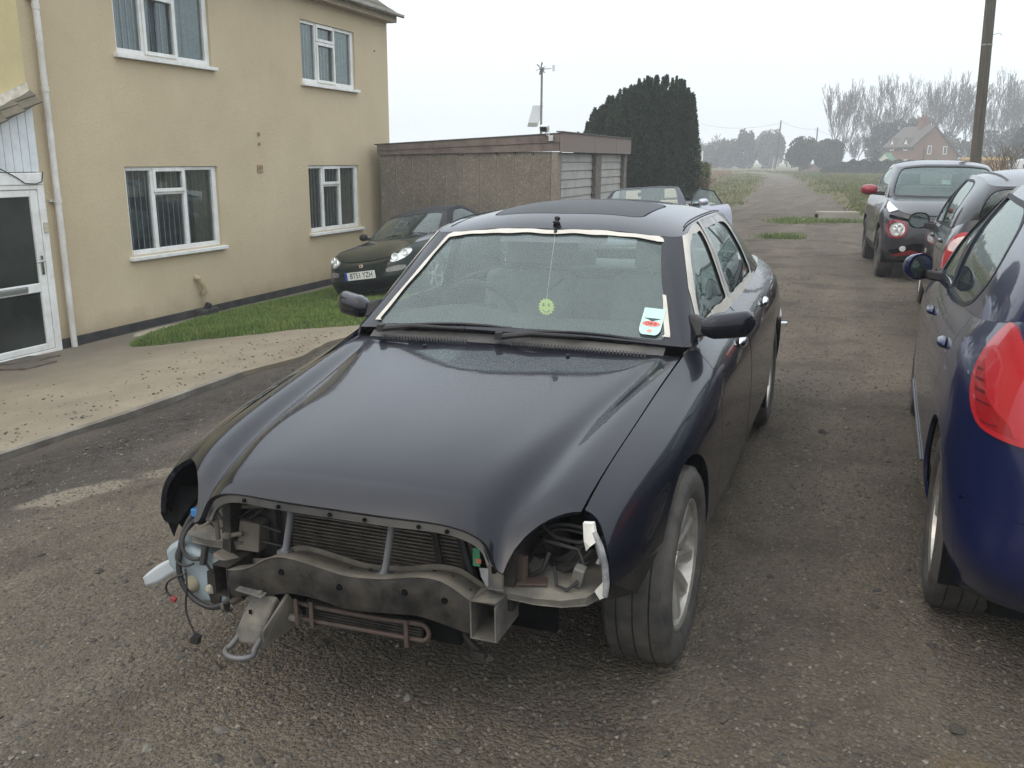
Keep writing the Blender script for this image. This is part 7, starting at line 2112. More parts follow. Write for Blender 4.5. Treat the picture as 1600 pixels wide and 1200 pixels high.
for mir in (False, True):
    s = -1 if mir else 1
    panel('front_wing', MA, green, mg, [aF.out(), aR.out(), MH.out(), MI.out(), MG_.out(), md.out(.002), lambda a: 1.7 - a[:, 1]], rim=.012, mirror=mir)
    panel('rear_quarter', MA, green, mg, [aF.out(), aR.out(), MH.out(), MI.out(), MG_.out(), md.out(.002), lambda a: a[:, 1] - 1.7], rim=.012, mirror=mir)
    panel('door', MA, green, mg, [md.g(-.002)], rim=.01, mirror=mir)
    panel('body_lining', MA, void_m, mg, [aF.out(.01), aR.out(.01)], rim=0, off=-.026, mirror=mir)
    hl = panel('headlight', MA, lamp_bowl, mg, [MH], rim=0, off=-.02, mirror=mir)
    cc = MA[:mlow.iu[4]].reshape(-1, 8)
    for (w, z, r_) in ((.52, .65, .052), (.625, .675, .048)):
        c0 = cc[np.argmin((cc[:, 0] - w) ** 2 + (cc[:, 2] - z) ** 2)]
        mb = MB(); mb.lathe([(.0005, .02), (r_ * .3, .018), (r_ * .5, .0), (r_ * .92, -.012), (r_, -.010), (r_ * 1.1, .006)], 18, 'y')
        o = mb.obj('reflector', lamp_bowl, hl); o.location = (s * c0[0] - s * c0[3] * .004, c0[1] - c0[4] * .004, c0[2]); o.rotation_euler = (-.4, 0, s * .45)
    panel('lens', MA, lamp_clear, hl, [MH.g(-.001)], rim=0, off=.002, mirror=mir)
    panel('indicator', MA, plain('smoke_lens', (0.16, 0.155, 0.14), 0.15, var=0.3), mg, [MI], rim=.01, off=-.004, mirror=mir)
    panel('lower_grille', MA, void_m, mg, [MG_], rim=0, off=-.015, mirror=mir)
    door_mirror(mg, s, (s * .86, 1.42, .93), (.075, .055, .06), blk)
gb = [(0, .98, .86), (.34, 1.02, .86), (.60, 1.16, .855), tuple(at_top(mlow, 1.30)), tuple(at_top(mlow, 1.7)), tuple(at_top(mlow, 2.2)), tuple(at_top(mlow, 2.75)), (.55, 2.95, .88), (.3, 3.02, .885), (0, 3.04, .885)]
gt = [(0, 1.60, 1.185), (.28, 1.62, 1.182), (.47, 1.68, 1.165), (.53, 1.74, 1.155), (.545, 1.88, 1.19), (.54, 2.15, 1.21), (.49, 2.45, 1.17), (.42, 2.58, 1.14), (.22, 2.64, 1.15), (0, 2.65, 1.152)]
mgr = glass_ring(gb, gt, .025, 100, 18)
vm = mgr.A[:, :, 7].max()
sc = Reg(rounded([(-1, .02), (mgr.us[2] + .03, .02), (mgr.us[2] + .04, vm - .03), (-1, vm - .03)], 6, .05), (6, 7))
w1 = Sdf(rounded([(1.48, .83), (2.42, .875), (2.50, .93), (2.34, 1.10), (2.12, 1.165), (1.92, 1.155), (1.80, 1.10)], 5, .04), yz)
fr_, sd_, bk_ = mgr.cut(0, 3), mgr.cut(3, 6), mgr.cut(6, -1)
fabric = plain('black_canvas', (0.014, 0.014, 0.015), 0.8, var=0.2, bump=0.2)
mgl = glass('roadster_glass', (0.5, 0.58, 0.52), 0.10, 1.0)
for mir in (False, True):
    panel('windscreen_frame', fr_, dark_seal, mg, [sc.out()], rim=.012, mirror=mir)
    panel('soft_top_side', sd_, fabric, mg, [w1.out()], rim=.012, mirror=mir)
    panel('side_window', sd_, mgl, mg, [w1.g(.003)], rim=0, off=-.006, mirror=mir)
    panel('soft_top_rear', bk_, fabric, mg, [], rim=.012, mirror=mir)
panel('windscreen', sym(fr_), mgl, mg, [lambda a: sc(np.concatenate([a[:, :6], np.abs(a[:, 6:7]), a[:, 7:]], 1)) + .004], rim=0, off=-.005)
panel('soft_top', caps(mgr.top(0, 3), mgr.top(6, -1)[::-1], mgr.top(3, 6), crown=.035), fabric, mg, rim=.01)
sb = mlow.top(3, -1); sb = sb[sb[:, 1] <= 1.28]
panel('bonnet', caps(mlow.top(0, 3), mgr.row(0)[:mgr.iu[3] + 1], np.concatenate([sb, [at_top(mlow, 1.30)]]), crown=lambda s: .03 * np.sin(np.pi * (s * .8 + .1)), ref=(0, .6, 0)), green, mg, rim=.01)
tt_ = mlow.top(3, -1); k0 = tt_[tt_[:, 1] > 2.74]; 
rd = k0[k0[:, 0] > .45]
fh = np.array([[rd[0, 0] * t, 2.74 + .0 * t, .90 - .03 * t * t] for t in np.linspace(0, 1, 12)]); rh = np.concatenate([k0[k0[:, 0] <= .45][::-1], [rd[-1]]])
panel('boot_lid', caps(fh, rh, rd, crown=.02, ref=(0, 3.2, 0)), green, mg, rim=.01)
for (w0) in (-.28, .05):
    mb = MB(); y_ = 1.06; P = [(w0 + .48 * t, 1.045 + .05 * abs(w0 + .48 * t), .875 + .03 * math.sin(t * 3.1)) for t in np.linspace(0, 1, 8)]; mb.tube(P, .008, 6); mb.obj('wiper', blk, mg)
arches(mg, ((.72, .30), (3.10, .30)), .335, .45, .77); pan_box(mg, .3, 3.6, .66, .17)
mw = make_wheel(.298, .195, .2, 6, tyre_mat, alloy, disc_m, dish=.015, sw=.05)
put_wheels(mg, mw, [(.70, .72, .292, 0), (-.70, .72, .292, 0), (.70, 3.10, .292, 0), (-.70, 3.10, .292, 0)])
for w in (-.33, .33): seat(mg, (w, 2.1, 0), trim_dk, .3, z0=.22)
mb = MB(); mb.box((0, 1.5, .76), (1.2, .45, .12)); mb.obj('dashboard', trim_dk, mg, bevel=.04)
steering(mg, (-.33, 1.72, .80), trim_dk, .4, .17)
# number plate
pl = MB(); pl.span((-.26, -.012, .395), (.26, -.004, .505)); npl = pl.obj('number_plate', plate_white, mg, smooth=False)
pl = MB(); pl.span((-.26, -.0135, .395), (-.218, -.012, .505)); pl.obj('plate_band', plate_blue, npl, smooth=False)
text_mesh('plate_lettering', 'BT51 YZH', .103, ink, npl, (.024, -.0130, .450), (R(90), 0, 0), .0006, (.86, 1.0, 1))
# shield badge
q = MB(); q.prism([(-.028, .595), (.028, .595), (.026, .56), (0, .535), (-.026, .56)], .045, .06, 'y'); bd = q.obj('badge', plain('badge_cream', (0.55, 0.50, 0.42), 0.4), mg, smooth=False, rot=(0, 0, 0))
q = MB(); q.prism([(-.016, .588), (.016, .588), (.014, .56), (0, .55), (-.014, .56)], .043, .045, 'y'); q.obj('badge_shield', plain('badge_red', (0.32, 0.06, 0.04), 0.4), bd, smooth=False)

# ------------------------------------------------------------------ silver convertible behind the black car
silver = paint('silver_paint', (0.36, 0.36, 0.42), 0.3, 1.0, 0.5, dust=0.08)
sv = empty('convertible_car', (-3.28, 15.0, -.20), (0, -.075, -.02))
tag(sv, 'silver open top convertible with cream seats and its door standing open', 'car')
plan = [(0, -.85), (.40, -.82), (.70, -.66), (.83, -.36), (.87, .0), (.885, .7), (.885, 1.4), (.885, 2.1), (.88, 2.7), (.83, 3.1), (.68, 3.45), (.40, 3.55), (0, 3.58)]
sl_ = ringlines(plan, [
    ([.22] * 13, [.09, .09, .08, .06, .05, .05, .05, .05, .05, .06, .08, .09, .09]), ([.38] * 13, [.0] * 13),
    ([.54, .54, .56, .6, .61, .61, .61, .62, .63, .63, .62, .61, .61], [.02] * 3 + [0] * 7 + [.01] * 3),
    ([.64, .65, .69, .75, .78, .79, .80, .81, .83, .83, .83, .82, .82], [.07, .07, .06, .03, .02, .02, .02, .02, .02, .03, .06, .07, .07]),
    ([.70, .72, .77, .83, .86, .88, .89, .90, .92, .92, .91, .90, .90], [.15, .14, .12, .09, .08, .08, .08, .08, .09, .11, .15, .16, .16])])
slow = Ring(sl_, 120, 26); SVA = slow.A
rs = (6, slow.us[2], slow.us[10])
aF = Reg(circ((0, .31), .355, yz, 40).poly, yz, 0, rs); aR = Reg(circ((2.75, .31), .355, yz, 40).poly, yz, 0, rs)
sdr = Reg(rounded([(.56, .22), (.53, .5), (.56, 1.0), (1.84, 1.0), (1.86, .6), (1.80, .22)], 5, .04), yz, 0, rs)
shl = Reg(rounded([(.40, .56), (.42, .65), (.60, .69), (.73, .70), (.71, .60), (.6, .56)], 4, .03), fz, 0, (6, -1, slow.us[4]))
for mir in (False, True):
    panel('front_wing', SVA, silver, sv, [aF.out(), aR.out(), sdr.out(.002), shl.out(), lambda a: 1.2 - a[:, 1]], rim=.012, mirror=mir)
    panel('rear_quarter', SVA, silver, sv, [aF.out(), aR.out(), sdr.out(.002), shl.out(), lambda a: a[:, 1] - 1.2], rim=.012, mirror=mir)
    panel('headlight', SVA, lamp_bowl, sv, [shl], rim=0, off=-.004, mirror=mir)
    panel('body_lining', SVA, void_m, sv, [aF.out(.01), aR.out(.01)] + ([] if mir else [sdr.out(.0)]), rim=0, off=-.03, mirror=mir)
panel('door', SVA, silver, sv, [sdr.g(-.002)], rim=.03, mirror=True)
# the open door, swung about its front edge
hin = np.array([.865, .58, 0]); an = R(24)
def swing(V):
    P = V - hin; c, s = math.cos(an), math.sin(an)
    return np.stack([P[:, 0] * c + P[:, 1] * s, -P[:, 0] * s + P[:, 1] * c, P[:, 2]], 1) + hin
dop = panel('door', SVA, silver, sv, [sdr.g(-.002)], rim=.06, warp=swing); dop['label'] = 'silver door standing wide open'
mb = MB(); mb.add(swing(np.array([(.77, .70, .88), (.77, 1.72, .90), (.70, 1.55, 1.14), (.68, 1.15, 1.20), (.72, .92, 1.10)])), [(0, 1, 2, 3, 4)]); mb.obj('door_glass', carglass, dop, smooth=False)
mb = MB(); ring_ = swing(np.array([(.77, .70, .88), (.72, .92, 1.10), (.68, 1.15, 1.20), (.70, 1.55, 1.14), (.77, 1.72, .90)])); mb.tube(ring_, .012, 6); mb.obj('glass_edge', blk, dop)
for c_, pr in (((.985, .74, .985), dop),):
    mo = door_mirror(sv, 1, (1.06, .74, .98), (.09, .06, .06), silver)
door_mirror(sv, -1, (-.98, .74, .98), (.09, .06, .06), silver)
gb = [(0, .22, .915), (.36, .25, .91), (.66, .42, .90), tuple(at_top(slow, .60))]
gt = [(0, .92, 1.285), (.30, .93, 1.283), (.52, .99, 1.265), (.585, 1.04, 1.25)]
sg = glass_ring(gb, gt, .025, 44, 18)
vm = sg.A[:, :, 7].max(); sc = Reg(rounded([(-1, .02), (sg.us[2] + .02, .02), (sg.us[2] + .02, vm - .03), (-1, vm - .03)], 6, .05), (6, 7))
for mir in (False, True): panel('windscreen_frame', sg.A, plain('dark_frame', (0.06, 0.06, 0.075), 0.35, 0.3), sv, [sc.out()], rim=.02, mirror=mir)
panel('windscreen', sym(sg.A), glass('convertible_glass', (0.62, 0.68, 0.68), 0.08, 1.0), sv, [lambda a: sc(np.concatenate([a[:, :6], np.abs(a[:, 6:7]), a[:, 7:]], 1)) + .004], rim=0, off=-.005)
sb = slow.top(3, -1); sb = sb[sb[:, 1] <= .58]
panel('bonnet', caps(slow.top(0, 3), sg.row(0)[:sg.iu[3] + 1], np.concatenate([sb, [at_top(slow, .60)]]), crown=lambda s: .05 * np.sin(np.pi * (s * .8 + .1)), ref=(0, -.2, 0)), silver, sv, rim=.012)
tt_ = slow.top(3, -1); k0 = tt_[tt_[:, 1] > 2.25]; rd = k0[k0[:, 0] > .50]
fh = np.array([[rd[0, 0] * t, 2.30, .95 - .03 * t * t] for t in np.linspace(0, 1, 12)]); rh = np.concatenate([k0[k0[:, 0] <= .50][::-1], [rd[-1]]])
panel('rear_deck', caps(fh, rh, rd, crown=.03, ref=(0, 3.2, 0)), silver, sv, rim=.012)
cream = plain('cream_leather', (0.42, 0.36, 0.27), 0.6, var=0.1)
for w in (-.36, .36): seat(sv, (w, 1.35, 0), cream, .3, z0=.30)
mb = MB(); mb.box((0, 1.95, .45), (1.1, .4, .16)); mb.box((0, 2.18, .68), (1.1, .14, .46), rotm(rx=-.25)); mb.obj('rear_seat', cream, sv, bevel=.04)
mb = MB(); mb.box((0, .68, .84), (1.4, .42, .12)); mb.obj('dashboard', cream, sv, bevel=.04)
steering(sv, (-.36, .98, .88), trim_dk, .45, .18)
mb = MB(); mb.box((0, .93, 1.16), (.24, .02, .07)); mb.obj('rear_view_mirror', trim_dk, sv, bevel=.01)
arches(sv, ((0, .31), (2.75, .31)), .355, .5, .84); pan_box(sv, -.5, 3.2, .78, .2)
sw_ = make_wheel(.312, .21, .21, 5, tyre_mat, alloy, disc_m, dish=.02, sw=.05, five=True)
put_wheels(sv, sw_, [(.76, 0, .306, 0), (-.76, 0, .306, 0), (.76, 2.75, .306, 0), (-.76, 2.75, .306, 0)])

# ------------------------------------------------------------------ two cars far down the track
for (lab, px_, py_, rz_, base) in (('small bright red car far off beside the distant trees', -24.2, 200.0, 1.9, (0.42, 0.02, 0.025)), ('small blue grey car half hidden behind the far red car', -22.6, 212.0, 1.75, (0.10, 0.14, 0.19))):
    zc = float(ground_h(px_, py_))
    fc, _, _, _ = hatchback('hatchback_car', lab, 'cars parked far down the track', (px_, py_, zc), (0, 0, rz_), paint('far_paint', base, .3, 1.0, dust=.05), fine=.3, interior=False, doors=False)
# ================================================================== GARAGE
GX0, GY0, GY1 = -5.035, 16.2, 21.8
gar = empty('garage', (-6.9, 19.0, -.5)); tag(gar, 'flat roofed double garage of pebble dashed concrete panels with two grey slatted doors', 'garage')
def gp_(name, mb, mat, parent=gar, **kw):
    o = mb.obj(name, mat, None, **kw); o.parent = parent
    if parent is gar: o.matrix_parent_inverse = Matrix.Translation(-Vector(gar.location))
    return o
m = N('pebble_dash')
vo = m.n('TexVoronoi', Scale=38.0); m.l(m.coord(), vo.inputs['Vector'])
vo2 = m.n('TexVoronoi', Scale=80.0); m.l(m.coord(), vo2.inputs['Vector'])
c = m.ramp(vo.outputs['Color'], (0.1, (0.14, 0.118, 0.088)), (0.5, (0.20, 0.17, 0.13)), (0.8, (0.25, 0.217, 0.168)), (0.96, (0.42, 0.37, 0.295)))
c = m.mix(0.35, c, m.ramp(vo2.outputs['Color'], (0.2, (0.09, 0.076, 0.06)), (0.8, (0.22, 0.195, 0.155))))
c = m.mix(m.ramp(m.noise(0.9, 5, 0.65), (0.4, 0.0), (0.7, 0.4)), c, (0.06, 0.05, 0.04))
m.bsdf(c, 0.9, 0, 0.25, normal=m.bump(vo.outputs['Distance'], 0.4, 0.012))
pebble = m.m
mortar_m = plain('joint_mortar', (0.26, 0.235, 0.19), 0.9, var=0.2)
wood_r = plain('weathered_fascia', (0.125, 0.092, 0.075), 0.75, var=0.3, scale=5, bump=0.2, dirt=(0.22, 0.18, 0.15), dirt_amt=0.45, dirt_scale=4)
wood_f = plain('fascia_board', (0.205, 0.162, 0.135), 0.75, var=0.2, scale=5, bump=0.2, dirt=(0.13, 0.095, 0.075), dirt_amt=0.4, dirt_scale=5)
felt = plain('roof_felt', (0.09, 0.085, 0.078), 0.9, var=0.3)
zt = lambda x: 1.68 + (x - GX0) * .0105       # underside of the side fascia
mb = MB(); mb.span((-8.7, GY0 + .012, -.9), (GX0 - .12, GY1 - .05, 1.60)); gp_('carcass', mb, mortar_m, smooth=False)
x = GX0 - .14; i = 0
while x - .356 > -8.75:
    mb = MB(); mb.hexa([(x - .334, GY0, -.9), (x, GY0, -.9), (x, GY0 + .065, -.9), (x - .334, GY0 + .065, -.9), (x - .334, GY0, zt(x - .35)), (x, GY0, zt(x)), (x, GY0 + .065, zt(x)), (x - .334, GY0 + .065, zt(x - .35))])
    o = gp_('wall_panel', mb, pebble, smooth=False); x -= .356
mb = MB(); mb.span((GX0 - .13, GY0 - .012, -.7), (GX0, GY0 + .2, 1.675)); gp_('corner_post', mb, plain('garage_post', (0.21, 0.18, 0.14), 0.9, var=0.25, scale=20), smooth=False, bevel=.01)
mb = MB(); mb.hexa([(-8.75, GY0 - .04, 1.60), (GX0 + .03, GY0 - .04, 1.69), (GX0 + .03, GY0 + .02, 1.69), (-8.75, GY0 + .02, 1.60), (-8.75, GY0 - .04, 1.685), (GX0 + .03, GY0 - .04, 1.84), (GX0 + .03, GY0 + .02, 1.84), (-8.75, GY0 + .02, 1.685)]); gp_('side_fascia', mb, wood_r, smooth=False, bevel=.005)
mb = MB(); mb.hexa([(-8.75, GY0 - .055, 1.68), (GX0 + .04, GY0 - .055, 1.845), (GX0 + .04, GY0 + .02, 1.845), (-8.75, GY0 + .02, 1.68), (-8.75, GY0 - .055, 1.79), (GX0 + .04, GY0 - .055, 1.995), (GX0 + .04, GY0 + .02, 1.995), (-8.75, GY0 + .02, 1.79)]); gp_('upper_fascia', mb, wood_r, smooth=False, bevel=.005)
mb = MB(); mb.hexa([(-8.8, GY0 - .07, 1.79), (GX0 + .02, GY0 - .07, 1.998), (GX0 + .02, GY1, 1.998), (-8.8, GY1, 1.79), (-8.8, GY0 - .07, 1.81), (GX0 + .02, GY0 - .07, 2.015), (GX0 + .02, GY1, 2.015), (-8.8, GY1, 1.81)]); gp_('roof', mb, felt, smooth=False)
for (a, b) in ((GY0 - .06, 18.48), (18.50, 20.35), (20.37, GY1 + .03)):
    mb = MB(); mb.span((GX0 + .045, a, 1.675), (GX0 + .075, b, 2.02)); gp_('front_fascia', mb, wood_f, smooth=False, bevel=.004)
mb = MB(); mb.span((GX0 - .02, GY0 - .09, 2.021), (GX0 + .10, GY1 + .05, 2.045)); gp_('fascia_cap', mb, felt, smooth=False, bevel=.004)
post_m = plain('door_post', (0.135, 0.118, 0.098), 0.9, var=0.3, scale=10)
for (a, b) in ((GY0 + .2, GY0 + .245), (18.93, 19.40), (21.53, GY1)):
    mb = MB(); mb.span((GX0 - .09, a, -.6), (GX0 - .005, b, 1.674)); gp_('door_post', mb, post_m, smooth=False, bevel=.006)
slat_m = plain('grey_door', (0.36, 0.345, 0.31), 0.6, var=0.12, scale=3, dirt=(0.17, 0.155, 0.135), dirt_amt=0.45, dirt_scale=3)
for (a, b) in ((GY0 + .25, 18.925), (19.405, 21.525)):
    mb = MB(); mb.span((GX0 - .14, a, -.5), (GX0 - .12, b, 1.67)); d_ = gp_('garage_door', mb, dark_m, smooth=False)
    z = 1.655
    while z > -.4:
        mb = MB(); mb.hexa([(GX0 - .115, a + .01, z - .158), (GX0 - .075, a + .01, z - .158), (GX0 - .075, b - .01, z - .158), (GX0 - .115, b - .01, z - .158), (GX0 - .115, a + .01, z), (GX0 - .098, a + .01, z), (GX0 - .098, b - .01, z), (GX0 - .115, b - .01, z)])
        gp_('slat', mb, slat_m, d_, smooth=False, bevel=.003); z -= .165
    mb = MB()
    for k in range(12): mb.box((GX0 - .06, b - .05, 1.60 - k * .165 - .08), (.02, .05, .04))
    o = gp_('hinge', mb, post_m, d_, smooth=False); o['kind'] = 'stuff'
# fittings on the garage roof corner
fl = empty('floodlight', (-5.27, GY0 - .05, 2.0)); tag(fl, 'small white floodlight and camera fixed to the garage roof corner', 'floodlight')
wm_ = plain('grey_white_metal', (0.5, 0.5, 0.48), 0.4, var=0.1)
mb = MB(); mb.box((-.01, -.04, .09), (.17, .10, .12), rotm(rx=.4)); o = mb.obj('lamp_body', wm_, fl, smooth=False, bevel=.02)
mb = MB(); mb.box((-.01, -.105, .075), (.12, .012, .08), rotm(rx=.4)); mb.obj('lamp_glass', blk, o, smooth=False)
mb = MB(); mb.tube([(0, .0, .04), (.03, -.03, -.02), (.07, -.05, -.05), (.09, -.03, .02)], .012, 6); mb.box((.12, -.045, -.08), (.08, .05, .10)); mb.obj('bracket', wm_, fl, bevel=.006)
tb = empty('wind_turbine', (-5.415, GY0 + .12, 1.98)); tag(tb, 'slim mast with a tiny wind turbine standing at the garage roof edge', 'wind turbine')
galv = plain('galvanised', (0.22, 0.22, 0.20), 0.5, 0.5, var=0.15)
mb = MB(); mb.tube([(0, 0, -.3), (0, 0, 1.17)], .021, 8); mb.obj('mast', galv, tb)
for k in range(6):
    a = k * math.pi / 3 + .3
    mb = MB(); mb.hexa([(-.008, -.06, 1.16), (.008, -.06, 1.16), (.008, -.055, 1.16), (-.008, -.055, 1.16), (.10 * math.cos(a) - .015, -.065, 1.16 + .11 * math.sin(a)), (.10 * math.cos(a) + .015, -.06, 1.16 + .11 * math.sin(a)), (.10 * math.cos(a) + .015, -.055, 1.16 + .11 * math.sin(a)), (.10 * math.cos(a) - .015, -.06, 1.16 + .11 * math.sin(a))]); mb.obj('blade', plain('blade_grey', (0.12, 0.12, 0.12), 0.5), tb, smooth=False)
mb = MB(); mb.box((0, 0, 1.16), (.05, .14, .05)); mb.tube([(0, .05, 1.16), (.05, .12, 1.17), (.12, .18, 1.18)], .008, 6); mb.obj('hub', galv, tb, bevel=.01)
mb = MB(); mb.box((.16, .2, 1.185), (.05, .012, .11)); mb.obj('tail_vane', plain('vane_white', (0.6, 0.6, 0.6), 0.5), tb, smooth=False)
sp_ = empty('solar_panel', (-5.50, GY0 + .08, 2.1)); tag(sp_, 'small tilted solar panel clamped to the turbine mast', 'solar panel')
mb = MB(); mb.hexa([(-.14, -.10, .02), (.04, -.06, .02), (.05, -.04, .03), (-.13, -.08, .03), (-.09, .05, .40), (.09, .09, .40), (.10, .10, .41), (-.08, .06, .41)]); o = mb.obj('panel_back', plain('panel_white', (0.42, 0.44, 0.44), 0.4, var=0.06), sp_, smooth=False)
mb = MB(); mb.hexa([(-.125, -.105, .035), (.03, -.07, .035), (.035, -.065, .04), (-.12, -.10, .04), (-.122, -.095, .09), (.035, -.055, .09), (.04, -.05, .095), (-.12, -.09, .095)]); mb.obj('panel_frame', galv, o, smooth=False)

# ================================================================== TREES AND PLANTS
def leaf_cloud(P, dirs, size, seed, aspect=0.45, spread=0.6):
    """kite-shaped leaf clumps at P pointing roughly along dirs"""
    r_ = np.random.default_rng(seed); n = len(P)
    d = dirs + r_.normal(0, spread, (n, 3)); d /= np.linalg.norm(d, axis=1)[:, None]
    o = r_.normal(0, 1, (n, 3)); s = np.cross(d, o); s /= np.linalg.norm(s, axis=1)[:, None] + 1e-9
    L = (np.asarray(size) * (0.6 + 0.8 * r_.random(n)))[:, None]
    V = np.stack([P - d * L * .5, P + s * L * aspect * .5, P + d * L * .5, P - s * L * aspect * .5], 1)
    F = np.arange(n * 4).reshape(n, 4)
    return V.reshape(-1, 3), F
def leaf_mat(name, a, b, rough=0.7):
    m = N(name); at = m.n('Attribute', attribute_name='tint')
    c = m.mix(m.noise(2.0, 4, 0.6), a, b)
    c = m.mix(1.0, c, at.outputs['Color'], 'MULTIPLY'); m.bsdf(c, rough, 0, 0.2); return m.m
def tinted(n, seed, lo=.55, hi=1.4, clump=None, per=4):
    r_ = np.random.default_rng(seed); t = lo + (hi - lo) * r_.random((n, 1))
    if clump is not None: t = t * clump[:, None]
    return np.repeat(np.concatenate([t, t, t, np.ones_like(t)], 1), per, axis=0)
bark = plain('bark', (0.085, 0.072, 0.058), 0.9, var=0.35, scale=12, bump=0.4)

# ---- dark columnar yew beyond the garage
yew = empty('yew_tree', (-6.2, 28.0, -.5)); tag(yew, 'broad dark green yew with upright plumes standing beyond the garage', 'tree')
r_ = np.random.default_rng(50)
prof_x = [-8.15, -7.9, -7.4, -7.0, -6.05, -5.47, -4.9, -4.62, -4.36]; prof_z = [1.9, 2.5, 3.25, 3.62, 4.08, 4.15, 3.98, 3.45, 2.2]
PL, PD, PC = [], [], []
for i in range(100):
    a = r_.random() * 2 * math.pi; q = math.sqrt(r_.random()); q = .25 + .75 * q
    px_, py_ = -6.25 + 1.80 * q * math.cos(a), 28 + 1.5 * q * math.sin(a)
    top = 1.45 + (float(np.interp(px_ * 28 / py_, prof_x, prof_z)) - 1.55) * py_ / 28 - abs(r_.normal(0, .2)) - .35 * (1 - q) * 0
    zb = -.3; n = 1900; rr = .26 + .24 * r_.random()
    t = r_.random(n) ** .75; z = zb + (top - zb) * t
    rad = rr * np.clip((1.02 - t) * 1.9, 0.03, 1) ** .9 * np.sqrt(.35 + .65 * r_.random(n)); b = r_.random(n) * 2 * math.pi
    lean = (t ** 1.5)[:, None] * np.array([[math.cos(a), math.sin(a)]]) * .18 * q
    P = np.stack([px_ + rad * np.cos(b) + lean[:, 0], py_ + rad * np.sin(b) + lean[:, 1], z], 1)
    D = np.stack([np.cos(b) * .45, np.sin(b) * .45, np.full(n, 1.1)], 1)
    PL.append(P); PD.append(D); PC.append(np.full(n, .6 + .8 * r_.random()))
PL, PD, PC = map(np.concatenate, (PL, PD, PC))
V, F = leaf_cloud(PL, PD, .09, 51, .42, .55)
o = big_mesh('crown', V, F, leaf_mat('yew_leaf', (0.011, 0.021, 0.009), (0.026, 0.041, 0.015)), attr={'tint': tinted(len(PL), 52, .5, 1.5, PC)}); under(o, yew, yew.location)
mb = MB(); mb.tube([(-6.2, 28, -.7), (-6.2, 28, 2.2)], [.28, .12], 10); under(mb.obj('trunk', bark), yew, yew.location)
# straw coloured stalks at its foot
st_m = grass_mat('stalk', (0.16, 0.125, 0.05), (0.22, 0.17, 0.08), (0.13, 0.12, 0.045), 1.5)
n = 500; X = r_.uniform(-7.2, -5.0, n); Y = r_.uniform(25.6, 26.6, n)
grass('dry_stalks', np.stack([X, Y, zg(X, Y)], 1), .35 + .75 * r_.random(n) ** 1.5, np.full(n, .014), st_m, 53, 'tall straw coloured stalks at the foot of the dark yew', .35)
# ---- clipped ivy hedge stub and gatepost
hd = empty('hedge', (-5.0, 32.4, -.3)); tag(hd, 'short clump of light green hedge beside the wooden gatepost', 'hedge')
n = 5000; P = np.stack([r_.uniform(-5.35, -4.66, n), r_.uniform(32.1, 33.0, n), r_.uniform(-.1, 1.42, n)], 1) + r_.normal(0, .05, (n, 3))
V, F = leaf_cloud(P, r_.normal(0, 1, (n, 3)), .09, 55, .6); under(big_mesh('crown', V, F, leaf_mat('hedge_leaf', (0.05, 0.07, 0.018), (0.10, 0.11, 0.035)), attr={'tint': tinted(n, 56)}), hd, hd.location)
mb = MB()
for i in range(40):
    x0, y0 = r_.uniform(-5.3, -4.7), r_.uniform(32.0, 32.6); mb.tube([(x0, y0, -.2), (x0 + r_.normal(0, .12), y0, .55), (x0 + r_.normal(0, .2), y0, .95)], .012, 4)
under(mb.obj('stem', plain('hedge_stem', (0.10, 0.06, 0.04), 0.9)), hd, hd.location)
pm = plain('old_wood', (0.24, 0.2, 0.135), 0.85, var=0.25, scale=6, dirt=(0.16, 0.17, 0.08), dirt_amt=0.4)
gpst = empty('gatepost', (-4.68, 33.0, -.3)); tag(gpst, 'square weathered wooden gatepost with a flat cap at the track side', 'gatepost')
mb = MB(); mb.span((-.09, -.09, -.1), (.09, .09, 1.70)); mb.obj('post', pm, gpst, smooth=False, bevel=.008)
mb = MB(); mb.span((-.75, -.06, 1.70), (.13, .06, 1.745)); mb.obj('cap', pm, gpst, smooth=False, bevel=.006)
for i, (x, y, s, c, lab) in enumerate(((-4.35, 31.5, .26, (0.42, 0.38, 0.3), 'pale cream boulder by the gatepost'), (-4.15, 31.0, .24, (0.10, 0.09, 0.07), 'dark brown boulder beside the pale cream one'), (-3.98, 30.1, .16, (0.16, 0.14, 0.11), 'small grey brown rock nearest the track edge'), (-4.45, 30.6, .2, (0.13, 0.11, 0.08), 'dull brown rock behind the open silver door'))):
    mb = MB(); mb.blob((0, 0, s * .4), (s, s * .85, s * .75), 60 + i, 9, .55); o = mb.obj('boulder', plain('boulder_stone', c, .9, var=.35, bump=.5), angle=20, loc=(x, y, float(ground_h(x, y)))); tag(o, lab, 'boulder', 'boulders beside the gatepost')

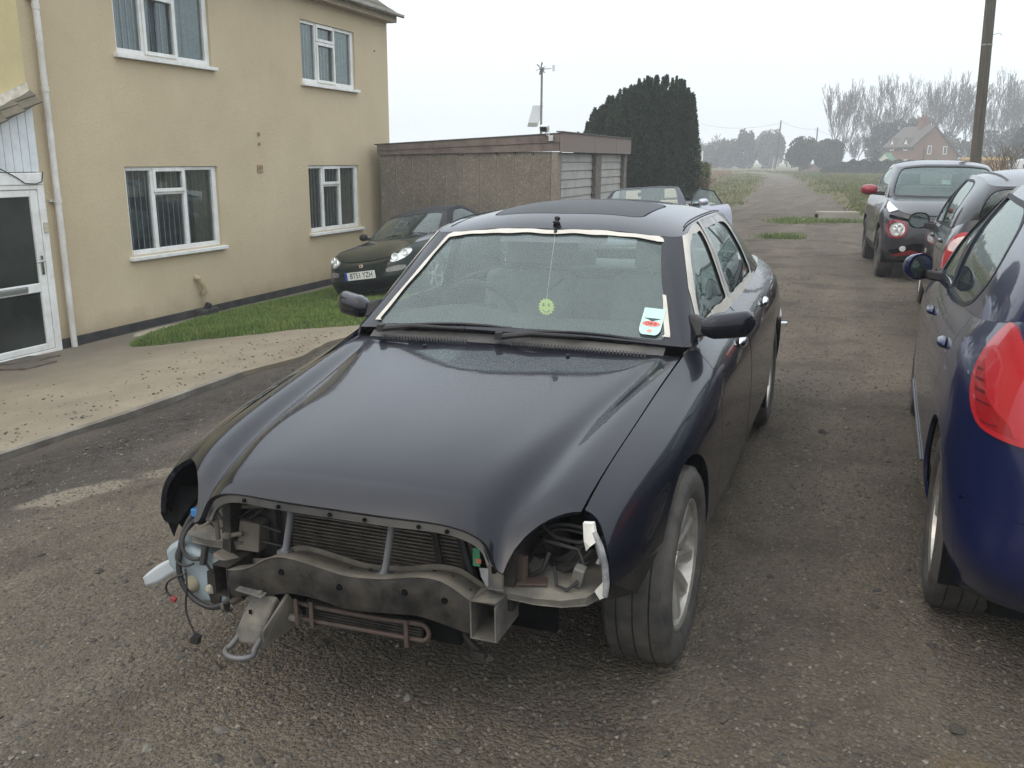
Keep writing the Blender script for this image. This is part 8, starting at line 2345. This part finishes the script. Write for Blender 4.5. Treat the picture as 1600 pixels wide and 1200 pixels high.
# ---- bare trees
def bare_tree(name_label, base, H, seed, spread=.5, trunks=1, lean=0.0, twig=.016, dense=1.0, mat=None, rad=.015):
    dense = dense * 1.0; spread = spread * 1.1
    r_ = random.Random(seed)
    t = empty('bare_tree', base); tag(t, name_label, 'tree', 'bare trees on the skyline')
    tr, br, tw = MB(), MB(), MB()
    def tube3(mb, a, b, r0, r1, n):
        mb.tube([a, b], [r0, r1], n, cap=False)
    def grow(p, d, L, r, lev):
        seg = 3 if lev < 3 else 2
        q = p; dd = d.copy()
        pts = []
        for i in range(seg):
            dd = dd + Vector((r_.gauss(0, .10), r_.gauss(0, .10), .05 + .035 * lev)); dd.normalize()
            e = q + dd * (L / seg)
            r1 = r * (1 - (i + 1) / seg * .45)
            tube3(tr if lev == 0 else br if lev < 3 else tw, q, e, max(r * (1 - i / seg * .45), twig), max(r1, twig), 6 if lev == 0 else 4 if lev < 3 else 3)
            pts.append((e, dd.copy(), r1)); q = e
        if lev >= 5: return
        nb = (5, 4, 4, 3, 3)[lev]
        if lev: nb = max(2, int(round(nb * dense)))
        for k in range(nb):
            i = min(seg - 1, int(r_.random() * seg)) if k else seg - 1
            e, dv, r1 = pts[i]
            ax = Vector((r_.gauss(0, 1), r_.gauss(0, 1), r_.gauss(0, .35)))
            nd = dv * (1.0 if k else 1.6) + ax.normalized() * spread * (1.1 if lev < 2 else .9); nd.z += .17; nd.normalize()
            grow(e, nd, L * r_.uniform(.58, .78), r1 * (.72 if k == 0 else .55), lev + 1)
    for k in range(trunks):
        d = Vector((lean + (k - (trunks - 1) / 2) * .32 + r_.gauss(0, .04), r_.gauss(0, .05), 1)).normalized()
        grow(Vector((0, 0, -.2)), d, H * .33, H * rad, 0)
    mt = mat or bark_far
    for nm, mb in (('trunk', tr), ('branch', br), ('twig', tw)):
        if mb.V:
            o = mb.obj(nm, mt, t, angle=0)
            if nm != 'trunk': o['kind'] = 'stuff'
    return t
bark_far = plain('grey_bark', (0.075, 0.066, 0.054), 0.9, var=0.2)
bare_tree('tall bare tree with a forked trunk standing apart beside the round evergreen', (-2.0, 160, .3), 15.0, 5, .42, 2, .0, .022)
bare_tree('big bare tree with pale twigs rising behind the evergreen mass', (4.2, 165, .3), 16.5, 12, .5, 2, .0, .022, 1.05)
bare_tree('tallest bare tree rising behind the brick house chimney', (9.0, 168, .3), 17.0, 13, .48, 2, .02, .022, 1.05)
bare_tree('bare tree between the house chimney and the leaning pole', (13.6, 166, .3), 16.5, 14, .48, 2, 0, .022, 1.05)
bare_tree('slim bare tree just left of the leaning pole', (17.2, 168, .3), 15.5, 15, .42, 1, 0, .022, 1.1)
bare_tree('bare tree to the right of the leaning pole', (22.3, 166, .3), 15.5, 16, .5, 2, 0, .022, 1.05)
bare_tree('bare tree half cut by the right picture edge', (25.5, 172, .3), 14.0, 17, .5, 2, 0, .022)
bare_tree('low scrubby bare tree between the evergreens and the tall forked one', (1.2, 158, .3), 6.0, 18, .6, 2, 0, .018)
bare_tree('faint bare tree left of the distant red car', (-24.6, 185, .2), 6.6, 19, .6, 3, 0, .022, 1.1)
bare_tree('wispy bare tree beyond the small house on the left', (-31, 200, .2), 6.5, 20, .6, 2, 0, .02)
# bare shrub close behind the cars
tw_m = plain('twig_brown', (0.10, 0.07, 0.045), 0.9, var=0.3)
r0 = random.Random(3)
sh = empty('bare_shrub', (3.9, 27.0, 0)); tag(sh, 'leafless brown shrub behind the parked cars near the timber stack', 'shrub')
mb = MB()
for i in range(26):
    a = r0.random() * 6.28; q = r0.random() * .35; e = Vector((q * math.cos(a) * 1.6 + r0.gauss(0, .3), q * math.sin(a), 1.3 + .8 * r0.random()))
    p = Vector((q * math.cos(a), q * math.sin(a), 0)); md = (p + e) / 2 + Vector((r0.gauss(0, .1), r0.gauss(0, .1), .1)); mb.tube([p, md, e], [.016, .011, .005], 5)
    for k in range(4):
        f = .4 + .5 * r0.random(); s_ = md.lerp(e, f); mb.tube([s_, s_ + Vector((r0.gauss(0, .22), r0.gauss(0, .2), .2 + .25 * r0.random()))], [.007, .003], 4)
mb.obj('stem', tw_m, sh)

# ---- evergreen crowns
def crown_tree(label, base, parts, n, size, cols, seed, name='evergreen_tree', group='evergreens along the field edge', trunk=.25, cat='tree', th=None):
    r_ = np.random.default_rng(seed); t = empty(name, base); tag(t, label, cat, group)
    PL, DL, CL = [], [], []
    tot = sum(a * b * c for (_, _, _, a, b, c) in parts)
    for (cx, cy, cz, a, b, c) in parts:
        k = int(n * a * b * c / tot); u = r_.normal(0, 1, (k, 3)); u /= np.linalg.norm(u, axis=1)[:, None]
        # clumpy shell: several lobes pushed in and out
        lob = r_.normal(0, 1, (26, 3)); lob /= np.linalg.norm(lob, axis=1)[:, None]; amp = r_.uniform(.72, 1.12, 26); sh_ = r_.uniform(.6, 1.45, 26)
        j = np.argmax(u @ lob.T, axis=1)
        rad = amp[j] * (1 - .45 * r_.random(k) ** 2)
        PL.append(u * rad[:, None] * np.array([a, b, c]) + np.array([cx, cy, cz])); DL.append(u + [0, 0, .3]); CL.append(sh_[j])
    P, D, C = map(np.concatenate, (PL, DL, CL)); P[:, 2] = np.maximum(P[:, 2], .02)
    V, F = leaf_cloud(P, D, size, seed + 1, .6, .6)
    o = big_mesh('crown', V, F, leaf_mat('foliage', *cols), attr={'tint': tinted(len(P), seed + 2, .6, 1.35, C)}); o.parent = t
    mb = MB(); mb.tube([(0, 0, -.3), (0, 0, th or max(p[2] for p in parts))], [trunk, trunk * .5], 8); mb.obj('trunk', bark, t)
    return t
gE = ((0.020, 0.032, 0.016), (0.038, 0.052, 0.024)); gB = ((0.075, 0.07, 0.042), (0.11, 0.098, 0.062)); gP = ((0.06, 0.066, 0.038), (0.09, 0.092, 0.055)); gD = ((0.022, 0.028, 0.02), (0.04, 0.044, 0.03))
crown_tree('left half of the pair of round dark bushes in the field', (-6.6, 140, .1), [(0, 0, 2.5, 2.2, 2, 2.3), (-.9, 0, 2.0, 1.5, 1.4, 1.6), (.9, 0, 3.2, 1.3, 1.2, 1.3)], 9000, .30, ((0.018, 0.032, 0.013), (0.036, 0.054, 0.02)), 70, 'round_bush', 'pair of round bushes', cat='bush')
crown_tree('right half of the pair of round dark bushes beside the bare forked tree', (-3.0, 140, .1), [(0, 0, 2.4, 2.0, 2, 2.2), (.8, 0, 2.6, 1.4, 1.3, 1.9)], 8000, .30, ((0.018, 0.032, 0.013), (0.036, 0.054, 0.02)), 73, 'round_bush', 'pair of round bushes', cat='bush')
crown_tree('pale green bushy tree at the left end of the far trees', (-27.5, 190, .1), [(0, 0, 2.0, 3.2, 2, 2.4)], 3500, .5, gP, 76)
crown_tree('low pale tree just left of the far red car', (-24.4, 196, .1), [(0, 0, 2.6, 2.6, 2, 3.0), (1.5, 0, 3.2, 2, 2, 2.6)], 3800, .5, gP, 79)
crown_tree('darkest evergreen above the distant red car', (-20.0, 192, .1), [(0, 0, 3.2, 2.3, 2, 3.6), (-.6, 0, 5.2, 1.3, 1.2, 2.2), (.9, 0, 5.0, .9, 1, 2.4)], 6000, .42, gE, 82)
crown_tree('brownish dense tree behind the leaning far pole', (-15.6, 194, .1), [(0, 0, 3.6, 3.2, 2.4, 3.9), (1.5, 0, 4.4, 1.5, 1.5, 3.0)], 7000, .42, gB, 85)
crown_tree('small rounded dark bush left of the red car', (-25.5, 182, .0), [(0, 0, .9, 1.6, 1.3, 1.0)], 1500, .35, gD, 88)
crown_tree('ivy clad dark tree left of the brick house', (4.3, 150, .1), [(0, 0, 3.4, 2.2, 2, 3.6), (1.8, 0, 4.2, 1.8, 1.6, 3.2), (3.8, 0, 3.6, 2.0, 2, 3.4)], 9000, .36, gD, 91)
crown_tree('dull green tree mass right behind the brick house', (9.0, 150, .1), [(0, 0, 4.5, 2.6, 2, 3.8), (3, 0, 3.0, 2.4, 2, 2.8), (6, 0, 2.6, 2.4, 2, 2.4)], 8000, .38, ((0.05, 0.052, 0.035), (0.085, 0.08, 0.055)), 94)
crown_tree('grey green thicket behind the leaning pole', (19, 150, .1), [(0, 0, 2.8, 3.0, 2, 2.8), (4, 0, 3.2, 3, 2, 3.2)], 7000, .4, ((0.06, 0.06, 0.042), (0.1, 0.092, 0.065)), 97)
crown_tree('dark evergreen at the right picture edge', (18.9, 120, .1), [(0, 0, 2.8, 1.6, 1.5, 3.0), (1.6, 0, 3.0, 1.6, 1.5, 3.2)], 5000, .34, gE, 100)
hg = empty('long_hedge', (1.8, 116, 0)); tag(hg, 'dark clipped hedge in front of the brick house garden', 'hedge')
r_ = np.random.default_rng(110); n = 9000
X = r_.uniform(-3.2, 9.5, n); hh = np.interp(X, [-3.2, -1.6, .2, 9.5], [.5, 1.2, 1.65, 1.7]) + .12 * np.sin(X * 5)
P = np.stack([X, 116 + r_.uniform(-.5, .5, n), hh * np.sqrt(r_.random(n))], 1)
V, F = leaf_cloud(P, r_.normal(0, 1, (n, 3)), .22, 111, .6); under(big_mesh('crown', V, F, leaf_mat('dark_hedge_leaf', (0.02, 0.026, 0.013), (0.04, 0.044, 0.022)), attr={'tint': tinted(n, 112)}), hg, hg.location)
mb = MB(); mb.span((-3, 115.6, -.2), (9.4, 116.4, .9)); under(mb.obj('hedge_core', plain('hedge_core', (0.018, 0.02, 0.012), .9), smooth=False), hg, hg.location)
fb = plain('far_brick', (0.16, 0.10, 0.075), .9, var=.3, scale=6)
mb = MB(); mb.span((-7.4, 149.8, 0), (-.8, 150.1, .95)); mb.span((-7.4, 149.75, .95), (-.8, 150.15, 1.02)); o = mb.obj('garden_wall', fb, smooth=False); tag(o, 'low brown brick garden wall under the round bushes', 'wall')

# ================================================================== FAR BUILDINGS
bh = empty('brick_house', (7.35, 125, 0), (0, 0, R(24))); tag(bh, 'red brick house with steep roof, dormers and a broad chimney', 'house')
m = N('red_brick'); c = m.ramp(m.noise(9, 5, .7), (.3, (0.14, 0.08, 0.05)), (.7, (0.20, 0.12, 0.082))); m.bsdf(c, .9, 0, .2); brk = m.m
slate = plain('dark_tile', (0.085, 0.07, 0.058), .85, var=.25, scale=3)
gw, gl, ev, rg = 5.7, 7.6, 2.7, 5.75
mb = MB(); mb.add([(0, 0, 0), (gw, 0, 0), (gw, 0, ev - .3), (gw * .42, 0, rg), (0, 0, ev + .9), (0, gl, 0), (gw, gl, 0), (gw, gl, ev - .3), (gw * .42, gl, rg), (0, gl, ev + .9)], [(0, 1, 2, 3, 4), (9, 8, 7, 6, 5), (0, 4, 9, 5), (1, 6, 7, 2)])
mb.obj('wall', brk, bh, smooth=False)
mb = MB(); k = .22
mb.hexa([(-.35, -.2, ev + .45), (gw * .42, -.2, rg), (gw * .42, gl + .2, rg), (-.35, gl + .2, ev + .45), (-.35, -.2, ev + .45 + k), (gw * .42, -.2, rg + k), (gw * .42, gl + .2, rg + k), (-.35, gl + .2, ev + .45 + k)])
mb.hexa([(gw * .42, -.2, rg), (gw + .3, -.2, ev - .6), (gw + .3, gl + .2, ev - .6), (gw * .42, gl + .2, rg), (gw * .42, -.2, rg + k), (gw + .3, -.2, ev - .6 + k), (gw + .3, gl + .2, ev - .6 + k), (gw * .42, gl + .2, rg + k)])
rf = mb.obj('roof', slate, bh, smooth=False)
mb = MB(); mb.span((gw * .42 - .55, 2.4, rg - .5), (gw * .42 + .45, 3.2, 7.0)); mb.span((gw * .42 - .63, 2.32, 6.75), (gw * .42 + .53, 3.28, 6.95)); mb.lathe([(.12, 7.0), (.10, 7.35)], 8, 'z', (gw * .42 - .3, 2.8, 0)); mb.lathe([(.12, 7.0), (.10, 7.35)], 8, 'z', (gw * .42 + .15, 2.8, 0)); mb.obj('chimney', brk, rf, smooth=False)
wf = plain('far_white', (0.62, 0.62, 0.58), .6, var=.05); gd = plain('far_glass', (0.10, 0.11, 0.10), .2)
def fwin(p, w, h, face):
    mb = MB(); t = .09
    if face == 'g':
        mb.span((p[0], -.05, p[1]), (p[0] + w, -.01, p[1] + h)); o = mb.obj('window', wf, bh, smooth=False); q = MB(); q.span((p[0] + t, -.07, p[1] + t), (p[0] + w - t, -.052, p[1] + h - t)); q.obj('pane', gd, o, smooth=False)
    else:
        mb.span((-.05, p[0], p[1]), (-.01, p[0] + w, p[1] + h)); o = mb.obj('window', wf, bh, smooth=False); q = MB(); q.span((-.07, p[0] + t, p[1] + t), (-.052, p[0] + w - t, p[1] + h - t)); q.obj('pane', gd, o, smooth=False)
fwin((1.75, 2.45), .5, 1.05, 'g'); fwin((3.75, 2.45), .5, 1.0, 'g'); fwin((1.75, .6), .9, 1.1, 'g')
fwin((1.2, .8), .9, 1.0, 's'); fwin((4.8, .8), .9, 1.0, 's')
for y in (1.4, 5.0):
    mb = MB(); mb.add([(-.12, y, 2.9), (-.12, y + 1.1, 2.9), (-.12, y + 1.1, 3.75), (-.12, y + .55, 4.45), (-.12, y, 3.75), (1.0, y, 2.9), (1.0, y + 1.1, 2.9), (1.0, y + 1.1, 3.75), (1.0, y + .55, 4.45), (1.0, y, 3.75)], [(4, 3, 2, 1, 0), (0, 1, 6, 5), (1, 2, 7, 6), (0, 5, 9, 4)]); d_ = mb.obj('dormer', wf, bh, smooth=False)
    mb = MB(); mb.add([(-.2, y + .55, 4.55), (-.2, y - .12, 3.7), (1.3, y - .12, 3.7), (1.3, y + .55, 4.55), (-.2, y + 1.22, 3.7), (1.3, y + 1.22, 3.7)], [(0, 1, 2, 3), (3, 5, 4, 0)]); o = mb.obj('dormer_roof', slate, d_, smooth=False); o.modifiers.new('t', 'SOLIDIFY').thickness = .1
    mb = MB(); mb.span((-.15, y + .25, 3.05), (-.125, y + .85, 3.7)); mb.obj('pane', gd, d_, smooth=False)
mb = MB(); mb.span((1.3, -.12, 0), (1.36, -.04, 3.2)); mb.obj('downpipe', ink, bh, smooth=False)
shd = empty('shed', (4.0, 123.5, .3), (0, 0, R(-20))); tag(shd, 'small cream shed with a green roof left of the brick house', 'shed')
mb = MB(); mb.add([(-.6, 0, 0), (.6, 0, 0), (.6, 0, 1.6), (0, 0, 2.25), (-.6, 0, 1.6), (-.6, 2.2, 0), (.6, 2.2, 0), (.6, 2.2, 1.6), (0, 2.2, 2.25), (-.6, 2.2, 1.6)], [(0, 1, 2, 3, 4), (9, 8, 7, 6, 5), (0, 4, 9, 5), (1, 6, 7, 2)]); mb.obj('wall', plain('cream_board', (0.5, 0.49, 0.42), .8), shd, smooth=False)
mb = MB(); mb.add([(-.75, -.1, 1.45), (0, -.1, 2.3), (0, 2.3, 2.3), (-.75, 2.3, 1.45), (.75, -.1, 1.45), (.75, 2.3, 1.45)], [(0, 1, 2, 3), (1, 4, 5, 2)]); o = mb.obj('roof', plain('green_felt', (0.10, 0.19, 0.12), .8), shd, smooth=False); o.modifiers.new('t', 'SOLIDIFY').thickness = .08
mb = MB(); mb.span((-.2, -.03, .1), (.2, -.005, 1.4)); mb.obj('door', plain('shed_door', (0.3, 0.3, 0.26), .8), shd, smooth=False)
lh = empty('cottage', (-24.9, 150, 0)); tag(lh, 'distant pinkish cottage half hidden by the yew', 'house')
mb = MB(); mb.span((-1.6, 0, 0), (1.9, 3, 3.0)); mb.obj('wall', plain('pink_render', (0.33, 0.22, 0.18), .9), lh, smooth=False)
mb = MB(); mb.add([(-1.8, -.2, 3.0), (2.1, -.2, 3.0), (1.5, 1.5, 4.4), (-1.2, 1.5, 4.4), (-1.8, 3.2, 3.0), (2.1, 3.2, 3.0)], [(0, 1, 2, 3), (3, 2, 5, 4), (1, 5, 2), (0, 3, 4)]); mb.obj('roof', slate, lh, smooth=False)
mb = MB(); mb.span((.9, -.04, 1.2), (1.5, -.01, 2.4)); mb.obj('window', wf, lh, smooth=False)
mb = MB(); mb.span((-17.95, 119.9, 0), (-17.8, 120.05, 2.7)); o = mb.obj('white_post', wf, smooth=False); tag(o, 'slim white post standing in the field by the pink cottage', 'post')
# stacked timber and trailer behind the parked cars
ts = empty('timber_stack', (7.4, 60, 0)); tag(ts, 'stack of fresh yellow planks behind the parked cars', 'timber stack')
pk = plain('fresh_plank', (0.50, 0.36, 0.17), .8, var=.15); pk2 = plain('shaded_plank', (0.30, 0.20, 0.10), .85, var=.2)
for j in range(9):
    for i in range(5):
        mb = MB(); off = random.uniform(-.15, .15); mb.span((-1.15 + off, i * .22, .25 + j * .18), (1.2 + off, i * .22 + .2, .25 + j * .18 + .13)); mb.obj('plank', pk if j == 8 else pk2, ts, smooth=False)
for x in (-.8, .8):
    mb = MB(); mb.span((x - .08, -.05, 0), (x + .08, 1.2, .249)); mb.obj('bearer', pk2, ts, smooth=False)
cv = empty('caravan', (9.9, 60.5, 0)); tag(cv, 'white caravan with dark window at the right edge behind the shrub', 'caravan')
mb = MB(); mb.prism([(-.9, .4), (-.8, 1.6), (-.5, 1.75), (1.5, 1.75), (1.8, 1.5), (1.9, .4)], 0, 1.8, 'y'); mb.obj('body', plain('caravan_white', (0.55, 0.56, 0.56), .4), cv, smooth=False, bevel=.05)
mb = MB(); mb.span((-.4, -.02, 1.0), (.3, -.005, 1.45)); mb.obj('window', gd, cv, smooth=False)
mb = MB(); mb.lathe([(.001, -.1), (.3, -.1), (.3, .1), (.001, .1)], 16, 'y', (.5, .05, .3)); mb.obj('wheel', tyre_mat, cv)

# ================================================================== POLES, WIRES, SMALL THINGS
m = N('pole_wood'); co = m.objco(); n1 = m.noise(2.0, 5, .65, co, (6, 6, .7)); n2 = m.noise(1.1, 4, .6, co)
c = m.ramp(n1, (.3, (0.045, 0.036, 0.028)), (.7, (0.10, 0.082, 0.062))); c = m.mix(m.ramp(n2, (.45, 0), (.65, .5)), c, (0.075, 0.08, 0.036))
m.bsdf(c, .9, 0, .2, normal=m.bump(n1, .5, .02)); polew = m.m
tp1 = empty('telegraph_pole', (2.82, 24.0, 0)); tag(tp1, 'mossy wooden pole standing right behind the crossover', 'pole', 'wooden poles')
mb = MB(); n = 24; mb.tube([(-.27 * t, 0, t * 8.5 - .1) for t in np.linspace(0, 1, n)], [.125 - .02 * t for t in np.linspace(0, 1, n)], 18); mb.obj('shaft', polew, tp1)
mb = MB(); mb.tube([(-.02, -.125, -.1), (-.09, -.121, 2.2), (-.14, -.117, 4.0), (-.22, -.112, 6.5)], .011, 6); mb.obj('cable', plain('grey_cable', (0.06, 0.06, 0.055), .7), tp1)
mb = MB(); mb.lathe([(.112, 4.12), (.122, 4.125), (.122, 4.15), (.112, 4.155)], 18, 'z', (-.133, 0, 0)); mb.tube([(-.03, -.05, 4.35), (.10, -.05, 4.38), (.15, -.05, 4.32)], .007, 5); mb.obj('band', galv, tp1)
dpole = plain('far_pole_wood', (0.07, 0.062, 0.052), .9)
for (x, y, h, ln, lab) in ((-10.8, 150, 7.6, .03, 'taller far pole leaning left with two pale stays at its foot'), (-5.75, 170, 7.2, 0, 'shorter far pole rising behind the round bushes')):
    p = empty('telegraph_pole', (x, y, 0)); tag(p, lab, 'pole', 'wooden poles')
    mb = MB(); mb.tube([(0, 0, -.2), (ln * h, 0, h)], [.15, .10], 8); mb.obj('shaft', dpole, p)
    if ln:
        for dx in (-.55, .05):
            mb = MB(); mb.tube([(dx, -.6, 0), (dx + .25, -.4, 2.0)], .06, 6); mb.obj('stay', plain('pale_stay', (0.5, 0.46, 0.36), .7), p)
    else:
        mb = MB(); mb.span((-.35, -.05, h - .5), (.1, .05, h - .42)); mb.obj('arm', dpole, p, smooth=False)
wire_m = plain('wire', (0.10, 0.10, 0.10), .7)
def wire(a, b, sag, lab):
    a, b = np.array(a, float), np.array(b, float); mb = MB()
    mb.tube([a + (b - a) * t + np.array([0, 0, -4 * sag * t * (1 - t)]) for t in np.linspace(0, 1, 14)], .016, 4); o = mb.obj('overhead_wire', wire_m); tag(o, lab, 'wire', 'overhead wires')
wire((-10.57, 150, 7.5), (-5.75, 170, 7.0), .5, 'thin overhead wire slung between the two far poles'); wire((-24, 158, 7.4), (-10.57, 150, 7.2), .7, 'thin overhead wire running left from the taller far pole'); wire((-5.75, 170, 6.8), (4, 160, 4.2), .5, 'thin overhead wire sloping right from the shorter far pole')
cb = empty('concrete_block', (-.18, 25.5, 0), (0, 0, .43)); tag(cb, 'long pale concrete block lying in the weeds beside the track', 'concrete block')
mb = MB(); mb.span((-.55, -.14, -.05), (.55, .14, .26)); mb.obj('block', plain('pale_concrete', (0.30, 0.275, 0.225), .9, var=.25, scale=6, bump=.4, dirt=(0.12, 0.11, 0.075), dirt_amt=.45), cb, smooth=False, bevel=.02)
mb = MB(); mb.box((-.565, 0, .15), (.04, .14, .09)); mb.obj('end_hole', void_m, cb, smooth=False)
mb = MB(); mb.box((0, 0, .012), (.14, .05, .004), rotm(rz=.2, ry=.08)); mb.box((.05, .01, .016), (.06, .03, .004), rotm(rz=.5, rx=.3)); o = mb.obj('plastic_scrap', plain('clear_plastic', (0.5, 0.54, 0.58), .3), smooth=False, loc=(-.51, 9.02, 0)); tag(o, 'shred of clear plastic lying on the gravel by the rear wheel', 'litter')
mb = MB(); mb.box((0, 0, .02), (.10, .07, .05)); mb.box((.02, .0, .05), (.06, .05, .03), rotm(rz=.4)); o = mb.obj('white_stone', plain('white_stone', (0.55, 0.53, 0.47), .8), smooth=False, loc=(-1.02, 25.0, .01), bevel=.01); tag(o, 'small white lump in the weeds left of the concrete block', 'stone')

# ================================================================== AIR
m = N('haze_air'); pv = m.t.nodes.new('ShaderNodeVolumePrincipled'); pv.inputs['Color'].default_value = (0.93, 0.965, 1.0, 1); pv.inputs['Density'].default_value = 0.0021; pv.inputs['Anisotropy'].default_value = 0.0
m.l(pv.outputs[0], m.out.inputs['Volume'])
mb = MB(); mb.span((-1060, -160, -2.4), (1060, 1060, 20.5)); hz = mb.obj('haze', m.m, smooth=False); tag(hz, 'pale mist thickening with distance', kind='stuff')
